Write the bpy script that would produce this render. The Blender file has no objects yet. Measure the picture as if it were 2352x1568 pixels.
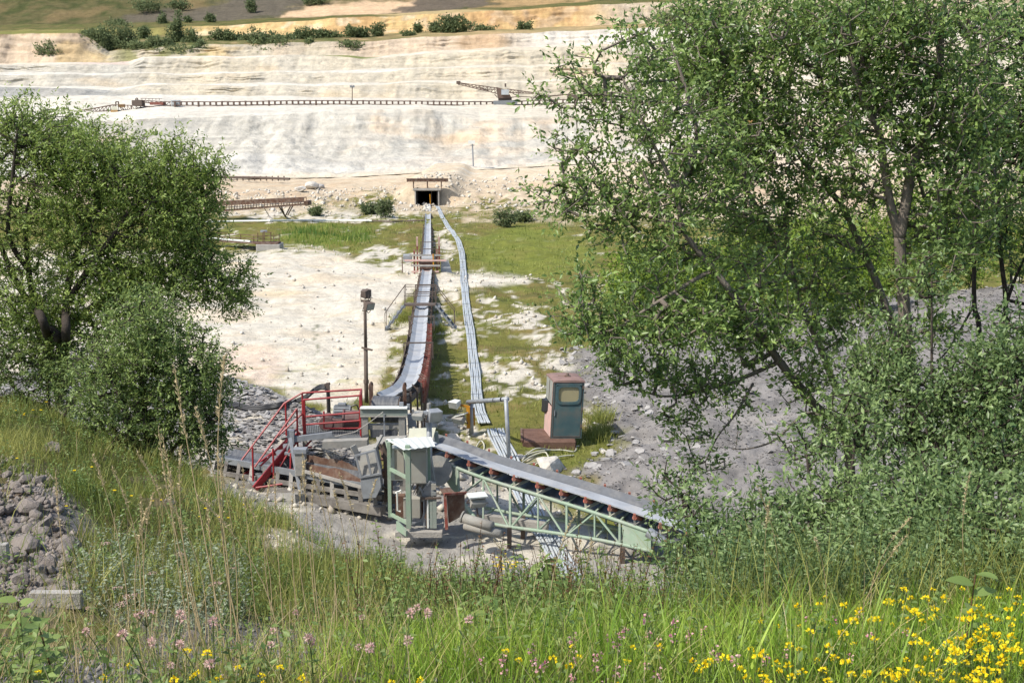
import bpy, math, random
import numpy as np
from mathutils import Vector, Matrix
from mathutils.kdtree import KDTree

random.seed(7)
RNG = np.random.default_rng(11)
SC = bpy.context.scene
COL = SC.collection

# ------------------------------------------------------------------ camera, world, sun
CAMZ, PITCH, FOC = 9.0, math.radians(10.6), 2833.0      # FOC: focal length in units of a 2352 wide frame
cd = bpy.data.cameras.new('camera')
cd.sensor_width = 36.0
cd.lens = 36.0 * FOC / 2352.0
cd.clip_start = 0.1
cd.clip_end = 4000
cam = bpy.data.objects.new('camera', cd)
COL.objects.link(cam)
cam.location = (0, 0, CAMZ)
cam.rotation_euler = (math.radians(90) - PITCH, 0, 0)
SC.camera = cam

SUN = Vector((-0.55, -0.33, 0.77)).normalized()          # towards the sun
wd = bpy.data.worlds.new('World')
SC.world = wd
wd.use_nodes = True
_n = wd.node_tree.nodes
_l = wd.node_tree.links
_n.clear()
_o = _n.new('ShaderNodeOutputWorld')
_b = _n.new('ShaderNodeBackground')
_s = _n.new('ShaderNodeTexSky')
_s.sky_type = 'NISHITA'
_s.sun_disc = False
_s.sun_elevation = math.asin(SUN.z)
_s.sun_rotation = math.atan2(SUN.x, SUN.y)
_s.dust_density = 1.6
_b.inputs['Strength'].default_value = 0.15
_l.new(_s.outputs[0], _b.inputs[0])
_l.new(_b.outputs[0], _o.inputs[0])
sd = bpy.data.lights.new('sun', 'SUN')
sd.energy = 4.0
sd.angle = math.radians(0.53)
sd.color = (1.0, 0.94, 0.84)
sun = bpy.data.objects.new('sun', sd)
COL.objects.link(sun)
sun.location = (-40, -10, 60)
sun.rotation_euler = SUN.to_track_quat('Z', 'Y').to_euler()
SC.view_settings.view_transform = 'Standard'
SC.view_settings.look = 'None'
SC.view_settings.exposure = 0.36
SC.view_settings.gamma = 1.0
SC.view_settings.use_curve_mapping = False
SC.render.engine = 'CYCLES'
SC.cycles.max_bounces = 6
SC.cycles.transparent_max_bounces = 6
SC.cycles.use_denoising = True

# ------------------------------------------------------------------ geometry of the view (to turn measured places into metres)
CP, SP = math.cos(PITCH), math.sin(PITCH)


def ray(u, v):
    r = (u - 1176.0) / FOC
    t = (784.0 - v) / FOC
    return r, CP + t * SP, -SP + t * CP


def P(u, v, D):
    """point seen at (u, v) whose forward distance is D"""
    a, b, c = ray(u, v)
    k = D / b
    return Vector((a * k, D, CAMZ + c * k))


def G(u, v, z=0.0):
    """point seen at (u, v) on the level z"""
    a, b, c = ray(u, v)
    k = (z - CAMZ) / c
    return Vector((a * k, b * k, z))


def proj(x, y, z):
    dz = z - CAMZ
    f = y * CP - dz * SP
    t = y * SP + dz * CP
    return 1176 + FOC * x / f, 784 - FOC * t / f


# ------------------------------------------------------------------ noise
_perm = np.random.default_rng(3).permutation(4096)
_grad = np.random.default_rng(4).uniform(-1, 1, (4096, 2))
_grad /= np.linalg.norm(_grad, axis=1)[:, None]


def noise2(x, y):
    x = np.asarray(x, float)
    y = np.asarray(y, float)
    xi = np.floor(x).astype(int)
    yi = np.floor(y).astype(int)
    xf = x - xi
    yf = y - yi

    def g(ix, iy, fx, fy):
        h = _perm[(_perm[ix & 4095] + iy) & 4095]
        return _grad[h, 0] * fx + _grad[h, 1] * fy
    u = xf * xf * xf * (xf * (xf * 6 - 15) + 10)
    v = yf * yf * yf * (yf * (yf * 6 - 15) + 10)
    a = g(xi, yi, xf, yf) * (1 - u) + g(xi + 1, yi, xf - 1, yf) * u
    b = g(xi, yi + 1, xf, yf - 1) * (1 - u) + g(xi + 1, yi + 1, xf - 1, yf - 1) * u
    return (a * (1 - v) + b * v) * 1.5


def fbm(x, y, o=4, s=1.0, seed=0):
    x = np.asarray(x, float) * s + seed * 17.3
    y = np.asarray(y, float) * s + seed * 9.1
    r = 0
    a = 1.0
    for k in range(o):
        r = r + a * noise2(x, y)
        x = x * 2.03 + 5.1
        y = y * 2.03 + 1.7
        a *= 0.5
    return r


def sstep(a, b, x):
    t = np.clip((x - a) / (b - a + 1e-12), 0, 1)
    return t * t * (3 - 2 * t)


def inpoly(x, y, poly):
    x = np.asarray(x)
    y = np.asarray(y)
    c = np.zeros(x.shape, bool)
    n = len(poly)
    for i in range(n):
        x1, y1 = poly[i]
        x2, y2 = poly[(i + 1) % n]
        if y1 == y2:
            continue
        m = ((y1 > y) != (y2 > y)) & (x < (x2 - x1) * (y - y1) / (y2 - y1) + x1)
        c ^= m
    return c


def polydist(x, y, pts, closed=True):
    d = np.full(np.shape(x), 1e9)
    n = len(pts)
    for i in range(n if closed else n - 1):
        x1, y1 = pts[i]
        x2, y2 = pts[(i + 1) % n]
        dx, dy = x2 - x1, y2 - y1
        t = np.clip(((x - x1) * dx + (y - y1) * dy) / (dx * dx + dy * dy + 1e-9), 0, 1)
        d = np.minimum(d, np.hypot(x - x1 - t * dx, y - y1 - t * dy))
    return d


def sdpoly(x, y, poly):
    """positive inside"""
    return np.where(inpoly(x, y, poly), 1, -1) * polydist(x, y, poly)


# ------------------------------------------------------------------ materials
MATS = {}


def mat(name, col, rough=0.8, metal=0.0, col2=None, scale=4.0, lo=0.35, hi=0.65, bump=0.0, bscale=40.0, spec=0.3,
        attr=None, stretch=None, dust=None):
    """principled material with noise-mixed colours; attr: name of a colour attribute that gives the base colour"""
    if name in MATS:
        return MATS[name]
    m = bpy.data.materials.new(name)
    m.use_nodes = True
    nt = m.node_tree
    N, L = nt.nodes, nt.links
    bs = N['Principled BSDF']
    bs.inputs['Roughness'].default_value = rough
    bs.inputs['Metallic'].default_value = metal
    bs.inputs['Specular IOR Level'].default_value = spec
    tc = N.new('ShaderNodeTexCoord')
    src = tc.outputs['Object']
    if stretch:
        mp = N.new('ShaderNodeMapping')
        mp.inputs['Scale'].default_value = stretch
        L.new(src, mp.inputs[0])
        src = mp.outputs[0]

    def nz(sc, det=6, rgh=0.6):
        n = N.new('ShaderNodeTexNoise')
        n.inputs['Scale'].default_value = sc
        n.inputs['Detail'].default_value = det
        n.inputs['Roughness'].default_value = rgh
        L.new(src, n.inputs['Vector'])
        return n.outputs[0]

    def mr(s, a, b, c, d):
        r = N.new('ShaderNodeMapRange')
        r.inputs[1].default_value = a
        r.inputs[2].default_value = b
        r.inputs[3].default_value = c
        r.inputs[4].default_value = d
        L.new(s, r.inputs[0])
        return r.outputs[0]

    def mix(f, a, b, mode='MIX'):
        x = N.new('ShaderNodeMix')
        x.data_type = 'RGBA'
        x.blend_type = mode
        if isinstance(f, float):
            x.inputs[0].default_value = f
        else:
            L.new(f, x.inputs[0])
        for s, i in ((a, 6), (b, 7)):
            if isinstance(s, tuple):
                x.inputs[i].default_value = (*s, 1)
            else:
                L.new(s, x.inputs[i])
        return x.outputs[2]
    if attr:
        at = N.new('ShaderNodeAttribute')
        at.attribute_name = attr
        base = at.outputs['Color']
        g = mr(nz(scale, 8, 0.7), lo, hi, 0.72, 1.22)
        hv = N.new('ShaderNodeVectorMath')
        hv.operation = 'SCALE'
        L.new(base, hv.inputs[0])
        L.new(g, hv.inputs['Scale'])
        c = hv.outputs[0]
        if col2:
            c = mix(mr(nz(scale * 3.1, 6, 0.7), 0.58, 0.7, 0.0, 0.55), c, col2)
    else:
        c = mix(mr(nz(scale), lo, hi, 0, 1), col, col2 if col2 else tuple(x * 0.75 for x in col))
        if dust:
            c = mix(mr(nz(scale * 0.6 + 1.3, 5), 0.45, 0.7, 0.0, 0.8), c, dust)
    L.new(c, bs.inputs['Base Color'])
    if bump:
        b = N.new('ShaderNodeBump')
        b.inputs['Strength'].default_value = bump
        b.inputs['Distance'].default_value = 0.05
        L.new(nz(bscale, 6, 0.65), b.inputs['Height'])
        L.new(b.outputs[0], bs.inputs['Normal'])
    MATS[name] = m
    return m


def leafmat(name, dark, light, transl=0.35, rough=0.45, spec=0.4):
    """foliage: colour from the per leaf 'tint' attribute, part of the light passes through"""
    m = bpy.data.materials.new(name)
    m.use_nodes = True
    nt = m.node_tree
    N, L = nt.nodes, nt.links
    bs = N['Principled BSDF']
    out = N['Material Output']
    at = N.new('ShaderNodeAttribute')
    at.attribute_name = 'tint'
    rp = N.new('ShaderNodeValToRGB')
    e = rp.color_ramp.elements
    e[0].color = (*dark, 1)
    e[1].color = (*light, 1)
    L.new(at.outputs['Fac'], rp.inputs[0])
    L.new(rp.outputs[0], bs.inputs['Base Color'])
    bs.inputs['Roughness'].default_value = rough
    bs.inputs['Specular IOR Level'].default_value = spec
    if transl:
        tr = N.new('ShaderNodeBsdfTranslucent')
        hs = N.new('ShaderNodeHueSaturation')
        hs.inputs['Hue'].default_value = 0.485
        hs.inputs['Value'].default_value = 1.5
        L.new(rp.outputs[0], hs.inputs['Color'])
        L.new(hs.outputs[0], tr.inputs[0])
        mx = N.new('ShaderNodeMixShader')
        mx.inputs[0].default_value = transl
        L.new(bs.outputs[0], mx.inputs[1])
        L.new(tr.outputs[0], mx.inputs[2])
        L.new(mx.outputs[0], out.inputs['Surface'])
    MATS[name] = m
    return m


# ------------------------------------------------------------------ objects
def tag(o, label=None, cat=None, group=None, kind=None):
    if label:
        o['label'] = label
    if cat:
        o['category'] = cat
    if group:
        o['group'] = group
    if kind:
        o['kind'] = kind
    return o


def thing(name, label, cat, loc, group=None):
    o = bpy.data.objects.new(name, None)
    o.empty_display_size = 0.2
    o.location = loc
    COL.objects.link(o)
    return tag(o, label, cat, group)


def gp(o):
    """world position of an unrotated empty or mesh parent chain"""
    p = Vector((0, 0, 0))
    while o is not None:
        p += o.location
        o = o.parent
    return p


def mesh_np(name, V, F, m=None, parent=None, smooth=False, tint=None, col=None):
    """one mesh object from arrays; vertices in world space, moved into the parent's space"""
    V = np.asarray(V, float)
    F = np.asarray(F, np.int32)
    me = bpy.data.meshes.new(name)
    me.vertices.add(len(V))
    me.loops.add(F.size)
    me.polygons.add(len(F))
    if parent is not None:
        V = V - np.array(gp(parent))
    me.vertices.foreach_set('co', V.astype(np.float32).ravel())
    me.loops.foreach_set('vertex_index', F.ravel())
    k = F.shape[1]
    me.polygons.foreach_set('loop_start', np.arange(0, F.size, k, dtype=np.int32))
    if smooth:
        me.polygons.foreach_set('use_smooth', np.ones(len(F), bool))
    if tint is not None:
        a = me.attributes.new('tint', 'FLOAT', 'POINT')
        a.data.foreach_set('value', np.asarray(tint, np.float32))
    if col is not None:
        a = me.color_attributes.new('Col', 'FLOAT_COLOR', 'POINT')
        c = np.ones((len(V), 4), np.float32)
        c[:, :3] = col
        a.data.foreach_set('color', c.ravel())
    me.update(calc_edges=True)
    if m:
        me.materials.append(m)
    o = bpy.data.objects.new(name, me)
    COL.objects.link(o)
    o.parent = parent
    return o


class MB:
    """collects boxes, bars, tubes and plates for ONE mesh"""

    def __init__(s):
        s.v = []
        s.f = []

    def add(s, vs, fs):
        k = len(s.v)
        s.v += [tuple(x) for x in vs]
        s.f += [tuple(i + k for i in f) for f in fs]
        return s

    def box(s, c, size, rz=0.0, rx=0.0, ry=0.0):
        R = Matrix.Rotation(rz, 3, 'Z') @ Matrix.Rotation(ry, 3, 'Y') @ Matrix.Rotation(rx, 3, 'X')
        h = [x / 2 for x in size]
        c = Vector(c)
        vs = [c + R @ Vector((a * h[0], b * h[1], d * h[2])) for a in (-1, 1) for b in (-1, 1) for d in (-1, 1)]
        return s.add(vs, [(0, 1, 3, 2), (4, 6, 7, 5), (0, 4, 5, 1), (2, 3, 7, 6), (0, 2, 6, 4), (1, 5, 7, 3)])

    def bar(s, a, b, w, h=None, up=(0, 0, 1)):
        a, b = Vector(a), Vector(b)
        h = h or w
        d = (b - a).normalized()
        up = Vector(up)
        if abs(d.dot(up)) > 0.95:
            up = Vector((0, 1, 0))
        x = d.cross(up).normalized() * (w / 2)
        y = x.cross(d).normalized() * (h / 2)
        vs = [p + i * x + j * y for p in (a, b) for i, j in ((-1, -1), (1, -1), (1, 1), (-1, 1))]
        return s.add(vs, [(0, 1, 2, 3), (7, 6, 5, 4), (0, 4, 5, 1), (1, 5, 6, 2), (2, 6, 7, 3), (3, 7, 4, 0)])

    def tube(s, pts, r, n=6, cap=True):
        pts = [Vector(p) for p in pts]
        m = len(pts)
        rs = r if isinstance(r, (list, tuple)) else [r] * m
        ref = None
        rings = []
        for i, p in enumerate(pts):
            d = (pts[min(i + 1, m - 1)] - pts[max(i - 1, 0)]).normalized()
            if ref is None:
                ref = d.orthogonal().normalized()
            else:
                ref = (ref - d * ref.dot(d)).normalized()
            q = d.cross(ref)
            rings.append([p + (ref * math.cos(2 * math.pi * k / n) + q * math.sin(2 * math.pi * k / n)) * rs[i] for k in range(n)])
        vs = [x for r_ in rings for x in r_]
        fs = [(i * n + k, i * n + (k + 1) % n, (i + 1) * n + (k + 1) % n, (i + 1) * n + k) for i in range(m - 1) for k in range(n)]
        if cap:
            fs += [tuple(range(n))[::-1], tuple((m - 1) * n + k for k in range(n))]
        return s.add(vs, fs)

    def cyl(s, a, b, r, n=10):
        return s.tube([a, b], r, n)

    def plate(s, pts, t):
        """polygon plate of thickness t along its normal"""
        pts = [Vector(p) for p in pts]
        n = (pts[1] - pts[0]).cross(pts[2] - pts[0]).normalized() * t
        k = len(pts)
        vs = pts + [p + n for p in pts]
        fs = [tuple(range(k))[::-1], tuple(range(k, 2 * k))] + [(i, (i + 1) % k, k + (i + 1) % k, k + i) for i in range(k)]
        return s.add(vs, fs)

    def loft(s, rings, cap=True):
        n = len(rings[0])
        vs = [p for r in rings for p in r]
        fs = [(i * n + k, i * n + (k + 1) % n, (i + 1) * n + (k + 1) % n, (i + 1) * n + k) for i in range(len(rings) - 1) for k in range(n)]
        if cap:
            fs += [tuple(range(n))[::-1], tuple((len(rings) - 1) * n + k for k in range(n))]
        return s.add(vs, fs)

    def ribbon(s, path, prof, thick=0.012):
        """open profile [(across, up)] swept along a path (list of Vector); closed underneath"""
        rings = []
        full = list(prof) + [(a, b - thick) for a, b in reversed(prof)]
        m = len(path)
        for i, p in enumerate(path):
            d = (Vector(path[min(i + 1, m - 1)]) - Vector(path[max(i - 1, 0)])).normalized()
            x = d.cross(Vector((0, 0, 1))).normalized()
            y = x.cross(d)
            rings.append([Vector(p) + x * a + y * b for a, b in full])
        return s.loft(rings)

    def build(s, name, m, parent=None, bevel=0.0, smooth=False, label=None):
        off = gp(parent) if parent is not None else Vector((0, 0, 0))
        me = bpy.data.meshes.new(name)
        me.from_pydata([Vector(v) - off for v in s.v], [], s.f)
        me.update()
        if smooth:
            for p in me.polygons:
                p.use_smooth = True
        me.materials.append(m)
        o = bpy.data.objects.new(name, me)
        COL.objects.link(o)
        o.parent = parent
        if bevel:
            b = o.modifiers.new('bevel', 'BEVEL')
            b.width = bevel
            b.segments = 1
            b.limit_method = 'ANGLE'
        if label:
            o['label'] = label
        return o


def copy_tree(o, loc=None, rz=None, scale=None, parent=None):
    c = o.copy()
    COL.objects.link(c)
    if parent is not None:
        c.parent = parent
    if loc is not None:
        c.location = loc
    if rz is not None:
        c.rotation_euler.z = rz
    if scale is not None:
        c.scale = (scale,) * 3
    for ch in list(o.children):
        copy_tree(ch, parent=c)
    return c


def lerp_path(pts, n):
    """resample a polyline smoothly (Catmull-Rom) to n points per span"""
    pts = [Vector(p) for p in pts]
    out = []
    m = len(pts)
    for i in range(m - 1):
        p0, p1, p2, p3 = pts[max(i - 1, 0)], pts[i], pts[i + 1], pts[min(i + 2, m - 1)]
        for k in range(n):
            t = k / n
            out.append(0.5 * ((2 * p1) + (p2 - p0) * t + (2 * p0 - 5 * p1 + 4 * p2 - p3) * t * t + (3 * p1 - p0 - 3 * p2 + p3) * t ** 3))
    out.append(pts[-1])
    return out

# ================================================================== TERRAIN
def curve(pts, u):
    p = np.array(pts, float)
    return np.interp(u, p[:, 0], p[:, 1])


def z_at(v, D):
    t = (784.0 - v) / FOC
    return CAMZ + D * (-SP + t * CP) / (CP + t * SP)


FOOT = [(-700, 428), (0, 420), (500, 412), (800, 407), (1000, 395), (1176, 386), (1400, 373), (2352, 345), (3000, 330)]
# near bank: height against forward distance for lines of sight s = x / y
BANK_S = [-0.75, -0.415, -0.30, -0.20, -0.13, 0.0, 0.13, 0.25, 0.42, 0.75]
BANK_Y = [0, 3.3, 5, 6, 8, 10, 12, 15, 18, 20, 22, 24, 27, 30]
BANK_Z = [
    [7.5, 7.45, 7.0, 6.8, 6.4, 6.2, 6.1, 5.9, 5.6, 5.0, 4.0, 2.6, 1.0, 0.4],
    [7.5, 7.4, 6.7, 6.35, 5.95, 5.75, 5.55, 5.15, 4.75, 4.0, 2.9, 1.8, 0.9, 0.5],
    [7.5, 7.4, 6.65, 6.25, 5.75, 5.45, 5.15, 4.6, 3.9, 3.0, 2.0, 1.2, 0.6, 0.4],
    [7.5, 7.35, 6.6, 6.25, 5.65, 5.2, 4.8, 3.9, 2.3, 1.5, 0.8, 0.3, 0.1, 0.1],
    [7.5, 7.35, 6.65, 6.3, 5.65, 5.08, 4.5, 3.05, 1.4, 0.6, 0.1, -0.2, -0.25, 0],
    [7.5, 7.38, 6.75, 6.32, 5.65, 4.85, 3.75, 2.1, 0.9, 0.3, -0.2, -0.3, -0.3, 0],
    [7.5, 7.38, 6.75, 6.3, 5.5, 4.6, 3.5, 2.0, 0.8, 0.3, -0.1, -0.2, -0.1, 0],
    [7.5, 7.38, 6.8, 6.35, 5.3, 4.4, 3.2, 1.8, 0.9, 0.4, 0.3, 0.2, 0.1, 0],
    [7.5, 7.4, 6.85, 6.4, 5.3, 4.5, 3.5, 2.1, 1.1, 0.8, 0.6, 0.4, 0.2, 0],
    [7.5, 7.42, 6.9, 6.5, 5.5, 4.7, 3.8, 2.4, 1.3, 0.9, 0.7, 0.5, 0.2, 0]]
MOUND_F = [(1.9, 46), (1.9, 40), (2.2, 36), (2.5, 34), (2.75, 32.6), (1.9, 31), (1.2, 30.2), (1.3, 28.6), (2.2, 26.8), (4.0, 25.4), (8, 23.6), (30, 20), (40, 60), (14, 60)]
SLATE_L = [(-17, 46)] + [tuple(G(u, v, 0.35)[:2]) for u, v in ((480, 856), (560, 868), (640, 892), (700, 915), (760, 938), (815, 962), (850, 1010), (852, 1060))] + [(-4.6, 28.9), (-7, 29.3), (-16, 28.6)]
TUN_X0, TUN_X1, TUN_Y = -9.36, -7.2, 121.0


def height(x, y):
    x = np.asarray(x, float)
    y = np.asarray(y, float)
    s = x / np.maximum(y, 6.0)
    cols = np.stack([np.interp(y, BANK_Y, z) for z in BANK_Z])
    si = np.clip(np.interp(s, BANK_S, np.arange(len(BANK_S))), 0, len(BANK_S) - 1.001)
    k = si.astype(int)
    f = si - k
    f = f * f * (3 - 2 * f)
    z = np.take_along_axis(cols, k[None], 0)[0] * (1 - f) + np.take_along_axis(cols, k[None] + 1, 0)[0] * f
    z = z * sstep(44, 29, y)
    near = sstep(3, 9, y)
    z = z + fbm(x, y, 4, 0.45, 1) * 0.10 * near + fbm(x, y, 3, 2.2, 2) * 0.03 * near
    # slate heap on the right
    d = sdpoly(x, y, MOUND_F)
    h = np.clip(0.30 + 0.125 * x, 0.3, 2.6) * (1 - np.exp(-np.maximum(d + 0.25 * fbm(x, y, 3, 0.9, 5), 0) / np.clip(1.6 + 0.25 * x, 1.4, 5)))
    h = h * (1 - sstep(42, 54, y - 0.12 * x))
    z = z + h * 1.1 + (d > 0) * (0.10 * fbm(x, y, 4, 1.6, 6))
    # slate ground on the left of the machines
    d = sdpoly(x, y, SLATE_L)
    z = z + 0.62 * sstep(-0.3, 1.4, d) * (1 + 0.1 * fbm(x, y, 3, 1.0, 7))
    # embankment with the tunnel
    u = 1176 + FOC * x / np.maximum(y, 1) * 0.99
    zr = z_at(curve(FOOT, u), 165.0)
    ft = np.interp(u, [600, 860, 925, 1045, 1080, 1500], [104, 104, 119, 119, 113, 108])
    top = np.interp(u, [600, 860, 925, 1045, 1100, 1500], [140, 138, 124, 124, 136, 140])
    t = np.clip((y - ft) / (top - ft), 0, 1)
    e = t * t * (3 - 2 * t)
    tun = sstep(2.6, 0.6, np.abs(x - 0.5 * (TUN_X0 + TUN_X1)) - 1.1)
    e = e * (1 - tun) + tun * np.where(y > TUN_Y + 0.3, np.maximum(0.78, e), 0.0)
    zr2 = zr * (1 - tun) + np.maximum(zr, 2.0) * tun
    z = z + np.maximum(zr2, 0.1) * e * sstep(100, 104, y) + 0.2 * fbm(x, y, 4, 0.25, 8) * sstep(40, 60, y) * (1 - sstep(148, 162, y))
    z = z + 0.35 * fbm(x, y, 4, 0.7, 9) * e * (1 - e) * 4 * (1 - tun)
    # low banks beside the belt and the white strip
    z = z + 0.35 * np.exp(-((x - (-1.2 - 0.008 * y)) / 1.6) ** 2) * sstep(56, 60, y) * (1 - sstep(62, 66, y))
    return z


def hz(x, y):
    return float(height(np.array([x]), np.array([y]))[0])


def on_ground(u, v, D0=2.0, D1=160.0):
    """first place where the line of sight (u, v) meets the ground"""
    Ds = np.exp(np.linspace(math.log(D0), math.log(D1), 700))
    a, b, c = ray(u, v)
    xs, zs = a / b * Ds, CAMZ + c / b * Ds
    hh = height(xs, Ds)
    i = int(np.argmax(hh >= zs))
    if hh[i] < zs[i]:
        i = len(Ds) - 1
    return Vector((xs[i], Ds[i], hh[i]))


WHITE_POLY = [(-600, 560), (200, 575), (520, 585), (560, 578), (640, 573), (740, 571), (800, 588), (880, 618), (960, 640), (965, 655), (925, 690),
              (905, 735), (893, 790), (882, 840), (862, 905), (820, 915), (770, 935), (690, 917), (640, 895), (540, 868), (300, 866), (-600, 860)]
C_CLAY = np.array([0.59, 0.545, 0.455])
C_CREAM = np.array([0.53, 0.44, 0.32])
C_GREYCLAY = np.array([0.40, 0.39, 0.355])
C_OLIVE = np.array([0.155, 0.150, 0.040])
C_BRIGHT = np.array([0.155, 0.175, 0.04])
C_SLATE = np.array([0.235, 0.222, 0.212])
C_SLATEDARK = np.array([0.165, 0.156, 0.15])
C_DUST = np.array([0.30, 0.285, 0.26])
C_SOIL = np.array([0.12, 0.10, 0.065])
C_MEADOW = np.array([0.075, 0.085, 0.025])


def blend(c, k, m):
    m = np.clip(m, 0, 1)[..., None]
    return c * (1 - m) + k * m


def ell(u, v, cu, cv, ru, rv):
    return sstep(1.25, 0.75, np.hypot((u - cu) / ru, (v - cv) / rv))


def floor_cover(x, y, z):
    """base colour of the pit floor and how grassy it is"""
    u, v = proj(x, y, z)
    n1 = fbm(x, y, 5, 0.22, 21)
    n2 = fbm(x, y, 4, 0.9, 22)
    n3 = fbm(x, y * 0.35, 4, 0.5, 23)
    uu = u + 14 * n2 + 10 * n1
    vv = v + 5 * n2 + 4 * n1
    c = np.zeros(x.shape + (3,)) + C_OLIVE
    c = blend(c, C_BRIGHT, sstep(-0.1, 0.6, n1) * 0.6)
    c = blend(c, np.array([0.20, 0.155, 0.06]), sstep(0.0, 0.6, fbm(x, y, 5, 0.35, 24)) * 0.75)
    c = blend(c, np.array([0.075, 0.085, 0.028]), sstep(0.1, 0.6, fbm(x, y, 5, 0.6, 25)) * 0.6)
    bright = np.maximum(ell(uu, vv, 1210, 580, 150, 55), 0.7 * ell(uu, vv, 745, 545, 110, 34))
    c = blend(c, np.array([0.165, 0.205, 0.035]), bright * 0.5)
    g = np.ones(x.shape)
    # pale clay showing through
    p = np.zeros(x.shape)
    p = np.maximum(p, ell(uu, vv, 1150, 800, 130, 130) * 0.6)
    p = np.maximum(p, ell(uu, vv, 1190, 880, 80, 60) * 0.62)
    p = np.maximum(p, ell(uu, vv, 1020, 760, 45, 170) * 0.55)
    p = np.maximum(p, ell(uu, vv, 900, 610, 90, 50) * 0.78)
    p = np.maximum(p, ell(uu, vv, 1025, 560, 24, 40) * 0.7)
    p = np.maximum(p, ell(uu, vv, 1330, 690, 60, 40) * 0.45)
    p = np.maximum(p, ell(uu, vv, 920, 800, 40, 160) * 0.62)
    p = np.maximum(p, ell(uu, vv, 760, 490, 260, 22) * 0.8)
    p = np.maximum(p, ell(uu, vv, 1350, 835, 120, 26) * 0.7)
    p = np.maximum(p, ell(uu, vv, 1060, 1010, 110, 50) * 0.5)
    p = np.maximum(p, ell(uu, vv, 960, 990, 50, 90) * 0.6)
    p = np.maximum(p, 0.28)
    pale = sstep(0.08, 0.34, n3 * 0.42 + n2 * 0.26 + 0.40 * fbm(x, y * 0.6, 5, 1.9, 26) + p - 0.5)
    pale = pale * (1 - 0.9 * bright)
    c = blend(c, C_CLAY * 0.95, pale)
    g = g * (1 - pale)
    m = sstep(-8, 8, sdpoly(uu, vv, [(985, 632), (1090, 628), (1215, 636), (1210, 652), (1090, 662), (990, 668)]))
    c = blend(c, C_CLAY, m)
    g = g * (1 - m)
    # bare white field
    m = sstep(-10, 10, sdpoly(uu, vv, WHITE_POLY) + 8 * n2)
    wc = blend(np.zeros(x.shape + (3,)) + C_CLAY, C_CREAM * 1.05, sstep(-0.05, 0.7, fbm(x, y * 2.5, 5, 0.12, 27)) * 0.75)
    wc = blend(wc, np.array([0.60, 0.49, 0.31]), sstep(0.25, 0.8, fbm(x, y * 3, 4, 0.16, 28)) * 0.45)
    wc = blend(wc, np.array([0.36, 0.34, 0.16]), sstep(0.25, 0.6, fbm(x, y * 2, 5, 0.9, 29)) * 0.55 * ell(u, v, 720, 865, 260, 40))
    wc = blend(wc, np.array([0.62, 0.46, 0.35]), 0.5 * ell(u, v, 580, 840, 70, 50))
    for tr_ in ([(300, 640), (520, 622), (700, 640), (820, 690), (870, 780)], [(420, 700), (600, 690), (760, 730), (840, 820), (850, 890)], [(360, 800), (560, 770), (720, 780), (830, 840)], [(640, 590), (760, 640), (860, 650), (940, 645)]):
        dd = polydist(u + 7 * n1, v + 3 * n1, tr_, False)
        rut = np.exp(-((dd - 7.5) / 2.2) ** 2) * (0.6 + 0.6 * n2)
        wc = blend(wc, np.array([0.44, 0.38, 0.28]), np.clip(rut, 0, 1) * 0.5)
    dd = polydist(u + 9 * n2, v, [(726, 745), (722, 770), (730, 790), (724, 815)], False)
    wc = blend(wc, np.array([0.20, 0.20, 0.13]), sstep(3.2, 1.0, dd) * 0.8)
    c = blend(c, wc, m)
    g = g * (1 - m)
    # embankment and road
    m = sstep(500, 470, vv + 10 * n1 - 18 * (u > 1060)) * (y > 90)
    ec = blend(np.zeros(x.shape + (3,)) + C_CREAM, np.array([0.50, 0.385, 0.265]), sstep(-0.1, 0.5, n1))
    ec = blend(ec, np.array([0.50, 0.40, 0.27]), sstep(0.1, 0.5, n2) * 0.5 * (v > 405))
    gr = ell(uu, vv, 870, 470, 45, 34) + ell(uu, vv, 790, 470, 80, 20) * 0.7 + ell(uu, vv, 1130, 480, 70, 26) + ell(uu, vv, 1190, 492, 60, 20)
    gr = np.clip(gr, 0, 1) * sstep(-0.3, 0.1, n2)
    ec = blend(ec, C_OLIVE, gr)
    c = blend(c, ec, m)
    g = g * (1 - m) + m * gr
    road = m * sstep(425, 400, v + 6 * n1)
    c = blend(c, np.array([0.60, 0.49, 0.345]), road * 0.8)
    c = blend(c, C_CLAY, road * sstep(0.0, 0.5, fbm(x * 0.25, y * 2.2, 3, 0.5, 31)) * 0.7)
    g = g * (1 - road)
    # slate
    d = sdpoly(x, y, MOUND_F) + 0.5 * n2
    m = sstep(0.0, 0.7, d)
    sc_ = blend(np.zeros(x.shape + (3,)) + C_SLATE, C_SLATEDARK, sstep(-0.2, 0.5, n2))
    sc_ = blend(sc_, np.array([0.30, 0.28, 0.255]), sstep(0.2, 0.7, fbm(x, y, 4, 0.5, 33)) * 0.7)
    c = blend(c, sc_, m)
    g = g * (1 - m)
    d2 = sdpoly(x, y, SLATE_L) + 0.3 * n2
    m = sstep(-0.2, 0.3, d2)
    c = blend(c, blend(np.zeros(x.shape + (3,)) + C_SLATE * 1.25, np.array([0.50, 0.45, 0.36]), sstep(0.1, 0.6, n2)), m)
    g = g * (1 - m)
    # dusty yard round the machines
    yard = sstep(-0.5, 0.5, sdpoly(x, y, [(-7.5, 22), (-7, 28.8), (-3.2, 28.8), (-2.8, 30.4), (-0.9, 30.2), (0.6, 29), (1.2, 27), (3.6, 25), (4.5, 21.5), (-4, 20)]) + 0.4 * n2)
    yc = blend(np.zeros(x.shape + (3,)) + C_DUST, C_CLAY * 0.9, sstep(0.0, 0.5, n2 - 0.25 + 0.8 * ell(u, v, 1240, 1190, 170, 110) + 0.2 * ell(u, v, 960, 1215, 90, 40)))
    c = blend(c, yc, yard)
    g = g * (1 - yard)
    return c, g


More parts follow.
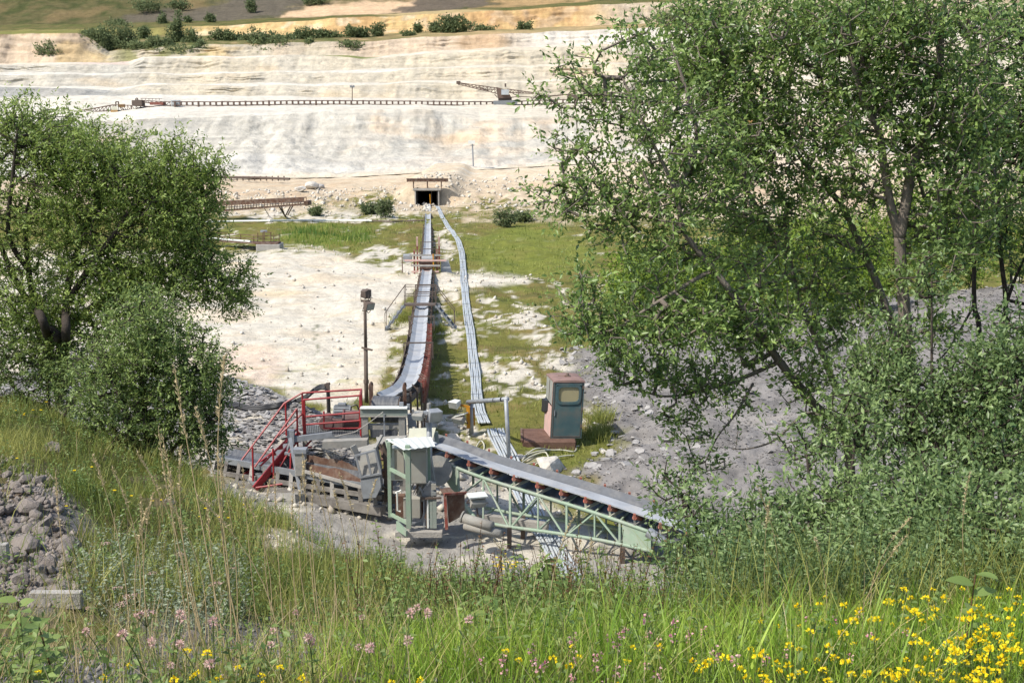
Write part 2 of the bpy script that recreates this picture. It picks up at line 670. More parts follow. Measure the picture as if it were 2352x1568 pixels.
def bank_cover(x, y, z):
    u, v = proj(x, y, z)
    n1 = fbm(x, y, 4, 0.5, 41)
    n2 = fbm(x, y, 4, 1.7, 42)
    c = np.zeros(x.shape + (3,)) + C_MEADOW
    c = blend(c, np.array([0.15, 0.14, 0.04]), sstep(-0.1, 0.6, n1))
    c = blend(c, C_SOIL, sstep(0.15, 0.5, n2) * 0.8)
    g = np.ones(x.shape)
    grey = ell(u + 50 * n2, v + 40 * n2, 560, 1470, 260, 70) * 0.9 + ell(u + 40 * n2, v + 30 * n2, 120, 1545, 260, 55) + ell(u + 30 * n2, v + 20 * n2, 90, 1260, 120, 150)
    grey = np.clip(grey, 0, 1)
    c = blend(c, np.array([0.19, 0.18, 0.175]), grey)
    g = g * (1 - 0.75 * grey)
    pale = np.clip(ell(u + 30 * n2, v + 12 * n2, 690, 1240, 95, 26), 0, 1)
    c = blend(c, np.array([0.50, 0.44, 0.33]), pale)
    g = g * (1 - pale)
    path = sstep(26, 8, polydist(u + 6 * n2, v + 6 * n2, [(-40, 1090), (60, 1150), (130, 1215), (170, 1300)], False))
    c = blend(c, np.array([0.17, 0.12, 0.075]), path * (y > 7) * 0.8)
    g = g * (1 - 0.8 * path * (y > 7))
    return c, g


def grid_mesh(name, rows, ncol, smax, cover, m, tun=False):
    s = np.linspace(-smax, smax, ncol)
    Y, S = np.meshgrid(rows, s, indexing='ij')
    X = S * np.maximum(Y, 6.0)
    Z = height(X.ravel(), Y.ravel()).reshape(X.shape)
    V = np.stack([X.ravel(), Y.ravel(), Z.ravel()], 1)
    c, g = cover(V[:, 0], V[:, 1], V[:, 2])
    i = np.arange((len(rows) - 1) * ncol).reshape(len(rows) - 1, ncol)[:, :-1].ravel()
    F = np.stack([i, i + 1, i + 1 + ncol, i + ncol], 1)
    if tun:
        q = V[F]
        cx = q[:, :, 0].mean(1)
        cut = (cx > TUN_X0) & (cx < TUN_X1) & (q[:, :, 1].min(1) < TUN_Y + 0.35) & (q[:, :, 1].max(1) > TUN_Y - 0.05) & (q[:, :, 2].max(1) > 0.7)
        F = F[~cut]
    return tag(mesh_np(name, V, F, m, smooth=True, col=c), kind='structure')


M_FLOOR = mat('pit floor earth', (1, 1, 1), 0.95, attr='Col', scale=1.7, lo=0.3, hi=0.7, bump=0.7, bscale=5.0, spec=0.1)
M_BANK = mat('bank earth', (1, 1, 1), 0.95, attr='Col', scale=9.0, lo=0.3, hi=0.7, bump=0.6, bscale=30.0, spec=0.1)
M_QUARRY = mat('quarry clay', (1, 1, 1), 0.97, attr='Col', scale=0.55, lo=0.25, hi=0.75, bump=0.6, bscale=1.3, spec=0.05)
M_QUARRY.node_tree.nodes['Bump'].inputs['Distance'].default_value = 0.6
M_FLOOR.node_tree.nodes['Bump'].inputs['Distance'].default_value = 0.12

# bedding lines and scour streaks of the clay
_nt = M_QUARRY.node_tree
_bc = _nt.nodes['Principled BSDF'].inputs['Base Color']
_src = _bc.links[0].from_socket
_tc = _nt.nodes.new('ShaderNodeTexCoord')
for _sc, _lo in (((0.05, 0.05, 1.6), 0.93), ((0.9, 0.5, 0.10), 0.93)):
    _mp = _nt.nodes.new('ShaderNodeMapping')
    _mp.inputs['Scale'].default_value = _sc
    _nz = _nt.nodes.new('ShaderNodeTexNoise')
    _nz.inputs['Scale'].default_value = 1.0
    _nz.inputs['Detail'].default_value = 7
    _nz.inputs['Roughness'].default_value = 0.68
    _mr = _nt.nodes.new('ShaderNodeMapRange')
    for _i, _v in ((1, 0.38), (2, 0.56), (3, _lo), (4, 1.06)):
        _mr.inputs[_i].default_value = _v
    _vm = _nt.nodes.new('ShaderNodeVectorMath')
    _vm.operation = 'SCALE'
    _nt.links.new(_tc.outputs['Object'], _mp.inputs[0])
    _nt.links.new(_mp.outputs[0], _nz.inputs['Vector'])
    _nt.links.new(_nz.outputs[0], _mr.inputs[0])
    _nt.links.new(_src, _vm.inputs[0])
    _nt.links.new(_mr.outputs[0], _vm.inputs['Scale'])
    _src = _vm.outputs[0]
_nt.links.new(_src, _bc)

rows_b = np.concatenate([np.linspace(-6, 2, 12), np.linspace(2.15, 22.0, 210)])
grid_mesh('meadow_bank', rows_b, 330, 0.8, bank_cover, M_BANK)
rows_p = np.concatenate([np.exp(np.linspace(math.log(22.0), math.log(120.7), 330)), [120.98, 121.02, 121.32], np.linspace(121.6, 168, 90)])
grid_mesh('pit_floor', rows_p, 430, 0.62, floor_cover, M_FLOOR, tun=True)

# ---- the terraces of the far quarry wall: each line is a break of slope, with its own real distance
LINES = [
    # D, line, colour kind of the strip that starts here
    (163, FOOT, 'base'),
    (178, [(-700, 372), (0, 372), (400, 368), (560, 350), (640, 352), (760, 372), (900, 360), (1020, 356), (1100, 362), (1176, 368), (1400, 352), (2352, 330), (3000, 322)], 'low'),
    (192, [(-700, 318), (0, 316), (380, 312), (600, 310), (640, 303), (720, 318), (770, 310), (870, 310), (960, 322), (1020, 332), (1100, 322), (1176, 318), (1400, 312), (2352, 298), (3000, 290)], 'face1'),
    (199, [(-700, 290), (0, 287), (188, 281), (400, 270), (600, 264), (700, 260), (780, 252), (1000, 251), (1060, 266), (1100, 278), (1176, 271), (1400, 268), (2352, 262), (3000, 262)], 'bench1'),
    (222, [(-700, 276), (0, 268), (250, 262), (372, 250), (600, 246), (800, 243), (1176, 243), (1500, 244), (2352, 240), (3000, 238)], 'bench2'),
    (252, [(-700, 224), (0, 222), (300, 217), (500, 217), (800, 224), (1000, 226), (1176, 227), (1352, 228), (2352, 222), (3000, 222)], 'face2'),
    (259, [(-700, 204), (0, 201), (200, 202), (262, 204), (330, 198), (500, 196), (700, 198), (800, 196), (1000, 188), (1176, 190), (1352, 182), (2352, 175), (3000, 172)], 'ledge'),
    (265, [(-700, 198), (0, 196), (262, 199), (330, 194), (500, 192), (800, 191), (1000, 184), (1176, 186), (1352, 178), (2352, 171), (3000, 168)], 'face3'),
    (271, [(-700, 174), (0, 171), (240, 172), (300, 168), (440, 170), (620, 167), (800, 165), (900, 162), (1000, 158), (1176, 154), (1400, 148), (2352, 130), (3000, 124)], 'ledge'),
    (277, [(-700, 171), (0, 168), (240, 169), (300, 165), (440, 167), (620, 164), (800, 161), (900, 158), (1000, 153), (1176, 149), (1400, 143), (2352, 126), (3000, 118)], 'face4'),
    (284, [(-700, 153), (0, 149), (180, 148), (300, 147), (330, 134), (370, 131), (400, 134), (520, 132), (620, 131), (660, 126), (740, 127), (800, 131), (830, 136), (900, 131), (1000, 122), (1176, 114), (1352, 106), (2352, 92), (3000, 84)], 'rim'),
    (300, [(-700, 150), (0, 146), (180, 143), (250, 144), (300, 139), (330, 131), (620, 128), (800, 128), (840, 132), (900, 126), (1000, 117), (1176, 108), (1352, 103), (2352, 88), (3000, 80)], 'cliff'),
    (306, [(-700, 82), (0, 78), (120, 76), (180, 75), (215, 92), (250, 118), (290, 112), (400, 107), (480, 102), (560, 101), (600, 104), (660, 97), (760, 96), (830, 97), (920, 88), (1000, 84), (1176, 76), (1350, 70), (1500, 64), (2352, 45), (3000, 30)], 'shelf'),
    (345, [(-700, 76), (0, 74), (180, 70), (240, 80), (300, 82), (480, 82), (560, 81), (800, 80), (1000, 72), (1176, 66), (1500, 55), (2352, 35), (3000, 20)], 'ochre'),
    (352, [(-700, 74), (0, 71), (180, 67), (300, 66), (430, 62), (600, 54), (770, 42), (980, 33), (1176, 22), (1380, 11), (1600, 2), (2352, -20), (3000, -35)], 'grassbench'),
    (384, [(-700, 60), (0, 58), (300, 52), (430, 50), (600, 43), (800, 36), (980, 27), (1380, 3), (1600, -6), (2352, -32), (3000, -45)], 'hill'),
    (450, [(-700, -20), (0, -22), (600, -25), (1000, -30), (1400, -45), (2352, -80), (3000, -90)], 'hilltop'),
    (620, [(-700, -75), (3000, -150)], 'end')]
SUB = [18, 26, 32, 12, 16, 34, 8, 28, 8, 28, 16, 28, 10, 24, 10, 22, 8]


def strip_colour(kind, u, v, t, xw, n1, n2, n3):
    z3 = np.zeros(u.shape + (3,))
    white = z3 + np.array([0.535, 0.51, 0.45])
    cream = z3 + np.array([0.52, 0.465, 0.365])
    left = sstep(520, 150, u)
    right = sstep(650, 1250, u)
    if kind in ('base', 'low', 'face1'):
        c = blend(white, C_GREYCLAY * 1.02, sstep(-0.1, 0.7, n1) * 0.4)
        c = blend(c, np.array([0.60, 0.49, 0.37]), right * 0.55 * sstep(-0.4, 0.4, n2))
        c = blend(c, np.array([0.64, 0.49, 0.34]), sstep(0.35, 0.8, n3) * 0.7)
        if kind == 'base':
            c = blend(c, np.array([0.60, 0.51, 0.37]), sstep(0.35, 0.0, t) * 0.7)
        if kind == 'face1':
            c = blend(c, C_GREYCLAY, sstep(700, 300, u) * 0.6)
    elif kind in ('bench1', 'bench2', 'ledge', 'rim'):
        c = blend(white * 1.16, cream * 1.12, 0.25 + 0.55 * right + 0.2 * n1)
        if kind == 'rim':
            c = blend(c, np.array([0.60, 0.47, 0.34]), 0.7 * sstep(-0.2, 0.5, n2))
            c = blend(c, np.array([0.60, 0.48, 0.43]), sstep(330, 280, u) * sstep(150, 220, u) * 0.6)
            c = blend(c, np.array([0.17, 0.20, 0.05]), ell(u, v, 790, 131, 75, 6) * 0.9)
            c = blend(c, np.array([0.62, 0.52, 0.40]), sstep(150, 60, u) * 0.4)
    elif kind in ('face2', 'face3', 'face4'):
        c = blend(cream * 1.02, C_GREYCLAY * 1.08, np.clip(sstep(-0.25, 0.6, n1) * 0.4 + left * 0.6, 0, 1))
        c = blend(c, np.array([0.58, 0.46, 0.31]), sstep(0.2, 0.75, n3) * 0.55)
        c = blend(c, np.array([0.55, 0.48, 0.38]), ell(u + 30 * n2, v, 1100, 165, 70, 30) * 0.45 + ell(u + 20 * n2, v, 1090, 205, 30, 18) * 0.5 + ell(u + 20 * n2, v, 1250, 190, 45, 22) * 0.55)
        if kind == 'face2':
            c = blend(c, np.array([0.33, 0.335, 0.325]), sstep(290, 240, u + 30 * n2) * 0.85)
    elif kind == 'cliff':
        c = blend(cream * 0.88, np.array([0.54, 0.40, 0.28]), sstep(-0.2, 0.5, n1) * 0.6)
        c = blend(c, np.array([0.60, 0.45, 0.33]), sstep(250, 120, u) * 0.5 + ell(u, v, 960, 105, 200, 40) * 0.5)
        c = blend(c, np.array([0.55, 0.40, 0.18]), sstep(0.2, 0.6, n3) * 0.55 * (u < 1000))
        c = blend(c, np.array([0.62, 0.58, 0.52]), sstep(1130, 1260, u) * 0.9)
        c = blend(c, np.array([0.42, 0.29, 0.17]), ell(u, v, 1110, 98, 60, 22) * 0.6)
        c = blend(c, np.array([0.22, 0.22, 0.09]), sstep(225, 300, u) * sstep(500, 460, u) * sstep(-0.45, 0.0, n2) * 0.85)
        c = blend(c, np.array([0.22, 0.15, 0.09]), sstep(0.8, 1.0, t) * sstep(-0.2, 0.2, n2) * sstep(200, 150, u) * 0.8)
    elif kind == 'shelf':
        c = blend(z3 + np.array([0.22, 0.18, 0.09]), np.array([0.12, 0.13, 0.045]), sstep(-0.3, 0.3, n2))
        c = blend(c, np.array([0.40, 0.28, 0.15]), sstep(0.0, 0.6, n3) * 0.6)
        c = blend(c, np.array([0.10, 0.115, 0.042]), sstep(250, 330, u) * sstep(960, 800, u) * sstep(-0.4, 0.2, n2) * 0.75)
        c = blend(c, np.array([0.19, 0.19, 0.06]), sstep(250, 150, u))
        c = blend(c, np.array([0.55, 0.40, 0.22]), sstep(900, 1000, u) * 0.35)
    elif kind == 'ochre':
        c = blend(z3 + np.array([0.60, 0.43, 0.21]), np.array([0.48, 0.31, 0.15]), sstep(-0.3, 0.5, n1))
        c = blend(c, np.array([0.68, 0.58, 0.42]), sstep(0.1, 0.6, n2) * 0.6)
        c = blend(c, np.array([0.36, 0.22, 0.12]), sstep(850, 1100, u) * 0.55 * sstep(-0.3, 0.3, n2))
        c = blend(c, np.array([0.20, 0.20, 0.07]), sstep(560, 330, u + 40 * n2) * 0.9)
        c = blend(c, np.array([0.45, 0.43, 0.38]), sstep(1300, 1450, u) * 0.6)
    elif kind == 'grassbench':
        c = blend(z3 + np.array([0.14, 0.125, 0.05]), np.array([0.095, 0.105, 0.034]), sstep(-0.3, 0.4, n2))
        c = blend(c, np.array([0.50, 0.38, 0.20]), ell(u, v, 1010, 30, 160, 9) * 0.75)
    else:
        c = blend(z3 + np.array([0.112, 0.10, 0.045]), np.array([0.066, 0.075, 0.028]), sstep(-0.3, 0.5, n2))
        c = blend(c, np.array([0.21, 0.15, 0.075]), sstep(0.1, 0.6, n1) * 0.6)
        w = 25 * n2
        c = blend(c, np.array([0.118, 0.102, 0.076]), np.clip(sstep(-14, 8, sdpoly(u + w, v + 6 * n2, [(270, 48), (330, 28), (480, 22), (560, -20), (730, -20), (690, 10), (630, 38), (560, 52), (430, 54)])), 0, 1))
        c = blend(c, np.array([0.62, 0.44, 0.28]), sstep(-8, 6, sdpoly(u + w, v + 5 * n2, [(640, 44), (690, 18), (760, 8), (960, 2), (960, 28), (800, 38), (700, 44)])) * 0.9)
        c = blend(c, np.array([0.125, 0.102, 0.076]), sstep(-8, 6, sdpoly(u + w, v + 5 * n2, [(905, 30), (960, 0), (980, -20), (1130, -20), (1120, 5), (1050, 26)])))
        c = blend(c, np.array([0.42, 0.28, 0.14]), sstep(-8, 6, sdpoly(u + w, v + 5 * n2, [(1090, 24), (1150, 4), (1340, -20), (1420, -14), (1300, 10)])) * 0.8)
    return c


def quarry_wall():
    us = np.linspace(-700, 3000, 960)
    nz = len(LINES)
    pts, cols = [], []
    rx = (us - 1176) / FOC
    base = []
    for k, (D, ln, kind) in enumerate(LINES):
        v = curve(ln, us)
        dv = fbm(us, np.full(us.shape, k * 7.7), 4, 0.012, 50) * (2.0 if 0 < k < nz - 2 else 0.0)
        dv = dv + noise2(us * 0.006, np.full(us.shape, k * 3.7)) * (5.0 if 6 <= k <= 9 else 0.0)
        dD = fbm(us, np.full(us.shape, k * 3.3 + 40), 3, 0.006, 51) * (2.2 if 0 < k < 16 else 0.0)
        v = v + dv
        Dk = D + dD
        t = (784.0 - v) / FOC
        den = CP + t * SP
        base.append(np.stack([rx * Dk / den, Dk, CAMZ + Dk * (-SP + t * CP) / den], 1))
    for k in range(nz - 1):
        kind = LINES[k][2]
        n = SUB[k]
        face = kind in ('low', 'base', 'face1', 'face2', 'face3', 'face4', 'cliff', 'ochre')
        for j in range(n + (1 if k == nz - 2 else 0)):
            t = j / n
            p = base[k] * (1 - t) + base[k + 1] * t
            w = math.sin(math.pi * t) if face else 0.5 * math.sin(math.pi * t)
            x = p[:, 0]
            gully = fbm(x, p[:, 2] * 0.12 + k * 5, 5, 0.16, 52) * 1.0 + np.abs(fbm(x, p[:, 2] * 0.1 + k * 9, 3, 0.4, 53)) * 0.4
            if face:
                p = p.copy()
                # broken little ledges: the bedding stands out in steps
                ph = t * (2.6 if kind in ('low', 'face1') else 3.2) + 0.9 * fbm(x, np.full(x.shape, k * 11.0), 4, 0.03, 61)
                saw = ph - np.floor(ph)
                p[:, 1] -= w * (np.where(saw < 0.62, saw / 0.62, (1 - saw) / 0.38) - 0.5) * 1.25 * np.clip(0.6 + fbm(x, p[:, 2], 3, 0.07, 62), 0, 1.4)
                p[:, 1] -= w * gully * (0.9 if kind in ('low', 'base') else 0.8)
                p[:, 2] += w * fbm(x, p[:, 1] + t * 4, 4, 0.2, 54) * (0.6 if kind in ('low', 'base') else 0.4)
            else:
                p = p.copy()
                p[:, 2] += w * fbm(x, p[:, 1], 4, 0.12, 55) * (0.35 if kind != 'hill' else 1.2)
            uu, vv = proj(p[:, 0], p[:, 1], p[:, 2])
            tt = np.full(us.shape, t)
            n1 = fbm(x, p[:, 2] * (0.5 if face else 1) + p[:, 1] * 0.3, 5, 0.05, 56)
            n2 = fbm(x, p[:, 2] * 0.8 + p[:, 1] * 0.6, 5, 0.16, 57)
            n3 = fbm(x, p[:, 2] * 2.0 + p[:, 1] * 0.5, 5, 0.045, 58)
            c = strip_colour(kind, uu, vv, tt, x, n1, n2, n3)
            if face and kind not in ('base',):   # darker wet bands and streaks of the clay beds
                c = c * np.array([0.99, 0.98, 0.955])
                st = fbm(x * 1.0, p[:, 2] * 0.15, 3, 0.55, 59)
                c = c * (1 - 0.16 * sstep(0.1, 0.7, st))[:, None]
                bd = fbm(x * 0.04, p[:, 2] * 1.3, 3, 0.6, 60)
                c = c * (1 - 0.10 * sstep(0.0, 0.5, bd))[:, None]
            pts.append(p)
            cols.append(c)
    V = np.concatenate(pts)
    C = np.concatenate(cols)
    nr, nc = len(pts), len(us)
    i = np.arange((nr - 1) * nc).reshape(nr - 1, nc)[:, :-1].ravel()
    F = np.stack([i, i + 1, i + 1 + nc, i + nc], 1)
    # two sheets: the clay terraces and the overgrown hill above them
    cut = sum(SUB[:11])
    ra = i // nc
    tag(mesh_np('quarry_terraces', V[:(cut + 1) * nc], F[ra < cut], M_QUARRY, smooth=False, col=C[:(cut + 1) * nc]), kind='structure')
    tag(mesh_np('hillside', V[cut * nc:], F[ra >= cut] - cut * nc, M_QUARRY, smooth=True, col=C[cut * nc:]), kind='structure')


quarry_wall()

# ================================================================== MATERIALS OF THE MACHINES
M_BELT = mat('conveyor belt rubber', (0.42, 0.445, 0.475), 0.55, col2=(0.25, 0.265, 0.285), scale=1.6, lo=0.3, hi=0.75, bump=0.2, bscale=20, spec=0.5, dust=(0.43, 0.42, 0.40))
M_BELT_DARK = mat('dark belt and void shade', (0.10, 0.108, 0.118), 0.5, col2=(0.05, 0.055, 0.065), scale=5.0, spec=0.5, stretch=(4, 1, 1), dust=(0.16, 0.16, 0.16))
M_RUST = mat('rusty steel', (0.095, 0.050, 0.036), 0.9, col2=(0.155, 0.090, 0.062), scale=5.0, bump=0.35, dust=(0.23, 0.19, 0.155))
M_RUSTRED = mat('red oxide steel', (0.25, 0.055, 0.042), 0.8, col2=(0.14, 0.05, 0.035), scale=7.0, dust=(0.32, 0.24, 0.19))
M_RED = mat('red railing paint', (0.33, 0.022, 0.028), 0.45, col2=(0.24, 0.02, 0.022), scale=6.0, spec=0.5, bump=0.08)
M_GALV = mat('galvanised steel', (0.33, 0.35, 0.37), 0.55, 0.25, col2=(0.25, 0.265, 0.285), scale=5.0, spec=0.5, bump=0.08)
M_DUSTY = mat('dust covered steel', (0.31, 0.305, 0.28), 0.85, col2=(0.225, 0.22, 0.205), scale=4.0, bump=0.2, dust=(0.37, 0.34, 0.29))
M_GREEN = mat('pale green steel paint', (0.285, 0.385, 0.28), 0.6, col2=(0.24, 0.32, 0.24), scale=3.0, spec=0.4, bump=0.1, dust=(0.36, 0.38, 0.32))
M_GREYGREEN = mat('grey green steel paint', (0.20, 0.25, 0.22), 0.6, col2=(0.25, 0.27, 0.24), scale=4.0, bump=0.1)
M_WHITE = mat('white sheet steel', (0.70, 0.72, 0.68), 0.5, col2=(0.62, 0.64, 0.60), scale=3.0, spec=0.4, bump=0.05)
M_CREAMSHEET = mat('cream painted sheet', (0.60, 0.60, 0.48), 0.6, col2=(0.52, 0.52, 0.42), scale=3.0)
M_CABINET = mat('grey beige cabinet paint', (0.40, 0.39, 0.34), 0.6, col2=(0.33, 0.32, 0.285), scale=3.0, bump=0.05, dust=(0.37, 0.33, 0.27))
M_BLACK = mat('black rubber hose', (0.022, 0.022, 0.023), 0.5, spec=0.5)
M_TUNNEL = mat('near black tunnel concrete', (0.035, 0.032, 0.03), 0.95, col2=(0.02, 0.02, 0.02))  # near black colour for all inner faces of the tunnel
M_CONC = mat('weathered concrete', (0.40, 0.38, 0.345), 0.95, col2=(0.31, 0.295, 0.27), scale=3.0, bump=0.4, bscale=25)
M_YELLOW = mat('yellow lamp bracket', (0.55, 0.25, 0.02), 0.6, col2=(0.42, 0.19, 0.02))
M_GLASS = mat('dusty lamp glass', (0.30, 0.32, 0.31), 0.15, spec=0.8, col2=(0.22, 0.23, 0.23))
M_TEAL = mat('teal cab paint', (0.047, 0.088, 0.100), 0.65, col2=(0.065, 0.115, 0.120), scale=2.6, bump=0.15, dust=(0.115, 0.115, 0.105))
M_PINK = mat('faded pink cab paint', (0.60, 0.41, 0.36), 0.75, col2=(0.52, 0.33, 0.28), scale=4.0, dust=(0.46, 0.37, 0.33))
M_ROOFPINK = mat('rust pink cab roof', (0.27, 0.175, 0.15), 0.8, col2=(0.19, 0.125, 0.11), scale=4.0)
M_CABGREY = mat('grey cab side', (0.30, 0.30, 0.26), 0.8, col2=(0.24, 0.245, 0.22), scale=4.0)
M_PIPE = mat('grey plastic pipe', (0.44, 0.48, 0.51), 0.5, col2=(0.36, 0.395, 0.42), scale=1.5, spec=0.4, dust=(0.48, 0.49, 0.47))
M_ROPE = mat('pale hose', (0.52, 0.50, 0.40), 0.8, col2=(0.42, 0.42, 0.33), scale=6.0)
M_CHALK = mat('white chalk stone', (0.62, 0.59, 0.53), 0.95, col2=(0.50, 0.46, 0.40), scale=4.0, bump=0.6, bscale=12)
M_ROLLER = mat('red roller', (0.38, 0.11, 0.075), 0.7, col2=(0.30, 0.15, 0.11))
M_DARKSTEEL = mat('dark rusty pole steel', (0.10, 0.075, 0.062), 0.8, col2=(0.14, 0.11, 0.09), scale=5.0)
M_MOTOR = mat('grey motor paint', (0.22, 0.24, 0.255), 0.55, col2=(0.17, 0.18, 0.19), scale=5.0)
M_GEAR = mat('maroon gearbox paint', (0.13, 0.075, 0.075), 0.65, col2=(0.17, 0.12, 0.11), scale=5.0)
M_GRATE = mat('grating steel', (0.24, 0.25, 0.255), 0.6, 0.2)
M_SLATE = mat('slate stone', (0.40, 0.385, 0.365), 0.9, col2=(0.28, 0.27, 0.26), scale=2.5, bump=0.4, bscale=15)
M_FARSTEEL = mat('far rusty steel', (0.16, 0.11, 0.085), 0.9, col2=(0.12, 0.085, 0.07), scale=1.0)
M_FARYEL = mat('far ochre steel', (0.42, 0.25, 0.09), 0.8, col2=(0.30, 0.20, 0.10), scale=1.0)
M_CABLIGHT = mat('see through cab window', (0.36, 0.32, 0.17), 0.15, spec=0.6, col2=(0.28, 0.25, 0.16), scale=0.8)


def hoop(pts, r=0.02, n=6):
    return MB().tube(pts, r, n)


# ================================================================== CONVEYORS THROUGH THE PIT
def trough_path(pts, n=6):
    return lerp_path(pts, n)


def path_at(path, d):
    """position and direction at arc length d"""
    acc = 0
    for a, b in zip(path, path[1:]):
        L = (b - a).length
        if acc + L >= d:
            return a + (b - a) * ((d - acc) / L), (b - a).normalized()
        acc += L
    return path[-1], (path[-1] - path[-2]).normalized()


def path_len(path):
    return sum((b - a).length for a, b in zip(path, path[1:]))


def pit_conveyor(name, label, path, w, step, side_mat, guard=False):
    t = thing(name, label, 'conveyor', (path[0].x, path[0].y, hz(path[0].x, path[0].y)), 'belt conveyors between tunnel and machines')
    prof = [(-w / 2, 0.10), (-w * 0.22, 0.0), (w * 0.22, 0.0), (w / 2, 0.10)]
    MB().ribbon(path, prof, 0.02).build('belt', M_BELT, t, smooth=False)
    low = [p - Vector((0, 0, 0.32)) for p in path]
    MB().ribbon(low, [(-w / 2, 0), (w / 2, 0)], 0.02).build('return_belt', M_BELT_DARK, t)
    for sgn in (-1, 1):
        m = MB()
        for a, b in zip(path, path[1:]):
            d = (b - a).normalized()
            x = d.cross(Vector((0, 0, 1))).normalized() * (w / 2 + 0.07) * sgn
            m.bar(a + x - Vector((0, 0, 0.14)), b + x - Vector((0, 0, 0.14)), 0.05, 0.12)
        m.build('side_rail', side_mat, t)
    L = path_len(path)
    d = step / 2
    idl = None
    k = 0
    while d < L:
        p, q = path_at(path, d)
        x = q.cross(Vector((0, 0, 1))).normalized()
        leg = MB()
        for sgn in (-1, 1):
            f = p + x * sgn * (w / 2 + 0.12)
            zg = hz(f.x, f.y) - 0.03
            leg.bar((f.x, f.y, zg), f + Vector((0, 0, 0.04)), 0.05)
            if k % 2 == 0:
                leg.bar(f + Vector((0, 0, -0.02)), p + x * sgn * w * 0.46 + Vector((0, 0, 0.13)), 0.035)
        leg.bar(p - x * (w / 2 + 0.12) - Vector((0, 0, 0.22)), p + x * (w / 2 + 0.12) - Vector((0, 0, 0.22)), 0.05)
        leg.build('idler_frame', side_mat, t)
        d += step
        k += 1
    return t


path_far = trough_path([P(983, 466, 122.5), P(983, 492, 109), P(982.5, 530, 92), P(981.5, 568, 78), P(980, 594, 70.5)])
conv_a = pit_conveyor('belt_conveyor', 'far pale grey belt conveyor running out of the dark tunnel mouth', path_far, 0.48, 2.4, M_DARKSTEEL)
path_near = trough_path([P(981, 621, 67.5), P(976, 660, 60), P(968, 720, 50), P(960, 790, 42), P(953, 830, 38.5), P(943, 868, 35), P(925, 893, 32.5), P(890, 911, 30.3)])
conv_b = pit_conveyor('belt_conveyor', 'nearer grey belt conveyor curving down to the head drum beside the red platform', path_near, 0.55, 1.15, M_DARKSTEEL)
# rust red idler brackets standing along the left edge near the drum, skirt on the right
Lb = path_len(path_near)
d = Lb - 16
while d < Lb - 3.2:
    p, q = path_at(path_near, d)
    x = q.cross(Vector((0, 0, 1))).normalized()
    m = MB()
    a = p - x * 0.43
    m.bar(a - Vector((0, 0, 0.55)), a + Vector((0, 0, 0.10)), 0.07, 0.10)
    m.bar(a + Vector((0, 0, 0.02)), p - x * 0.27 + Vector((0, 0, 0.10)), 0.05)
    m.build('idler_bracket', M_RUSTRED, conv_b)
    d += 0.46
d = Lb - 14
while d < Lb - 1.2:
    p, q = path_at(path_near, d)
    p2, _ = path_at(path_near, min(d + 1.0, Lb - 0.6))
    x = q.cross(Vector((0, 0, 1))).normalized() * 0.39
    MB().plate([p + x - Vector((0, 0, 0.42)), p2 + x - Vector((0, 0, 0.42)), p2 + x + Vector((0, 0, 0.02)), p + x + Vector((0, 0, 0.02))], 0.02).build('skirt_plate', M_DARKSTEEL, conv_b)
    d += 1.04
# head drum wrapped by the belt
hp, hq = path_near[-1], (path_near[-1] - path_near[-4]).normalized()
hq.z = 0
hq.normalize()
hx = hq.cross(Vector((0, 0, 1))).normalized()
DR = 0.33
dc = hp + hq * 0.10 - Vector((0, 0, DR - 0.03))
rings = []
for i in range(19):
    an = math.radians(97 - i * 13)
    rings.append((math.cos(an), math.sin(an)))
m = MB()
rr = []
for c_, s_ in rings:
    o_ = dc + hq * c_ * (DR + 0.012) + Vector((0, 0, s_ * (DR + 0.012)))
    i_ = dc + hq * c_ * DR + Vector((0, 0, s_ * DR))
    rr.append([o_ - hx * 0.33, o_ + hx * 0.33, i_ + hx * 0.33, i_ - hx * 0.33])
m.loft(rr)
m.build('belt_wrap', M_BELT_DARK, conv_b, smooth=False)
MB().cyl(dc - hx * 0.36, dc + hx * 0.36, DR - 0.004, 28).build('head_drum', M_DARKSTEEL, conv_b)
MB().cyl(dc - hx * 0.52, dc + hx * 0.52, 0.05, 10).build('drum_shaft', M_DARKSTEEL, conv_b)
# hooped guards at both sides of the drum
for sgn, uu in ((-1, 872), (1, 944)):
    q_ = dc - hq * 0.15 + hx * sgn * 0.43
    m = MB()
    for k in (-0.16, 0.0, 0.16):
        m.bar(q_ + hq * k - Vector((0, 0, 0.15)), q_ + hq * k + Vector((0, 0, 0.62 - 0.3 * abs(k))), 0.035)
    m.tube([q_ + hq * (0.2 * math.cos(a)) + Vector((0, 0, 0.52 + 0.13 * math.sin(a))) for a in np.linspace(0, math.pi, 9)], 0.022, 5)
    m.build('hoop_guard', M_RUST, conv_b)

# thin crossing bars over the belts (pull wires and trip bars)
for path, dists in ((path_far, (44, 49)), (path_near, (9, 12, 20.5, 27))):
    for dd in dists:
        p, q = path_at(path, dd)
        x = q.cross(Vector((0, 0, 1))).normalized()
        m = MB()
        m.bar(p - x * 0.55 + Vector((0, 0, 0.28)), p + x * 0.45 + Vector((0, 0, 0.28)), 0.045)
        m.bar(p - x * 0.53 - Vector((0, 0, 0.3)), p - x * 0.53 + Vector((0, 0, 0.3)), 0.04)
        m.bar(p + x * 0.43 - Vector((0, 0, 0.3)), p + x * 0.43 + Vector((0, 0, 0.3)), 0.04)
        m.build('trip_bar', M_DARKSTEEL, conv_a if path is path_far else conv_b)

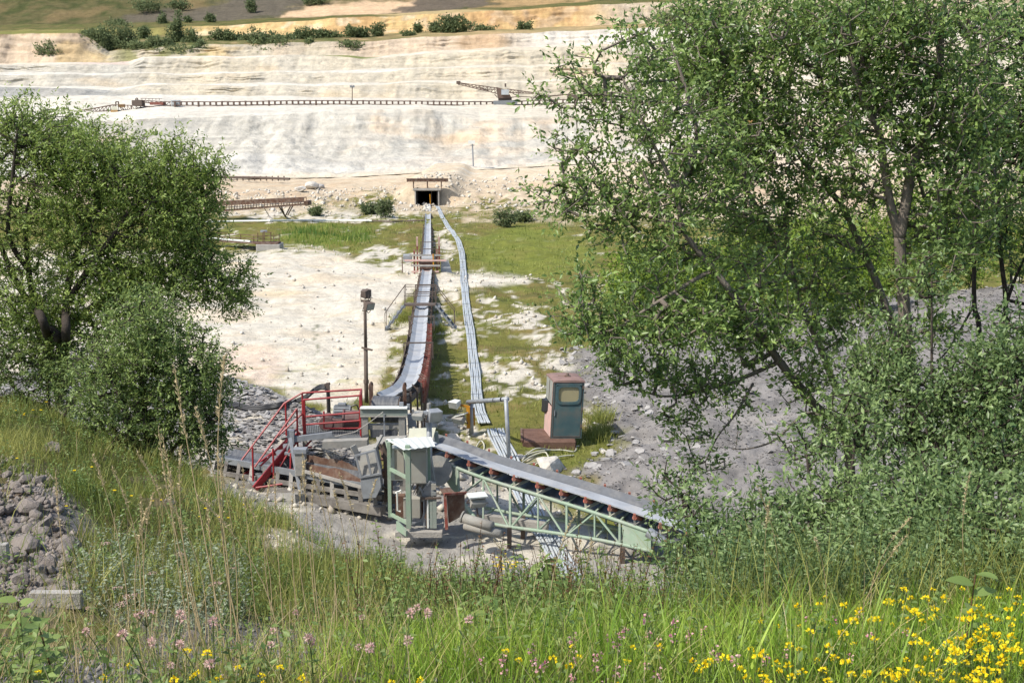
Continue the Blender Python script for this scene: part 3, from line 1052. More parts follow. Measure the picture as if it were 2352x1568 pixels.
# the stile over the belt, with handrails and stairs on both sides
so = P(966, 715, 51.5)
st = thing('crossing_stile', 'small dark steel stile with stairs crossing over the grey belt', 'stile', (so.x, so.y, 0))
zt = so.z + 0.30
MB().box((so.x, so.y, zt), (1.3, 0.6, 0.05)).build('deck', M_DARKSTEEL, st)
for sgn in (-1, 1):
    a = Vector((so.x + sgn * 0.65, so.y, zt))
    b = Vector((so.x + sgn * 1.45, so.y - 0.3, hz(so.x + sgn * 1.45, so.y - 0.3)))
    for k in range(5):
        f = (k + 0.5) / 5
        q = a.lerp(b, f)
        MB().box(q, (0.20, 0.6, 0.03)).build('step', M_MOTOR, st)
    m = MB()
    for o_ in (-0.3, 0.3):
        ov = Vector((0, o_, 0))
        m.bar(a + ov, b + ov, 0.035, 0.07)
    m.build('stringer', M_MOTOR, st)
    m = MB()
    for o_ in (-0.3, 0.3):
        ov = Vector((0, o_, 0))
        m.bar(a + ov, a + ov + Vector((0, 0, 0.8)), 0.025)
        m.bar(b + ov, b + ov + Vector((0, 0, 0.75)), 0.025)
        m.bar(a + ov + Vector((0, 0, 0.8)), b + ov + Vector((0, 0, 0.75)), 0.025)
    m.build('stair_rail', M_DARKSTEEL, st)
for o_ in (-0.3, 0.3):
    m = MB()
    for zz in (0.4, 0.8):
        m.bar((so.x - 0.65, so.y + o_, zt + zz), (so.x + 0.65, so.y + o_, zt + zz), 0.025)
    m.build('handrail', M_DARKSTEEL, st)

# ---- transfer station between the two belts
sx = P(981, 610, 68.6)
zg = hz(sx.x, sx.y)
ts = thing('transfer_station', 'rusty pink and white transfer station where the two belts meet', 'station', (sx.x, sx.y, zg))
for dx in (-0.62, 0.62):
    for dy in (-1.1, 1.1):
        MB().bar((sx.x + dx, sx.y + dy, zg - 0.05), (sx.x + dx, sx.y + dy, zg + 1.5), 0.09).build('frame_post', M_RUSTRED, ts)
for zz, ww, mm in ((1.18, 1.75, M_DUSTY), (0.9, 2.3, M_PINK), (0.62, 1.6, M_CONC), (0.3, 1.5, M_PINK)):
    MB().box((sx.x, sx.y - 1.16 - (1.3 - zz) * 0.25, zg + zz), (ww, 0.10, 0.09)).build('cross_beam', mm, ts)
MB().cyl((sx.x - 0.35, sx.y + 0.9, zg + 0.75), (sx.x + 0.35, sx.y + 0.9, zg + 0.75), 0.24, 18).build('discharge_drum', M_BELT, ts)
MB().plate([Vector((sx.x - 0.4, sx.y - 0.9, zg + 0.85)), Vector((sx.x + 0.4, sx.y - 0.9, zg + 0.85)), Vector((sx.x + 0.3, sx.y - 1.3, zg + 0.3)), Vector((sx.x - 0.3, sx.y - 1.3, zg + 0.3))], 0.03).build('chute', M_RUST, ts)
MB().box((sx.x - 1.0, sx.y - 0.8, zg + 0.95), (0.42, 0.4, 0.36)).cyl((sx.x - 1.25, sx.y - 0.8, zg + 1.05), (sx.x - 0.8, sx.y - 0.8, zg + 1.05), 0.16, 10).build('drive_motor', M_GALV, ts)
MB().bar((sx.x - 1.28, sx.y - 1.2, zg), (sx.x - 1.28, sx.y - 1.2, zg + 1.1), 0.05).build('stay', M_RUST, ts)
MB().plate([Vector((sx.x + 0.8, sx.y - 1.0, zg)), Vector((sx.x + 1.5, sx.y - 1.0, zg)), Vector((sx.x + 1.25, sx.y - 0.9, zg + 0.85)), Vector((sx.x + 0.85, sx.y - 0.9, zg + 0.95))], 0.04).build('side_plate', M_GALV, ts)
MB().bar((sx.x + 0.45, sx.y - 1.25, zg + 0.1), (sx.x + 0.42, sx.y - 1.25, zg + 1.25), 0.07).build('lever', M_YELLOW, ts)
for dx in (-0.62, 0.62):
    MB().bar((sx.x + dx, sx.y + 1.1, zg + 1.45), (sx.x + dx, sx.y + 1.0, zg + 1.95), 0.10).build('horn_post', M_PINK, ts)

# ---- tunnel mouth
tx = 0.5 * (TUN_X0 + TUN_X1)
zg = 0.0
tp = thing('tunnel_portal', 'dark square tunnel mouth with concrete lintel in the pale embankment', 'tunnel', (tx, TUN_Y, zg))
W2 = (TUN_X1 - TUN_X0) / 2
for sgn in (-1, 1):
    MB().box((tx + sgn * (W2 - 0.06), TUN_Y + 5.0, 0.6), (0.12, 10.6, 1.5)).build('tunnel_wall', M_TUNNEL, tp)
    MB().box((tx + sgn * (W2 + 0.06), TUN_Y - 0.30, 0.62), (0.12, 0.3, 1.5)).build('jamb', M_CONC, tp)
MB().box((tx, TUN_Y + 5.0, 1.40), (2 * W2 + 0.3, 10.6, 0.14)).build('tunnel_ceiling', M_TUNNEL, tp)
MB().box((tx, TUN_Y + 10.4, 0.6), (2 * W2, 0.14, 1.6)).build('tunnel_end', M_TUNNEL, tp)
MB().box((tx, TUN_Y + 5.0, -0.12), (2 * W2, 10.6, 0.10)).build('tunnel_floor', M_TUNNEL, tp)
MB().box((tx, TUN_Y - 0.32, 1.46), (2 * W2 + 0.55, 0.4, 0.16)).build('lintel', M_CONC, tp)
MB().box((tx, TUN_Y + 0.0, 1.36), (2 * W2 + 0.5, 0.8, 0.10)).build('lintel_slab', M_CONC, tp)
hd = thing('beam_stand', 'rusty steel beam on three posts above the tunnel mouth', 'beam', (tx, TUN_Y - 0.2, 1.58))
MB().box((tx + 0.05, TUN_Y - 0.25, 2.32), (4.0, 0.34, 0.26)).build('beam', M_RUST, hd, bevel=0.01)
MB().box((tx + 0.05, TUN_Y - 0.25, 2.475), (4.05, 0.42, 0.05)).build('top_flange', M_RUST, hd)
for dx in (-1.3, 0.05, 1.4):
    MB().bar((tx + dx, TUN_Y - 0.25, 1.57), (tx + dx, TUN_Y - 0.25, 2.2), 0.11).build('post', M_RUST, hd)
MB().bar((tx + 0.38, TUN_Y - 1.2, 0.0), (tx + 0.34, TUN_Y - 1.2, 1.05), 0.08).build('marker_post', M_YELLOW, tp)

# ---- the bundle of parallel grey pipes on the ground
def pipe_bundle(label, pts, n, r0, gap, z0):
    path = []
    for u, v in pts:
        g = on_ground(u, v, 15)
        path.append(g)
    path = lerp_path(path, 5)
    path = [Vector((p.x, p.y, hz(p.x, p.y) + z0)) for p in path]
    t = thing('pipe_bundle', label, 'pipes', (path[-1].x, path[-1].y, path[-1].z - z0), 'bundles of grey pipes lying on the ground')
    for k in range(n):
        o = (k - (n - 1) / 2) * gap
        pp = []
        for i, p in enumerate(path):
            dd = (path[min(i + 1, len(path) - 1)] - path[max(i - 1, 0)])
            x = Vector((dd.y, -dd.x, 0)).normalized()
            w = 0.012 * math.sin(i * 0.9 + k * 2.1)
            pp.append(p + x * (o + w))
        MB().tube(pp, r0, 8).build('pipe', M_PIPE, t, smooth=True)
    d_ = 0.8
    L = path_len(path)
    while d_ < L:
        p, q = path_at(path, d_)
        x = Vector((q.y, -q.x, 0)).normalized()
        MB().bar(p - x * (n * gap / 2 + 0.01) + Vector((0, 0, r0 + 0.006)), p + x * (n * gap / 2 + 0.01) + Vector((0, 0, r0 + 0.006)), 0.02, 0.01).build('strap', M_GALV, t)
        d_ += 2.6
    return t


pipe_bundle('long bundle of grey pipes winding beside the belt from the tunnel to the pipe portal',
            [(1003, 476), (1028, 522), (1054, 560), (1063, 605), (1066, 655), (1075, 735), (1086, 820), (1093, 885), (1098, 940), (1113, 978)], 6, 0.031, 0.061, 0.09)
pipe_bundle('short bundle of grey pipes running under the green lattice conveyor towards the meadow',
            [(1138, 992), (1165, 1048), (1200, 1130), (1240, 1215), (1290, 1300), (1315, 1340)], 7, 0.034, 0.072, 0.06)

# ================================================================== RED PLATFORM AND STAIRS
pl = thing('stair_platform', 'red railed platform with grating floor and steep stairs beside the head drum', 'platform', P(760, 1090, 29))
ZP = P(760, 994, 29.2).z


def rail(name, *segs, r=0.026, m=M_RED, par=None):
    b = MB()
    for a, c in segs:
        b.tube([a, c], r, 6)
    return b.build(name, m, par or pl)


YF, YN = 29.9, 29.0
fl, fr = P(694, 902, YF), P(830, 894, YF)
nl, nr_ = P(696, 918, YN), P(827, 908, YN)
for a in (fl, fr):
    rail('post', (a, Vector((a.x, a.y, ZP))))
for a in (nl, nr_, nl.lerp(nr_, 0.02)):
    rail('post', (a, Vector((a.x, a.y, ZP - 0.05))), r=0.03)
dz = Vector((0, 0, 1))
rail('handrail', (fl, fr))
rail('handrail', (nl, nr_))
rail('handrail', (fr, nr_))
rail('mid_rail', (nl - dz * 0.42, nr_ - dz * 0.42))
rail('mid_rail', (nl - dz * 0.62, nr_ - dz * 0.62))
rail('mid_rail', (fr - dz * 0.45, nr_ - dz * 0.42))
# stairs: two stringers with rails; going down to the left
tl_f, bl_f = P(690, 996, 29.8), P(556, 1100, 29.0)
tl_n, bl_n = P(684, 1004, 28.9), P(585, 1122, 28.2)
for s0, s1 in ((tl_f, bl_f), (tl_n, bl_n)):
    MB().bar(s0, s1, 0.05, 0.16).build('stringer', M_RED, pl)
for k in range(7):
    f = (k + 0.6) / 7.2
    a, b = tl_f.lerp(bl_f, f), tl_n.lerp(bl_n, f)
    MB().bar(a, b, 0.24, 0.03).build('stair_tread', M_GRATE, pl)
rail('stair_handrail', (P(694, 902, YF), P(653, 926, 29.8)), (P(653, 926, 29.8), P(553, 1059, 29.0)))
rail('stair_handrail', (P(682, 938, 28.9), P(585, 1072, 28.2)))
rail('stair_mid_rail', (P(682, 985, 28.9), P(599, 1069, 28.3)), (P(694, 950, 29.0), P(640, 1000, 28.8)))
for (u0, v0, v1, D) in ((656, 926, 1000, 29.7), (682, 938, 1028, 28.9), (580, 1027, 1122, 28.5), (627, 1030, 1100, 28.4)):
    rail('stair_post', (P(u0, v0, D), P(u0 + 2, v1, D)))
rail('brace', (P(700, 1028, 28.9), P(716, 1009, 28.9)), (P(683, 1027, 28.9), P(716, 1027, 28.9)))
rail('brace', (P(627, 1098, 28.4), P(668, 1030, 28.6)), (P(640, 1075, 28.4), P(690, 1080, 28.5)))
rail('brace', (P(585, 1120, 28.2), P(668, 1108, 28.2)), (P(668, 1040, 28.4), P(666, 1130, 28.2)))
# guard frame in front of the motor
ga, gb = P(744, 944, 29.05), P(826, 944, 29.05)
gc, gd_ = P(826, 983, 29.05), P(744, 983, 29.05)
rail('motor_guard', (ga, gd_), (gd_, gc), (gc, gb), r=0.022)
# grating deck: bearing bars and cross bars, one part each set
g0, g1, g2, g3 = Vector((fl.x, YF, ZP)), Vector((fr.x, YF, ZP)), Vector((nr_.x, YN, ZP)), Vector((nl.x, YN, ZP))
m = MB()
for k in range(34):
    f = k / 33
    m.bar(g0.lerp(g1, f), g3.lerp(g2, f), 0.012, 0.035)
for k in range(9):
    f = k / 8
    m.bar(g0.lerp(g3, f), g1.lerp(g2, f), 0.014, 0.028)
tag(m.build('deck_grating', M_GRATE, pl), kind='stuff')
MB().bar(g3 - dz * 0.07, g2 - dz * 0.07, 0.06, 0.10).build('edge_beam', M_GALV, pl)
MB().bar(g0 - dz * 0.07, g1 - dz * 0.07, 0.06, 0.10).build('edge_beam', M_GALV, pl)
MB().bar(P(669, 1009, 28.8), P(764, 997, 28.85), 0.09, 0.13).build('support_beam', M_GALV, pl)
MB().box(P(669, 1003, 28.8), (0.16, 0.16, 0.34)).build('support_head', M_GALV, pl)
for u0, v1 in ((700, 1092), (820, 1095)):
    a = P(u0, 1005, 29.6)
    MB().bar(a, (a.x, a.y, hz(a.x, a.y) - 0.05), 0.10).build('leg', M_DUSTY, pl)

# leaning grey prop with a box on it
pr = thing('cable_prop', 'leaning grey steel prop with a small capped box in front of the stairs', 'prop', P(691, 1150, 28.0))
MB().bar(P(666, 1006, 28.6), P(693, 1148, 27.7), 0.07, 0.07).build('prop_leg', M_GALV, pr)
MB().bar(P(693, 1148, 27.7), P(697, 1200, 27.3), 0.05, 0.05).build('prop_foot', M_GALV, pr)
MB().bar(P(668, 1012, 28.6), P(640, 1085, 28.9), 0.05).build('stay', M_GALV, pr)
c0 = P(691, 1064, 28.0)
MB().box(c0, (0.25, 0.2, 0.56)).build('box', M_DUSTY, pr, bevel=0.01)
MB().box(c0 + Vector((0, 0, 0.32)), (0.30, 0.26, 0.10)).build('cap', M_GALV, pr)
MB().box(P(668, 1040, 28.6), (0.28, 0.14, 0.05)).build('bracket', M_GALV, pr)

# motor and gearbox behind the guard
mo = thing('drive_motor', 'grey electric motor on a maroon gearbox behind the red guard frame', 'motor', P(790, 985, 29.6))
c0 = P(786, 948, 29.65)
MB().cyl(c0 + Vector((-0.20, 0, 0)), c0 + Vector((0.22, 0, 0)), 0.19, 18).build('motor_body', M_MOTOR, mo, smooth=False)
m = MB()
for k in range(16):
    a = 2 * math.pi * k / 16
    m.box(c0 + Vector((0, math.cos(a) * 0.195, math.sin(a) * 0.195)), (0.36, 0.012, 0.03), rx=a + math.pi / 2)
tag(m.build('cooling_fin', M_MOTOR, mo), kind='stuff')
MB().box(c0 + Vector((0, 0, 0.2)), (0.2, 0.16, 0.1)).build('terminal_box', M_MOTOR, mo, bevel=0.01)
c1 = P(770, 970, 29.6)
MB().box(c1, (0.62, 0.36, 0.26)).cyl(c1 + Vector((-0.2, -0.2, 0.02)), c1 + Vector((-0.2, 0.2, 0.02)), 0.19, 14).build('gearbox', M_GEAR, mo, bevel=0.02)
c2 = P(812, 962, 29.5)
MB().cyl(c2 + Vector((-0.22, 0, 0)), c2 + Vector((0.20, 0, 0)), 0.22, 18).cyl(c2 + Vector((-0.25, 0, 0)), c2 + Vector((-0.21, 0, 0)), 0.25, 18).build('coupling_housing', M_GEAR, mo)
MB().tube(lerp_path([c0 + Vector((0.2, 0, 0.15)), c0 + Vector((0.36, 0, 0.2)), c0 + Vector((0.42, -0.02, 0)), c0 + Vector((0.38, -0.02, -0.25))], 5), 0.02, 6).build('cable', M_BLACK, mo)
MB().box(P(790, 987, 29.6), (1.0, 0.5, 0.05)).build('bed_plate', M_DUSTY, mo)

# hose stand and the black hoses over the slates
hs = thing('hose_stand', 'rusty square post carrying the bent end of the black hose', 'post', on_ground(756, 985, 24))
q = hs.location
MB().bar(q, Vector((q.x, q.y, P(756, 879, q.y).z)), 0.09).build('post', M_DARKSTEEL, hs)
MB().bar(P(745, 884, q.y), P(758, 880, q.y), 0.06).build('arm', M_DARKSTEEL, hs)
ho = [P(752, 900, q.y - 0.05), P(738, 892, q.y), P(722, 899, q.y + 0.2), P(702, 915, q.y + 0.3)]
g_ = [on_ground(u, v, 24) + Vector((0, 0, 0.05)) for u, v in ((680, 928), (655, 936), (620, 942), (580, 946), (545, 940), (520, 936))]
for k in range(3):
    of = Vector((0.0, 0.07 * k, 0.03 * k))
    h = tag(MB().tube(lerp_path([P(755, 950, q.y - 0.07), *ho, *g_], 5), 0.036, 7).build('black_hose', M_BLACK, None, smooth=True),
            ['lower black hose trailing over the slates from the rusty post', 'middle black hose trailing over the slates from the rusty post', 'upper black hose trailing over the slates from the rusty post'][k], 'hose', 'black hoses on the slates')
    h.location = of

# ================================================================== HEAD FRAME, CHUTE, FEED CONVEYOR
hf = thing('head_frame', 'grey green portal frame standing in front of the belt drum', 'frame', P(882, 1020, 28.9))
a, b = P(828, 945, 28.9), P(936, 945, 28.9)
MB().bar(a, b, 0.14, 0.18).build('beam', M_GREYGREEN, hf)
MB().bar(a + Vector((0, 0, 0.10)), b + Vector((0, 0, 0.10)), 0.24, 0.025).build('beam_cap', M_WHITE, hf)
MB().bar(a - Vector((0, 0, 0.10)), b - Vector((0, 0, 0.10)), 0.22, 0.02).build('beam_flange', M_DUSTY, hf)
for u0 in (838, 923):
    a = P(u0, 955, 28.9)
    MB().bar(a, (a.x, a.y, -0.1), 0.15).build('leg', M_DUSTY, hf)
MB().bar(P(882, 950, 28.8), P(883, 1004, 28.8), 0.035).build('hanger', M_GALV, hf)
MB().tube([P(880, 946, 28.7), P(846, 972, 28.72), P(815, 992, 28.75), P(770, 1002, 28.8)], 0.012, 5).build('cable', M_CONC, hf)
MB().bar(P(846, 979, 28.95), P(918, 978, 28.95), 0.12, 0.13).build('cross_beam', M_DUSTY, hf)
MB().plate([P(850, 986, 28.9), P(916, 986, 28.9), P(912, 1004, 28.9), P(852, 1004, 28.9)], -0.02).build('void_shade_plate', M_BELT_DARK, hf)  # dark plate standing in for the shade of the void under the drum
MB().plate([P(744, 1008, 28.6), P(846, 1004, 28.6), P(846, 1020, 28.6), P(744, 1024, 28.6)], -0.25).build('side_beam', M_DUSTY, hf)
MB().plate([P(912, 1003, 28.4), P(936, 1002, 28.4), P(925, 1012, 28.0), P(868, 1022, 28.0), P(864, 1006, 28.3)], -0.03).build('chute_lip', M_DUSTY, hf)
m = MB()
for u0, v0, u1, v1, w in ((940, 950, 944, 1002, 0.10), (930, 952, 931, 1003, 0.06), (948, 940, 956, 985, 0.05)):
    m.bar(P(u0, v0, 29.2), P(u1, v1, 29.2), w)
m.box(P(947, 968, 29.2), (0.16, 0.16, 0.22)).box(P(922, 932, 29.0), (0.10, 0.1, 0.18)).box(P(938, 934, 29.0), (0.07, 0.07, 0.14))
m.build('bearing_block', M_GALV, hf)
MB().plate([P(938, 990, 29.2), P(953, 988, 29.2), P(952, 1000, 29.2), P(938, 1001, 29.2)], -0.05).build('red_plate', M_RED, hf)

ch = thing('discharge_chute', 'tilted grey steel chute hanging over the low rusty feed conveyor', 'chute', P(850, 1160, 26.8))
up = [P(815, 1040, 26.9), P(862, 1028, 26.9), P(874, 1086, 26.7), P(827, 1093, 26.7)]
m = MB()
back = [p + Vector((0.0, 0.45, 0.0)) for p in up]
m.loft([up, back])
m.build('upper_box', M_DUSTY, ch, bevel=0.012)
lw = [P(828, 1093, 26.66), P(873, 1086, 26.66), P(876, 1118, 26.6), P(864, 1143, 26.55), P(834, 1146, 26.55), P(829, 1120, 26.6)]
m = MB()
m.loft([lw, [p + Vector((0, 0.36, 0)) for p in lw]])
m.build('lower_spout', M_MOTOR, ch, bevel=0.012)
for (u0, v0, u1, v1) in ((816, 1045, 829, 1093), (842, 1038, 852, 1090), (861, 1032, 874, 1086), (817, 1046, 862, 1034), (826, 1096, 876, 1087)):
    MB().bar(P(u0, v0, 26.64), P(u1, v1, 26.64), 0.045, 0.04).build('stiffener', M_GALV, ch)
MB().plate([P(803, 1027, 26.8), P(815, 1020, 26.9), P(823, 1040, 26.9), P(812, 1045, 26.8)], -0.05).build('flap', M_DUSTY, ch)
MB().bar(P(861, 1030, 26.9), P(877, 1000, 27.3), 0.06).build('lever', M_DUSTY, ch)
for (u0, v0, u1, v1) in ((885, 1015, 888, 1150), (868, 1020, 873, 1030), (896, 1040, 897, 1140)):
    MB().bar(P(u0, v0, 27.3), P(u1, v1, 27.3), 0.10).build('hanger', M_DARKSTEEL, ch)
rb = random.Random(4)
m = MB()
for k in range(16):
    u0, v0 = rb.uniform(876, 902), rb.uniform(1035, 1130)
    D_ = rb.uniform(27.2, 27.9)
    a = P(u0, v0, D_)
    b = P(u0 + rb.uniform(-14, 14), v0 + rb.uniform(-22, 22), D_ + 0.1)
    m.bar(a, b, rb.uniform(0.03, 0.10))
m.build('bracketry', M_RUST, ch)

M_SKID = mat('dusty dark skid steel', (0.125, 0.115, 0.105), 0.9, col2=(0.185, 0.172, 0.155), scale=4.0, bump=0.25, dust=(0.28, 0.262, 0.235))
fc = thing('feed_conveyor', 'low rusty feed conveyor with steel side rails running out under the red stairs', 'conveyor', P(690, 1150, 28.3))
la, ra_ = P(480, 1050, 29.4), P(875, 1122, 27.0)
ax = (ra_ - la).normalized()
perp = Vector((ax.y, -ax.x, 0)).normalized()      # towards the camera
MB().bar(la, ra_, 0.08, 0.14).build('side_rail', M_MOTOR, fc)
la2, ra2 = la - perp * 0.85, ra_ - perp * 0.85
MB().bar(la2, ra2, 0.08, 0.14).build('side_rail', M_SKID, fc)
low1, low2 = P(470, 1080, 29.3), P(875, 1142, 26.95)
MB().bar(low1, low2, 0.06, 0.10).build('lower_rail', M_SKID, fc)
b1, b2 = P(470, 1100, 29.2), P(880, 1172, 26.8)
MB().bar(b1, b2, 0.22, 0.20).build('ground_skid', M_SKID, fc)
MB().bar(b1 - perp * 0.85, b2 - perp * 0.85, 0.18, 0.18).build('ground_skid', M_SKID, fc)
for k in range(13):
    f = (k + 0.5) / 13
    top = la.lerp(ra_, f)
    bot = b1.lerp(b2, f)
    MB().bar(top, bot, 0.09, 0.07).build('leg', M_SKID if k % 3 else M_CONC, fc)
    MB().bar(top - Vector((0, 0, 0.1)), top - perp * 0.85 - Vector((0, 0, 0.1)), 0.07).build('idler', M_SKID, fc)
# belt and the bent rusty side boards on the right half
MB().ribbon([la - perp * 0.42 + Vector((0, 0, -0.05)), ra_ - perp * 0.42 + Vector((0, 0, -0.05))], [(-0.34, 0.10), (-0.16, 0), (0.16, 0), (0.34, 0.10)], 0.02).build('belt', M_BELT_DARK, fc)
pb = [(700, 1064), (720, 1067), (742, 1072), (757, 1075), (770, 1074), (785, 1078), (800, 1084), (815, 1092), (830, 1100)]
m = MB()
for (u0, v0), (u1, v1) in zip(pb, pb[1:]):
    D0, D1 = 28.1 - (u0 - 700) * 0.006, 28.1 - (u1 - 700) * 0.006
    m.plate([P(u0, v0, D0), P(u1, v1, D1), P(u1, v1 + 27, D1 - 0.1), P(u0, v0 + 24, D0 - 0.1)], -0.03)
m.build('side_board', M_RUST, fc)
m = MB()
for (u0, v0), (u1, v1) in zip(pb[:-1], pb[1:]):
    D0, D1 = 29.0 - (u0 - 700) * 0.006, 29.0 - (u1 - 700) * 0.006
    m.plate([P(u0, v0 - 22, D0), P(u1, v1 - 20, D1), P(u1, v1 + 8, D1), P(u0, v0 + 8, D0)], -0.03)
m.build('side_board', M_RUST, fc)
MB().bar(P(700, 1082, 27.9), P(830, 1118, 27.2), 0.05, 0.07).build('board_rib', M_CONC, fc)
MB().plate([P(668, 1130, 27.9), P(700, 1133, 27.6), P(702, 1168, 27.5), P(666, 1168, 27.7)], -0.3).build('tail_box', M_DUSTY, fc)

# ================================================================== CONTROL CABINET UNDER ITS LITTLE ROOF
cb = thing('control_cabinet', 'pale green framed control cabinet with grey boxes under a white corrugated roof', 'cabinet', P(932, 1212, 25.5))
DF = 25.5
corners = {'fl': (893, 1015, 1186, 25.7), 'fr': (936, 1022, 1212, 25.2), 'br': (984, 1018, 1190, 25.9)}
for k_, (u0, v0, v1, D_) in corners.items():
    MB().bar(P(u0, v0, D_), P(u0 + 3, v1, D_), 0.075 if k_ != 'fr' else 0.10).build('post', M_GREEN, cb)
MB().bar(P(938, 1024, 25.28), P(941, 1200, 25.28), 0.10, 0.03).build('post_web', M_GREEN, cb)
MB().bar(P(895, 1076, 25.7), P(938, 1098, 25.2), 0.05, 0.07).build('cross_rail', M_GREEN, cb)
MB().bar(P(897, 1180, 25.7), P(940, 1203, 25.2), 0.05, 0.07).build('cross_rail', M_GREEN, cb)
MB().bar(P(887, 1010, 25.8), P(897, 1050, 25.7), 0.045).build('roof_brace', M_GREEN, cb)
MB().bar(P(900, 1010, 25.75), P(896, 1052, 25.7), 0.04).build('roof_brace', M_GREEN, cb)
MB().bar(P(926, 1028, 25.3), P(934, 1060, 25.2), 0.045).build('roof_brace', M_GREEN, cb)
# corrugated roof sheet
ra0, ra1, rb0, rb1 = P(886, 1008, 25.9), P(990, 1002, 26.2), P(928, 1033, 25.0), P(1000, 1024, 25.5)
m = MB()
NR = 28
rings = []
for k in range(NR + 1):
    f = k / NR
    w = 0.008 * math.sin(f * math.pi * 2 * 5)
    a, b = ra0.lerp(ra1, f) + Vector((0, 0, w)), rb0.lerp(rb1, f) + Vector((0, 0, w))
    rings.append([a, b, b - Vector((0, 0, 0.008)), a - Vector((0, 0, 0.008))])
m.loft(rings)
m.build('corrugated_roof', M_WHITE, cb)
# upper grey cabinet
q0 = P(957, 1068, 25.75)
MB().box(q0, (0.46, 0.34, 0.74)).build('switch_box', M_CABINET, cb, bevel=0.008)
MB().box(q0 + Vector((0.0, -0.178, 0)), (0.42, 0.012, 0.69)).build('switch_door', M_CABINET, cb)
MB().box(q0 + Vector((-0.14, -0.19, 0.18)), (0.12, 0.015, 0.012)).build('door_handle', M_DARKSTEEL, cb)
q1 = P(914, 1062, 25.9)
MB().box(q1, (0.27, 0.30, 0.72)).build('switch_box', M_WHITE, cb, bevel=0.008, label='narrow white switch box')
MB().box(q1 + Vector((0.04, -0.155, 0)), (0.20, 0.012, 0.66)).build('switch_door', M_CABINET, cb)
# lower brown box with a coil of cable, pipe bracket
q2 = P(947, 1163, 25.6)
MB().box(q2, (0.36, 0.26, 0.44)).build('lower_box', M_CABINET, cb, bevel=0.008)
MB().box(q2 + Vector((-0.26, 0.06, 0)), (0.20, 0.2, 0.5)).build('lower_box', M_RUST, cb)
MB().tube([P(918, 1128, 25.35), P(912, 1128, 25.35), P(913, 1172, 25.35), P(920, 1174, 25.35)], 0.02, 6).tube([P(908, 1132, 25.4), P(922, 1125, 25.4)], 0.02, 6).build('conduit', M_WHITE, cb)
for k in range(3):
    MB().tube(lerp_path([P(962 + k, 1118, 25.4), P(972 + k * 2, 1140, 25.4), P(974 + k * 2, 1172, 25.4), P(964 + k, 1196, 25.4), P(942, 1200 + k * 2, 25.4)], 5), 0.011, 5).build('cable_loop', M_GALV, cb)
for k in range(7):
    u0 = 942 + k * 4.5
    MB().tube(lerp_path([P(u0, 1098, 25.7), P(u0 + rb.uniform(-4, 4), 1112, 25.7), P(u0 - 6 + rb.uniform(-6, 6), 1135, 25.7)], 4), 0.010, 5).build('cable', M_DARKSTEEL if k % 2 else M_CONC, cb)
for u0 in (966, 972):
    MB().bar(P(u0, 1100, 26.1), P(u0 + 3, 1198, 26.1), 0.07).build('rear_post', M_RUST, cb)
MB().box(P(965, 1212, 25.6), (1.0, 0.9, 0.12)).build('base_slab', M_CONC, cb)
MB().plate([P(914, 1195, 25.2), P(936, 1218, 25.0), P(936, 1230, 25.0), P(914, 1215, 25.2)], -0.05).build('base_kerb', M_GREEN, cb)

hood = thing('dust_hood', 'curved cream sheet hood behind the white corrugated roof', 'hood', P(965, 1020, 27.6))
m = MB()
rings = []
for k in range(9):
    f = k / 8
    top = P(940 + 61 * f, 984 - 1.5 * f, 27.6)
    mid = P(938 + 57 * f, 1004, 27.5)
    bot = P(937 + 50 * f, 1024, 27.2)
    rings.append([top, mid, bot, bot + Vector((0, 0.03, 0)), mid + Vector((0, 0.03, 0)), top + Vector((0, 0.03, 0))])
m.loft(rings)
m.build('hood_sheet', M_CREAMSHEET, hood)
MB().plate([P(984, 1013, 27.3), P(1003, 1018, 27.2), P(990, 1022, 26.9), P(980, 1022, 27.0)], -0.02).build('hood_lip', M_WHITE, hood)
MB().bar(P(1001, 990, 27.7), P(1006, 1035, 27.6), 0.10, 0.04).build('side_stay', M_GREYGREEN, hood)
MB().bar(P(985, 1024, 27.3), P(988, 1130, 27.1), 0.08).build('stand', M_DARKSTEEL, hood)

# ================================================================== FLOODLIGHTS
def floodlight(par, c, yaw, size=(0.30, 0.16, 0.24), body=M_GALV, tilt=0.3, name='lamp_head'):
    R = Matrix.Rotation(yaw, 3, 'Z') @ Matrix.Rotation(tilt, 3, 'X')
    w, d_, h = (x / 2 for x in size)
    f_ = [(-w, -d_, -h), (w, -d_, -h), (w, -d_, h), (-w, -d_, h)]
    b_ = [(-w * .7, d_, -h * .55), (w * .7, d_, -h * .55), (w * .7, d_, h * .8), (-w * .7, d_, h * .8)]
    c = Vector(c)
    o = MB().loft([[c + R @ Vector(p) for p in f_], [c + R @ Vector(p) for p in b_]]).build(name, body, par, bevel=0.008)
    g = MB().plate([c + R @ (Vector(p) * 0.88 + Vector((0, -d_ * 0.14, 0))) for p in f_], 0.006)
    gl = g.build('lamp_glass', M_GLASS, o)
    hw = [Vector((-w - 0.015, d_ * 0.2, 0)), Vector((-w - 0.015, d_ * 0.2 + 0.02, -h - 0.06)), Vector((w + 0.015, d_ * 0.2 + 0.02, -h - 0.06)), Vector((w + 0.015, d_ * 0.2, 0))]
    MB().tube([c + R @ p for p in hw], 0.012, 5).build('lamp_yoke', M_DARKSTEEL, o)
    return o


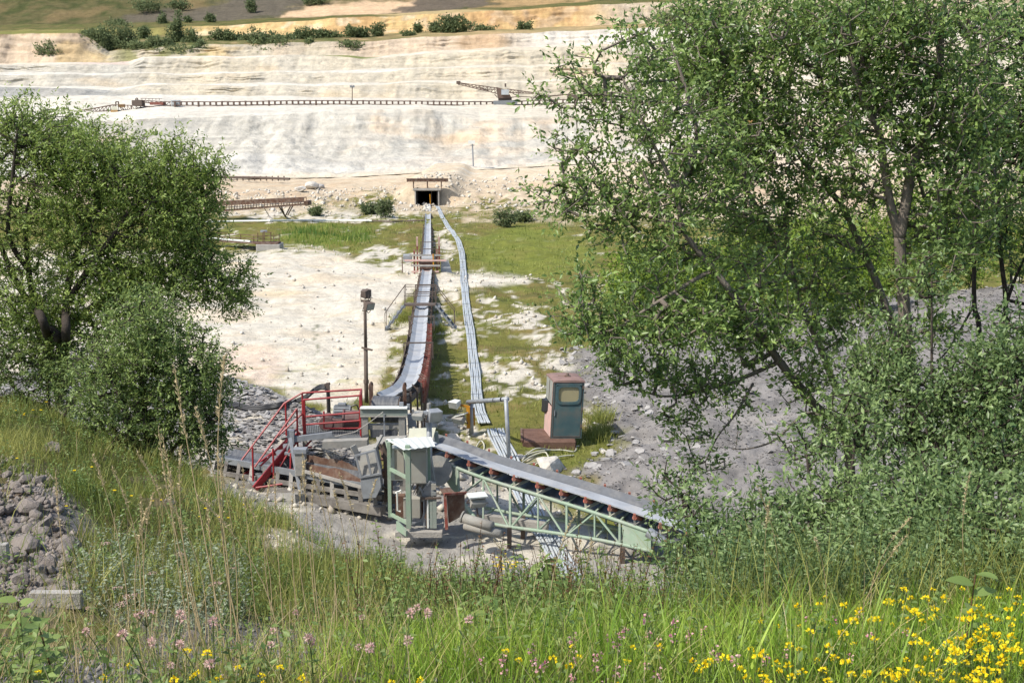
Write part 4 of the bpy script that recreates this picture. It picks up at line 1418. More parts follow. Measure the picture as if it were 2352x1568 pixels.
# tall dark mast in front of the white field
mg = on_ground(842, 925, 24)
ms = thing('floodlight_mast', 'tall thin rusty mast with floodlights in front of the bare white ground', 'mast', mg)
DM = mg.y
MB().tube([mg, P(841, 880, DM), P(840, 800, DM)], 0.065, 8).build('mast_pole', M_DARKSTEEL, ms, smooth=True)
MB().tube([P(840, 801, DM), P(838, 690, DM)], 0.05, 8).build('mast_pole', M_DARKSTEEL, ms, smooth=True)
MB().cyl(P(841, 872, DM), P(841, 880, DM), 0.085, 8).build('collar', M_DARKSTEEL, ms)
MB().bar(P(831, 798, DM), P(855, 804, DM - 0.2), 0.05).build('cross_arm', M_DARKSTEEL, ms)
MB().bar(P(829, 691, DM), P(850, 691, DM), 0.06).build('cross_arm', M_DARKSTEEL, ms)
floodlight(ms, P(838, 676, DM), math.radians(150), (0.26, 0.17, 0.30), M_DARKSTEEL, -0.1)
floodlight(ms, P(846, 675, DM + 0.1), math.radians(-100), (0.20, 0.16, 0.32), M_DARKSTEEL, 0.0)
floodlight(ms, P(847, 702, DM - 0.15), math.radians(45), (0.32, 0.2, 0.24), M_DARKSTEEL, 0.35)
MB().tube(lerp_path([P(842, 712, DM), P(845, 718, DM), P(850, 715, DM), P(851, 708, DM)], 4), 0.013, 5).build('cable', M_BLACK, ms)

# grey post with three lamps beside the cabinet
lg = P(988, 1090, 26.4)
lp = thing('lamp_post', 'grey steel lamp post with small floodlights beside the control cabinet', 'lamp post', (lg.x, lg.y, -0.2))
MB().tube([Vector((lg.x, lg.y, -0.2)), P(985, 940, 26.4)], 0.06, 10).build('post', M_GALV, lp, smooth=True)
MB().tube([P(985, 942, 26.4), P(985, 926, 26.4)], 0.045, 8).build('post_top', M_DUSTY, lp)
MB().bar(P(952, 948, 26.3), P(1008, 946, 26.3), 0.05, 0.04).build('cross_arm', M_GALV, lp)
floodlight(lp, P(998, 952, 26.2), math.radians(25), (0.30, 0.20, 0.26), M_GALV, 0.35)
floodlight(lp, P(962, 953, 26.3), math.radians(-20), (0.26, 0.2, 0.14), M_DUSTY, 0.5)
floodlight(lp, P(978, 951, 26.5), math.radians(-160), (0.24, 0.16, 0.16), M_GALV, 0.2)
# base block with small lamps left of the green truss
sb = thing('drive_unit', 'dusty grey drive housing with a toothed guard in front of the round drum cover', 'machine', P(975, 1210, 25.3))
MB().cyl(P(1004, 1080, 26.9), P(1004, 1080, 26.6), 0.34, 24).build('drum_cover', M_DUSTY, sb)
MB().plate([P(955, 1050, 26.5), P(992, 1046, 26.5), P(1002, 1105, 26.4), P(990, 1150, 26.3), P(962, 1145, 26.3)], -0.35).build('housing', M_DUSTY, sb)
MB().loft([[P(971, 1140, 25.4), P(1003, 1140, 25.4), P(1002, 1106, 25.4), P(988, 1104, 25.4), P(974, 1122, 25.4)], [P(971, 1140, 25.8), P(1003, 1140, 25.8), P(1002, 1106, 25.8), P(988, 1104, 25.8), P(974, 1122, 25.8)]]).build('toothed_guard', M_GALV, sb, bevel=0.01)
for k in range(9):
    MB().box(P(973 + k * 1.7, 1124 - k * 2.3, 25.38), (0.03, 0.04, 0.03)).build('tooth', M_GALV, sb)
MB().box(P(996, 1117, 25.36), (0.10, 0.03, 0.13)).build('window', M_CABINET, sb)
MB().box(P(996, 1133, 25.36), (0.10, 0.03, 0.08)).build('window', M_GLASS, sb)
MB().bar(P(966, 1144, 25.35), P(1014, 1143, 25.35), 0.04).build('cross_rod', M_DARKSTEEL, sb)
for u0, w_, mm in ((973, 0.02, M_GALV), (982, 0.035, M_WHITE), (990, 0.06, M_GREYGREEN), (998, 0.08, M_GREYGREEN), (979, 0.03, M_DARKSTEEL)):
    MB().bar(P(u0, 1143, 25.4), P(u0 + 1, 1212, 25.3), w_).build('leg', mm, sb)
tr = thing('rusty_tray', 'rusty open steel tray standing left of the green lattice girder', 'tray', P(1045, 1205, 25.1))
MB().bar(P(1022, 1133, 25.2), P(1026, 1215, 25.1), 0.06, 0.1).build('upright', M_RUSTRED, tr)
MB().plate([P(1026, 1138, 25.2), P(1066, 1134, 25.4), P(1066, 1180, 25.4), P(1030, 1200, 25.2)], -0.03).build('tray_side', M_RUST, tr)
MB().bar(P(1020, 1135, 25.15), P(1072, 1131, 25.4), 0.05).build('tray_rim', M_RUSTRED, tr)
MB().plate([P(1010, 1124, 25.3), P(1032, 1120, 25.5), P(1046, 1133, 25.3), P(1018, 1136, 25.2)], -0.02).build('tray_lid', M_RUST, tr)
fx = thing('floodlight', 'white topped floodlight facing down beside the rusty tray', 'floodlight', P(1095, 1215, 24.9))
floodlight(fx, P(1096, 1148, 24.9), math.radians(20), (0.34, 0.26, 0.2), M_DUSTY, 0.75)
MB().box(P(1096, 1137, 24.85), (0.40, 0.26, 0.03), rz=0.3, rx=0.1).build('rain_shield', M_WHITE, fx)
MB().bar(P(1092, 1145, 25.0), P(1100, 1200, 24.8), 0.03).build('stand', M_DARKSTEEL, fx)
bp = thing('steel_pipe', 'fat grey steel pipe lying under the lower chord of the green girder', 'pipe', P(1100, 1200, 24.8))
MB().tube([P(1062, 1188, 25.0), P(1130, 1208, 24.6)], 0.105, 16).build('pipe', M_DUSTY, bp, smooth=True)
MB().cyl(P(1061, 1186, 25.0), P(1064, 1187, 24.99), 0.13, 16).build('flange', M_DUSTY, bp)
MB().tube([P(1068, 1206, 24.95), P(1150, 1226, 24.55)], 0.09, 12).build('lower_pipe', M_DUSTY, bp, smooth=True)

# portal made of grey pipe with yellow lamp bracket
pg = thing('pipe_portal', 'grey pipe portal spanning the bundle of pipes', 'portal', on_ground(1083, 1000, 24))
q = pg.location
D1 = q.y
q2_ = on_ground(1170, 1060, 24)
D2 = q2_.y
tl, tr_ = P(1081, 923, D1), P(1162, 916, D2)
MB().tube([q, tl], 0.065, 10).build('upright', M_GALV, pg, smooth=True)
MB().tube([Vector((q2_.x, q2_.y, q2_.z - 0.1)), tr_], 0.055, 10).build('upright', M_GALV, pg, smooth=True)
MB().tube([tl + Vector((-0.08, 0, 0)), tr_ + Vector((0.04, 0, 0))], 0.06, 10).build('cross_pipe', M_GALV, pg, smooth=True)
for k in range(5):
    f = (k + 0.5) / 5
    p = tl.lerp(tr_, f)
    MB().cyl(p - (tr_ - tl).normalized() * 0.012, p + (tr_ - tl).normalized() * 0.012, 0.066, 10).build('band', M_BLACK, pg)
yl = thing('lamp_bracket', 'yellow bracket carrying two floodlights on the left leg of the pipe portal', 'lamp', P(1078, 965, D1))
MB().bar(P(1075, 932, D1 - 0.12), P(1076, 982, D1 - 0.12), 0.10, 0.08).build('bracket_plate', M_YELLOW, yl)
MB().bar(P(1088, 936, D1 + 0.1), P(1089, 976, D1 + 0.1), 0.06, 0.06).build('bracket_plate', M_YELLOW, yl)
MB().bar(P(1076, 934, D1 - 0.12), P(1052, 928, D1 - 0.15), 0.06).build('bracket_arm', M_YELLOW, yl)
floodlight(yl, P(1046, 927, D1 - 0.2), math.radians(-35), (0.30, 0.26, 0.20), M_WHITE, 0.2)
floodlight(yl, P(1056, 962, D1 - 0.2), math.radians(-40), (0.38, 0.24, 0.20), M_DUSTY, 0.5)
MB().box(P(1059, 952, D1 - 0.2), (0.36, 0.22, 0.025), rz=-0.5, ry=-0.35).build('rain_shield', M_WHITE, yl)

# ================================================================== GREEN LATTICE CONVEYOR
gl_ = thing('lattice_conveyor', 'pale green lattice conveyor with a pale belt descending to the right', 'conveyor', P(1300, 1250, 24.8))
NEAR_T = [P(1000, 1056, 27.0), P(1024, 1064, 26.85), P(1115, 1099, 26.3), P(1250, 1141, 25.5), P(1380, 1182, 24.75), P(1500, 1224, 24.05)]
FARV = Vector((0.30, 0.80, 0.0))
tpath = lerp_path(NEAR_T, 4)


def chord(pts, r, nm, m=M_GREEN):
    return MB().tube(pts, r, 8).build(nm, m, gl_, smooth=True)


chord(tpath, 0.042, 'top_chord')
chord([p + FARV for p in tpath], 0.042, 'top_chord')
LOW = [P(1082, 1192, 26.0), P(1160, 1208, 25.6), P(1250, 1220, 25.2), P(1380, 1240, 24.6), P(1500, 1266, 24.0)]
lpath = lerp_path(LOW, 4)
chord(lpath, 0.04, 'bottom_chord')
chord([p + FARV for p in lpath], 0.04, 'bottom_chord')


def ptx(path, u):
    best = min(range(len(path) - 1), key=lambda i: abs(proj(*path[i])[0] - u) + abs(proj(*path[i + 1])[0] - u))
    a, b = path[best], path[best + 1]
    ua, ub = proj(*a)[0], proj(*b)[0]
    return a.lerp(b, (u - ua) / (ub - ua))


nodes_t = [1110, 1236, 1366]
nodes_b = [1050, 1170, 1294, 1424]
for off in (Vector((0, 0, 0)), FARV):
    for u0 in (1052, 1172, 1302, 1424):
        MB().tube([ptx(tpath, u0) + off, (ptx(lpath, u0) if u0 > 1085 else P(1054, 1142, 26.5)) + off], 0.032, 6).build('lattice_post', M_GREEN, gl_)
    for u0 in nodes_t:
        t_ = ptx(tpath, u0)
        l_ = ptx(lpath, u0 - 62) if u0 > 1150 else P(1052, 1142, 26.5)
        MB().tube([t_ + off, l_ + off], 0.024, 6).build('lattice_brace', M_GREEN, gl_)
        MB().tube([t_ + off, ptx(lpath, u0 + 58) + off], 0.024, 6).build('lattice_brace', M_GREEN, gl_)
        MB().tube([t_ + off, (ptx(lpath, max(u0, 1090)) + off)], 0.022, 6).build('lattice_post', M_GREEN, gl_)
for u0 in (1100, 1172, 1236, 1302, 1366, 1424, 1490):
    MB().bar(ptx(lpath, u0), ptx(lpath, u0) + FARV, 0.04).build('cross_tie', M_GREEN, gl_)
    MB().bar(ptx(tpath, u0), ptx(tpath, u0) + FARV, 0.04).build('cross_tie', M_GREEN, gl_)
MB().tube([P(1062, 1152, 26.2), P(1092, 1193, 25.8)], 0.055, 8).build('lower_strut', M_GREEN, gl_)
MB().plate([P(1001, 1058, 26.98), P(1051, 1077, 26.66), P(1053, 1143, 26.6), P(1040, 1125, 26.7), P(1012, 1085, 26.9)], -0.02).build('gusset_plate', M_GREEN, gl_)
MB().plate([P(982, 1040, 27.1), P(1003, 1052, 27.0), P(1003, 1080, 27.0), P(985, 1060, 27.05)], -0.03).build('end_plate', M_GALV, gl_)
MB().plate([ptx(tpath, 1430) - Vector((0, 0, 0.04)), ptx(tpath, 1496) - Vector((0, 0, 0.04)), ptx(lpath, 1496), ptx(lpath, 1432)], -0.02).build('side_panel', M_GREEN, gl_)
# carrying belt, trough shaped, above the chords
ctr = [p + FARV * 0.5 + Vector((0, 0, 0.20)) for p in tpath]
e0 = ctr[-1] + (ctr[-1] - ctr[-4]).normalized() * 1.3 + Vector((0, 0, -0.02))
ctr = ctr + [ctr[-1].lerp(e0, 0.5), e0]
s0 = ctr[0] + (ctr[0] - ctr[1]).normalized() * 0.55 + Vector((0, 0, 0.0))
ctr = [s0] + ctr
W = 0.70
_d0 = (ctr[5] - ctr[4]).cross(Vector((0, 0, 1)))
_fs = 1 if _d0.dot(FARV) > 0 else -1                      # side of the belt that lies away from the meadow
MB().ribbon(ctr, sorted([(-_fs * W / 2, 0.075), (-_fs * W * 0.22, 0.0), (_fs * W * 0.26, 0.0)]), 0.018).build('belt', M_BELT, gl_)
MB().ribbon(ctr, sorted([(_fs * W * 0.26, 0.0), (_fs * W * 0.30, 0.015), (_fs * W / 2, 0.13)]), 0.018).build('belt_edge', mat('dark belt edge', (0.125, 0.135, 0.15), 0.6, col2=(0.085, 0.09, 0.10), scale=3.0, dust=(0.2, 0.2, 0.2)), gl_, label='dark far edge of the belt')  # far flange in a darker colour than the belt bed
MB().ribbon([p - Vector((0, 0, 0.26)) for p in ctr], [(-W / 2, 0), (W / 2, 0)], 0.015).build('return_belt', M_BELT_DARK, gl_)
Lc = path_len(ctr)
k = 0
d = 0.35
while d < Lc - 0.2:
    p, q_ = path_at(ctr, d)
    x = q_.cross(Vector((0, 0, 1))).normalized()
    fr_ = MB()
    fr_.bar(p - x * 0.44 - Vector((0, 0, 0.17)), p + x * 0.44 - Vector((0, 0, 0.17)), 0.05)
    for sgn in (-1, 1):
        fr_.bar(p + x * sgn * 0.40 - Vector((0, 0, 0.17)), p + x * sgn * 0.43 + Vector((0, 0, 0.03)), 0.045, 0.03)
    idl = fr_.build('idler_frame', M_CREAMSHEET if k % 3 else M_DUSTY, gl_)
    for sgn in (-1, 1):
        MB().cyl(p + x * sgn * 0.17 - Vector((0, 0, 0.085)), p + x * sgn * 0.40 + Vector((0, 0, 0.0)), 0.042, 10).cyl(p + x * sgn * 0.40 + Vector((0, 0, 0.0)), p + x * sgn * 0.43 + Vector((0, 0, 0.012)), 0.052, 8).build('roller', M_ROLLER, idl)
        MB().box(p + x * sgn * 0.425 + Vector((0, 0, 0.10 if sgn == _fs else 0.04)), (0.05, 0.06, 0.11)).build('roller_cap', M_ROLLER, idl)
    MB().cyl(p - x * 0.16 - Vector((0, 0, 0.085)), p + x * 0.16 - Vector((0, 0, 0.085)), 0.042, 8).build('roller', M_DARKSTEEL, idl)
    d += 0.60
    k += 1
# head pulley and tail motor
MB().cyl(s0 + FARV.normalized() * -0.4 - Vector((0, 0, 0.13)), s0 + FARV.normalized() * 0.4 - Vector((0, 0, 0.13)), 0.125, 16).build('head_pulley', M_DARKSTEEL, gl_)
te = e0 - Vector((0, 0, 0.13))
MB().cyl(te - FARV.normalized() * 0.42, te + FARV.normalized() * 0.42, 0.125, 16).build('tail_pulley', M_DARKSTEEL, gl_)
cm = P(1514, 1238, 23.7)
MB().cyl(cm + Vector((-0.22, 0.12, 0.12)), cm + Vector((0.16, -0.05, -0.1)), 0.11, 14).cyl(cm + Vector((0.14, -0.04, -0.08)), cm + Vector((0.2, -0.07, -0.12)), 0.13, 14).build('tail_motor', M_GALV, gl_)
for (u0, v0, D_) in ((1170, 1212, 25.4), (1430, 1256, 24.3)):
    a = P(u0, v0, D_)
    MB().bar(a, (a.x, a.y, hz(a.x, a.y) - 0.05), 0.10).build('support_leg', M_DARKSTEEL, gl_)
    a = a + FARV
    MB().bar(a, (a.x, a.y, hz(a.x, a.y) - 0.05), 0.10).build('support_leg', M_DARKSTEEL, gl_)
# a rear steel beam lying under the girder
rbm = P(1080, 1100, 27.5)
rbm_o = tag(MB().bar(P(1062, 1180, 26.2), P(1260, 1208, 25.9), 0.16, 0.14).build('timber_beam', M_CONC), 'grey weathered beam lying on the ground behind the green girder', 'beam')

# ================================================================== OPERATOR CAB
cq = on_ground(1262, 1031, 25)
DC = cq.y + 0.30
cab = thing('operator_cab', 'old teal and pink machine cab with a rounded window standing on a rusty base', 'cab', (cq.x, DC, cq.z))
zb, zt_ = P(1295, 1006, DC).z, P(1295, 876, DC).z
xl, xr = P(1266, 940, DC).x, P(1336, 940, DC).x
Ht = zt_ - zb
dep = 0.95
lean = -0.04                   # leans back slightly towards the left side


def cabpt(x, y, z):
    """x 0..1 across the front, y 0..1 front to back, z 0..1 up; the side wall turns away to the left"""
    fx = xl + (xr - xl) * x - 0.17 * y
    return Vector((fx + 0.075 * z, DC + dep * y, zb + Ht * z))


def slab(pts, t):
    return MB().plate(pts, t)


# front wall with a rounded window opening
front = MB()
n_ = 24
cxw, czw, rxw, rzw = 0.5, 0.775, 0.335, 0.125
inner, outer = [], []
for k in range(n_):
    a = 2 * math.pi * k / n_
    c_, s_ = math.cos(a), math.sin(a)
    e = 0.42
    ex = abs(c_) ** e * (1 if c_ > 0 else -1)
    es = abs(s_) ** e * (1 if s_ > 0 else -1)
    inner.append((cxw + rxw * ex, czw + rzw * es * 1.05))
    sc_ = 1 / max(abs(c_), abs(s_))
    outer.append((0.5 + 0.5 * c_ * sc_, 0.5 + 0.5 * s_ * sc_))
rings = []
for ring, yy in ((inner, 0.03), (outer, 0.03), (outer, -0.0), (inner, -0.0)):
    rings.append([cabpt(x, yy, z) for x, z in ring])
rings.append(rings[0])
front.loft(rings, cap=False)
front.build('front_wall', M_TEAL, cab)
fr2 = MB()
rings = []
for sc_, yy in ((1.0, -0.03), (1.22, -0.03), (1.22, 0.0), (1.0, 0.0)):
    rings.append([cabpt(cxw + (x - cxw) * sc_, yy, czw + (z - czw) * (sc_ if sc_ == 1 else 1.36)) for x, z in inner])
rings.append(rings[0])
fr2.loft(rings, cap=False)
fr2.build('window_frame', M_TEAL, cab)
MB().plate([cabpt(x, 0.02, z) for x, z in inner], 0.004).build('window_pane', M_CABLIGHT, cab)
MB().plate([cabpt(0.55, 0.5, 0.68), cabpt(0.62, 0.5, 0.68), cabpt(0.62, 0.5, 0.9), cabpt(0.55, 0.5, 0.9)], 0.02).build('inner_post', M_DARKSTEEL, cab)
MB().loft([[cabpt(0.0, 0.035, 0), cabpt(0, 1, 0), cabpt(0, 1, 0.56), cabpt(0, 0.035, 0.5)], [cabpt(0.03, 0.035, 0), cabpt(0.03, 1, 0), cabpt(0.03, 1, 0.56), cabpt(0.03, 0.035, 0.5)]]).build('side_wall', M_PINK, cab)
MB().loft([[cabpt(0.004, 0.16, 0.56), cabpt(0.004, 1, 0.60), cabpt(0.004, 1, 0.97), cabpt(0.004, 0.16, 0.97)], [cabpt(0.03, 0.16, 0.56), cabpt(0.03, 1, 0.60), cabpt(0.03, 1, 0.97), cabpt(0.03, 0.16, 0.97)]]).build('side_window', M_CABGREY, cab)
MB().loft([[cabpt(-0.004, 0.035, 0.5), cabpt(-0.004, 0.15, 0.5), cabpt(-0.004, 0.15, 0.97), cabpt(-0.004, 0.035, 0.97)], [cabpt(0.03, 0.035, 0.5), cabpt(0.03, 0.15, 0.5), cabpt(0.03, 0.15, 0.97), cabpt(0.03, 0.035, 0.97)]]).build('corner_post', M_PINK, cab)
MB().bar(cabpt(-0.012, 0.02, 0.0), cabpt(-0.012, 0.02, 0.98), 0.03).build('edge_strip', M_DARKSTEEL, cab)
MB().bar(cabpt(0.0, 0.55, 0.6), cabpt(0.0, 0.55, 0.96), 0.02).build('window_bar', M_DARKSTEEL, cab)
MB().loft([[cabpt(0.97, 0.035, 0), cabpt(0.97, 1, 0), cabpt(0.97, 1, 1), cabpt(0.97, 0.035, 1)], [cabpt(1, 0.035, 0), cabpt(1, 1, 0), cabpt(1, 1, 1), cabpt(1, 0.035, 1)]]).build('side_wall', M_TEAL, cab)
MB().loft([[cabpt(0, 1, 0), cabpt(1, 1, 0), cabpt(1, 1, 0.6), cabpt(0, 1, 0.6)], [cabpt(0, 1.03, 0), cabpt(1, 1.03, 0), cabpt(1, 1.03, 0.6), cabpt(0, 1.03, 0.6)]]).build('back_wall', M_TEAL, cab)
# domed roof
rf = MB()
rings = []
for k in range(7):
    y = k / 6
    row = []
    for j in range(9):
        x = j / 8
        z = 1.0 + 0.05 * (math.sin(math.pi * min(max(x, 0.02), 0.98)) ** 0.5) * (0.35 + 0.65 * math.sin(math.pi * min(max(y, 0.03), 0.97)) ** 0.5)
        row.append(cabpt(x * 1.03 - 0.015, y * 1.05 - 0.03, z))
    row += [cabpt(1.015, y * 1.05 - 0.03, 0.985), cabpt(-0.015, y * 1.05 - 0.03, 0.985)]
    rings.append(row)
rf.loft(rings)
rf.build('roof', M_ROOFPINK, cab, smooth=False)
hb = cabpt(0.52, 0.35, 1.045)
MB().box(hb, (0.16, 0.12, 0.05)).cyl(hb, hb + Vector((0, 0, 0.09)), 0.04, 8).cyl(hb + Vector((-0.25, 0.1, -0.01)), hb + Vector((0, 0, 0.0)), 0.02, 6).build('beacon_mount', M_RUST, cab)
MB().loft([[cabpt(-0.005, 0.6, 0.40), cabpt(-0.07, 0.75, 0.36), cabpt(-0.07, 0.75, 0.56), cabpt(-0.005, 0.6, 0.58)], [cabpt(-0.005, 0.95, 0.30), cabpt(-0.12, 1.0, 0.34), cabpt(-0.12, 1.0, 0.56), cabpt(-0.005, 0.95, 0.58)]]).build('air_duct', M_BLACK, cab)
for zz in (0.22, 0.52, 0.9):
    MB().box(cabpt(0.965, -0.012, zz), (0.05, 0.03, 0.09)).build('hinge', M_DARKSTEEL, cab)
MB().bar(cabpt(0.07, -0.02, 0.40), cabpt(0.07, -0.02, 0.50), 0.02).build('door_handle', M_GALV, cab)
for x_ in (0.035, 0.945):
    MB().bar(cabpt(x_, -0.003, 0.03), cabpt(x_, -0.003, 0.97), 0.012, 0.012).build('door_seam', M_DARKSTEEL, cab)
MB().bar(cabpt(0.035, -0.003, 0.03), cabpt(0.945, -0.003, 0.03), 0.012, 0.02).build('door_seam', M_DARKSTEEL, cab)
MB().loft([[cabpt(x, -0.034, z) for x, z in ((0.08, 0.955), (0.92, 0.955), (0.92, 0.94), (0.08, 0.94))], [cabpt(x, 0.0, z) for x, z in ((0.08, 0.962), (0.92, 0.962), (0.92, 0.94), (0.08, 0.94))]]).build('rain_gutter', M_TEAL, cab)
# rusty plinth
pb0 = Vector((P(1198, 1012, DC - 0.2).x, DC - 0.15, 0))
zbase = zb - 0.005
m = MB()
x0, x1 = P(1200, 1015, DC).x, P(1322, 1015, DC).x
m.box(((x0 + x1) / 2, DC + 0.40, zbase - 0.22), (x1 - x0, 1.4, 0.44))
m.build('plinth', mat('brown rusty plinth', (0.105, 0.058, 0.043), 0.9, col2=(0.16, 0.095, 0.07), scale=4.0, bump=0.3), cab, bevel=0.03)
MB().bar((x0 - 0.02, DC - 0.30, zbase + 0.0), (x0 - 0.02, DC + 1.0, zbase + 0.0), 0.06).build('plinth_rim', M_RUST, cab)
# ---- tangle of pale hoses
def hose_line(pts, r, m, name, label, cat, group):
    pp = [on_ground(u, v, 20) + Vector((0, 0, 0.03 + 0.03 * (k % 3))) for k, (u, v) in enumerate(pts)]
    return tag(MB().tube(lerp_path(pp, 6), r, 6).build(name, m, None, smooth=True), label, cat, group)


for pts, lab in (
        ([(1200, 1060), (1212, 1048), (1235, 1040), (1275, 1036), (1330, 1030)], 'uppermost pale hose lying along the foot of the cab plinth'),
        ([(1198, 1066), (1222, 1052), (1252, 1048), (1262, 1060), (1272, 1072), (1262, 1084)], 'pale hose bent in a double curve in front of the cab'),
        ([(1205, 1052), (1240, 1043), (1290, 1043), (1318, 1040), (1322, 1034), (1300, 1030)], 'pale hose looped back beside the grass tuft'),
        ([(1196, 1072), (1240, 1066), (1290, 1056), (1318, 1048)], 'straight pale hose crossing over the white stone slab'),
        ([(1085, 1052), (1092, 1035), (1104, 1020), (1112, 1025), (1110, 1045), (1104, 1058)], 'thin pale hose standing in a loop behind the green conveyor'),
        ([(1262, 1088), (1252, 1078), (1240, 1072), (1222, 1076)], 'short pale hose end hanging over the white slab')):
    hose_line(pts, 0.022, M_ROPE, 'loose_hose', lab, 'hose', 'pale hoses lying by the cab')


def rock_mesh(seed, n=1, squash=(1, 1, 0.7), rough=0.22):
    """irregular faceted stone of about unit size, base at z=0"""
    import bmesh
    bm = bmesh.new()
    bmesh.ops.create_icosphere(bm, subdivisions=n + 1, radius=0.5)
    r = random.Random(seed)
    ds = [Vector((r.gauss(0, 1), r.gauss(0, 1), r.gauss(0, 1))).normalized() for _ in range(9)]
    cut = [r.uniform(0.26, 0.44) for _ in ds]
    for v in bm.verts:
        p = v.co.copy()
        for d_, c_ in zip(ds, cut):
            k_ = p.dot(d_)
            if k_ > c_:
                p -= d_ * (k_ - c_)
        p *= 1 + r.uniform(-rough, rough) * 0.25
        v.co = Vector((p.x * squash[0], p.y * squash[1], p.z * squash[2] + 0.30 * squash[2]))
    me = bpy.data.meshes.new('rock')
    bm.to_mesh(me)
    bm.free()
    return me


def put_mesh(me, name, m, loc, sc=1.0, rot=None, parent=None):
    if not me.materials:
        me.materials.append(m)
    o = bpy.data.objects.new(name, me)
    COL.objects.link(o)
    if parent is not None:
        o.parent = parent
        loc = Vector(loc) - gp(parent)
    o.location = loc
    o.scale = sc if isinstance(sc, (tuple, list)) else (sc,) * 3
    o.rotation_euler = rot or (random.uniform(-.2, .2), random.uniform(-.2, .2), random.uniform(0, 6.28))
    return o


for k, (u, v, s, lab) in enumerate(((1038, 1012, 0.52, 'large white chalk boulder in the grass right of the cream hood'),
                                    (1262, 1082, 0.95, 'broad white chalk slab below the pale hoses'),
                                    (1388, 1040, 0.22, 'small pale stone at the foot of the slate heap beside the grass tuft'),
                                    (1196, 1052, 0.3, 'low white chalk stone between pipes and rusty plinth'),
                                    (1095, 1058, 0.30, 'white chalk stone half hidden behind the green conveyor belt'))):
    o = put_mesh(rock_mesh(100 + k, 2, (1.2, 0.9, 0.62)), 'boulder', M_CHALK, on_ground(u, v, 20) - Vector((0, 0, 0.04)), s, (0, 0, k * 1.3))
    tag(o, lab, 'boulder')

# ================================================================== THINGS IN THE MIDDLE DISTANCE
# rusty gantry on V shaped legs
gy = 101.0
gt = thing('conveyor_gantry', 'long rusty conveyor gantry on splayed legs left of the tunnel', 'gantry', on_ground(655, 497, 60))
A0, A1 = P(470, 466, gy + 3), P(698, 455, gy)
B0, B1 = P(470, 488, gy + 3), P(698, 470, gy)
gperp = Vector((0.05, 1.0, 0)) * 0.9
MB().bar(A0 + Vector((0, 0, -0.12)), A1 + Vector((0, 0, -0.12)), 0.06, 0.36).build('side_board', M_RUST, gt)
for off in (Vector((0, 0, 0)), gperp):
    MB().bar(A0 + off, A1 + off, 0.08).build('top_chord', M_RUST, gt)
    MB().bar(B0 + off, B1 + off, 0.10).build('bottom_chord', M_RUST, gt)
    for k in range(19):
        f = k / 18
        MB().bar(A0.lerp(A1, f) + off, B0.lerp(B1, f) + off, 0.055).build('gantry_post', M_RUST, gt)
MB().bar(A0.lerp(B0, 0.65) + gperp * 0.5, A1.lerp(B1, 0.65) + gperp * 0.5, 0.7, 0.03).build('belt', M_BELT_DARK, gt)
MB().cyl(P(704, 467, gy) - gperp * 0.1, P(704, 467, gy) + gperp, 0.22, 12).build('end_drum', M_RUST, gt)
MB().bar(P(698, 466, gy), P(708, 467, gy), 0.3, 0.3).build('end_box', M_RUST, gt)
foot_ = gt.location.copy()
for u0 in (641, 646, 667):
    MB().bar(foot_ + Vector((0.0, 0, -0.05)), P(u0, 474, gy), 0.08).build('splayed_leg', M_DARKSTEEL, gt)
MB().bar(foot_ + gperp + Vector((0.0, 0, -0.05)), P(667, 474, gy) + gperp, 0.08).build('splayed_leg', M_DARKSTEEL, gt)
MB().bar(P(607, 478, gy), on_ground(618, 497, 60), 0.04).build('stay_wire', M_DARKSTEEL, gt)

# white pipe on thin supports, carried on as a dark pipe
wp = thing('water_pipe', 'long thin white pipe on short stakes behind the green reeds', 'pipe', on_ground(700, 512, 60))
wpts = []
for u, v in ((430, 512), (530, 508), (620, 507), (700, 506), (780, 506.5), (855, 507)):
    g = on_ground(u, v + 4, 60)
    wpts.append(P(u, v, g.y))
MB().tube(wpts, 0.075, 8).build('white_pipe', M_WHITE, wp)
dpts = [P(u, v, on_ground(u, v + 4, 60).y) for u, v in ((855, 507), (900, 509), (930, 508), (975, 506))]
MB().tube(dpts, 0.06, 7).build('dark_pipe', M_DARKSTEEL, wp)
for k, (u, v) in enumerate(((560, 508), (605, 507), (718, 506), (842, 507))):
    p = P(u, v, on_ground(u, v + 4, 60).y)
    MB().bar(p - Vector((0, 0, 0.5)), p, 0.06).build('stake', M_DARKSTEEL, wp)

# jetty with railing over the reed pond
jy = on_ground(620, 572, 40).y
jt = thing('pump_jetty', 'small rusty jetty with railings and a concrete block beside the reeds', 'jetty', on_ground(620, 572, 40))
zj = P(620, 559, jy).z
MB().box((P(618, 565, jy).x, jy + 0.3, zj - 0.30), (1.55, 1.4, 0.55)).build('concrete_block', M_CONC, jt, bevel=0.03)
dk0, dk1 = P(470, 550, jy + 2.5), P(600, 558, jy + 0.3)
MB().bar(dk0, dk1, 0.9, 0.08).build('walkway', M_RUST, jt)
MB().bar(P(590, 558, jy + 0.2), P(642, 557, jy + 0.2), 1.1, 0.08).build('deck', M_RUST, jt)
MB().tube([P(470, 546, jy + 2.2), P(575, 555, jy + 0.3)], 0.07, 8).build('pipe', M_WHITE, jt)
for (u, vt, vb) in ((592, 535, 558), (604, 533, 558), (607, 531, 558), (622, 534, 558), (629, 540, 558), (641, 538, 556), (583, 540, 557), (553, 537, 554), (527, 536, 552), (500, 534, 550), (478, 532, 549)):
    a = P(u, vb, jy + 0.1 + max(0, (600 - u)) * 0.018)
    MB().bar(a, P(u, vt, a.y), 0.045).build('rail_post', M_RUST, jt)
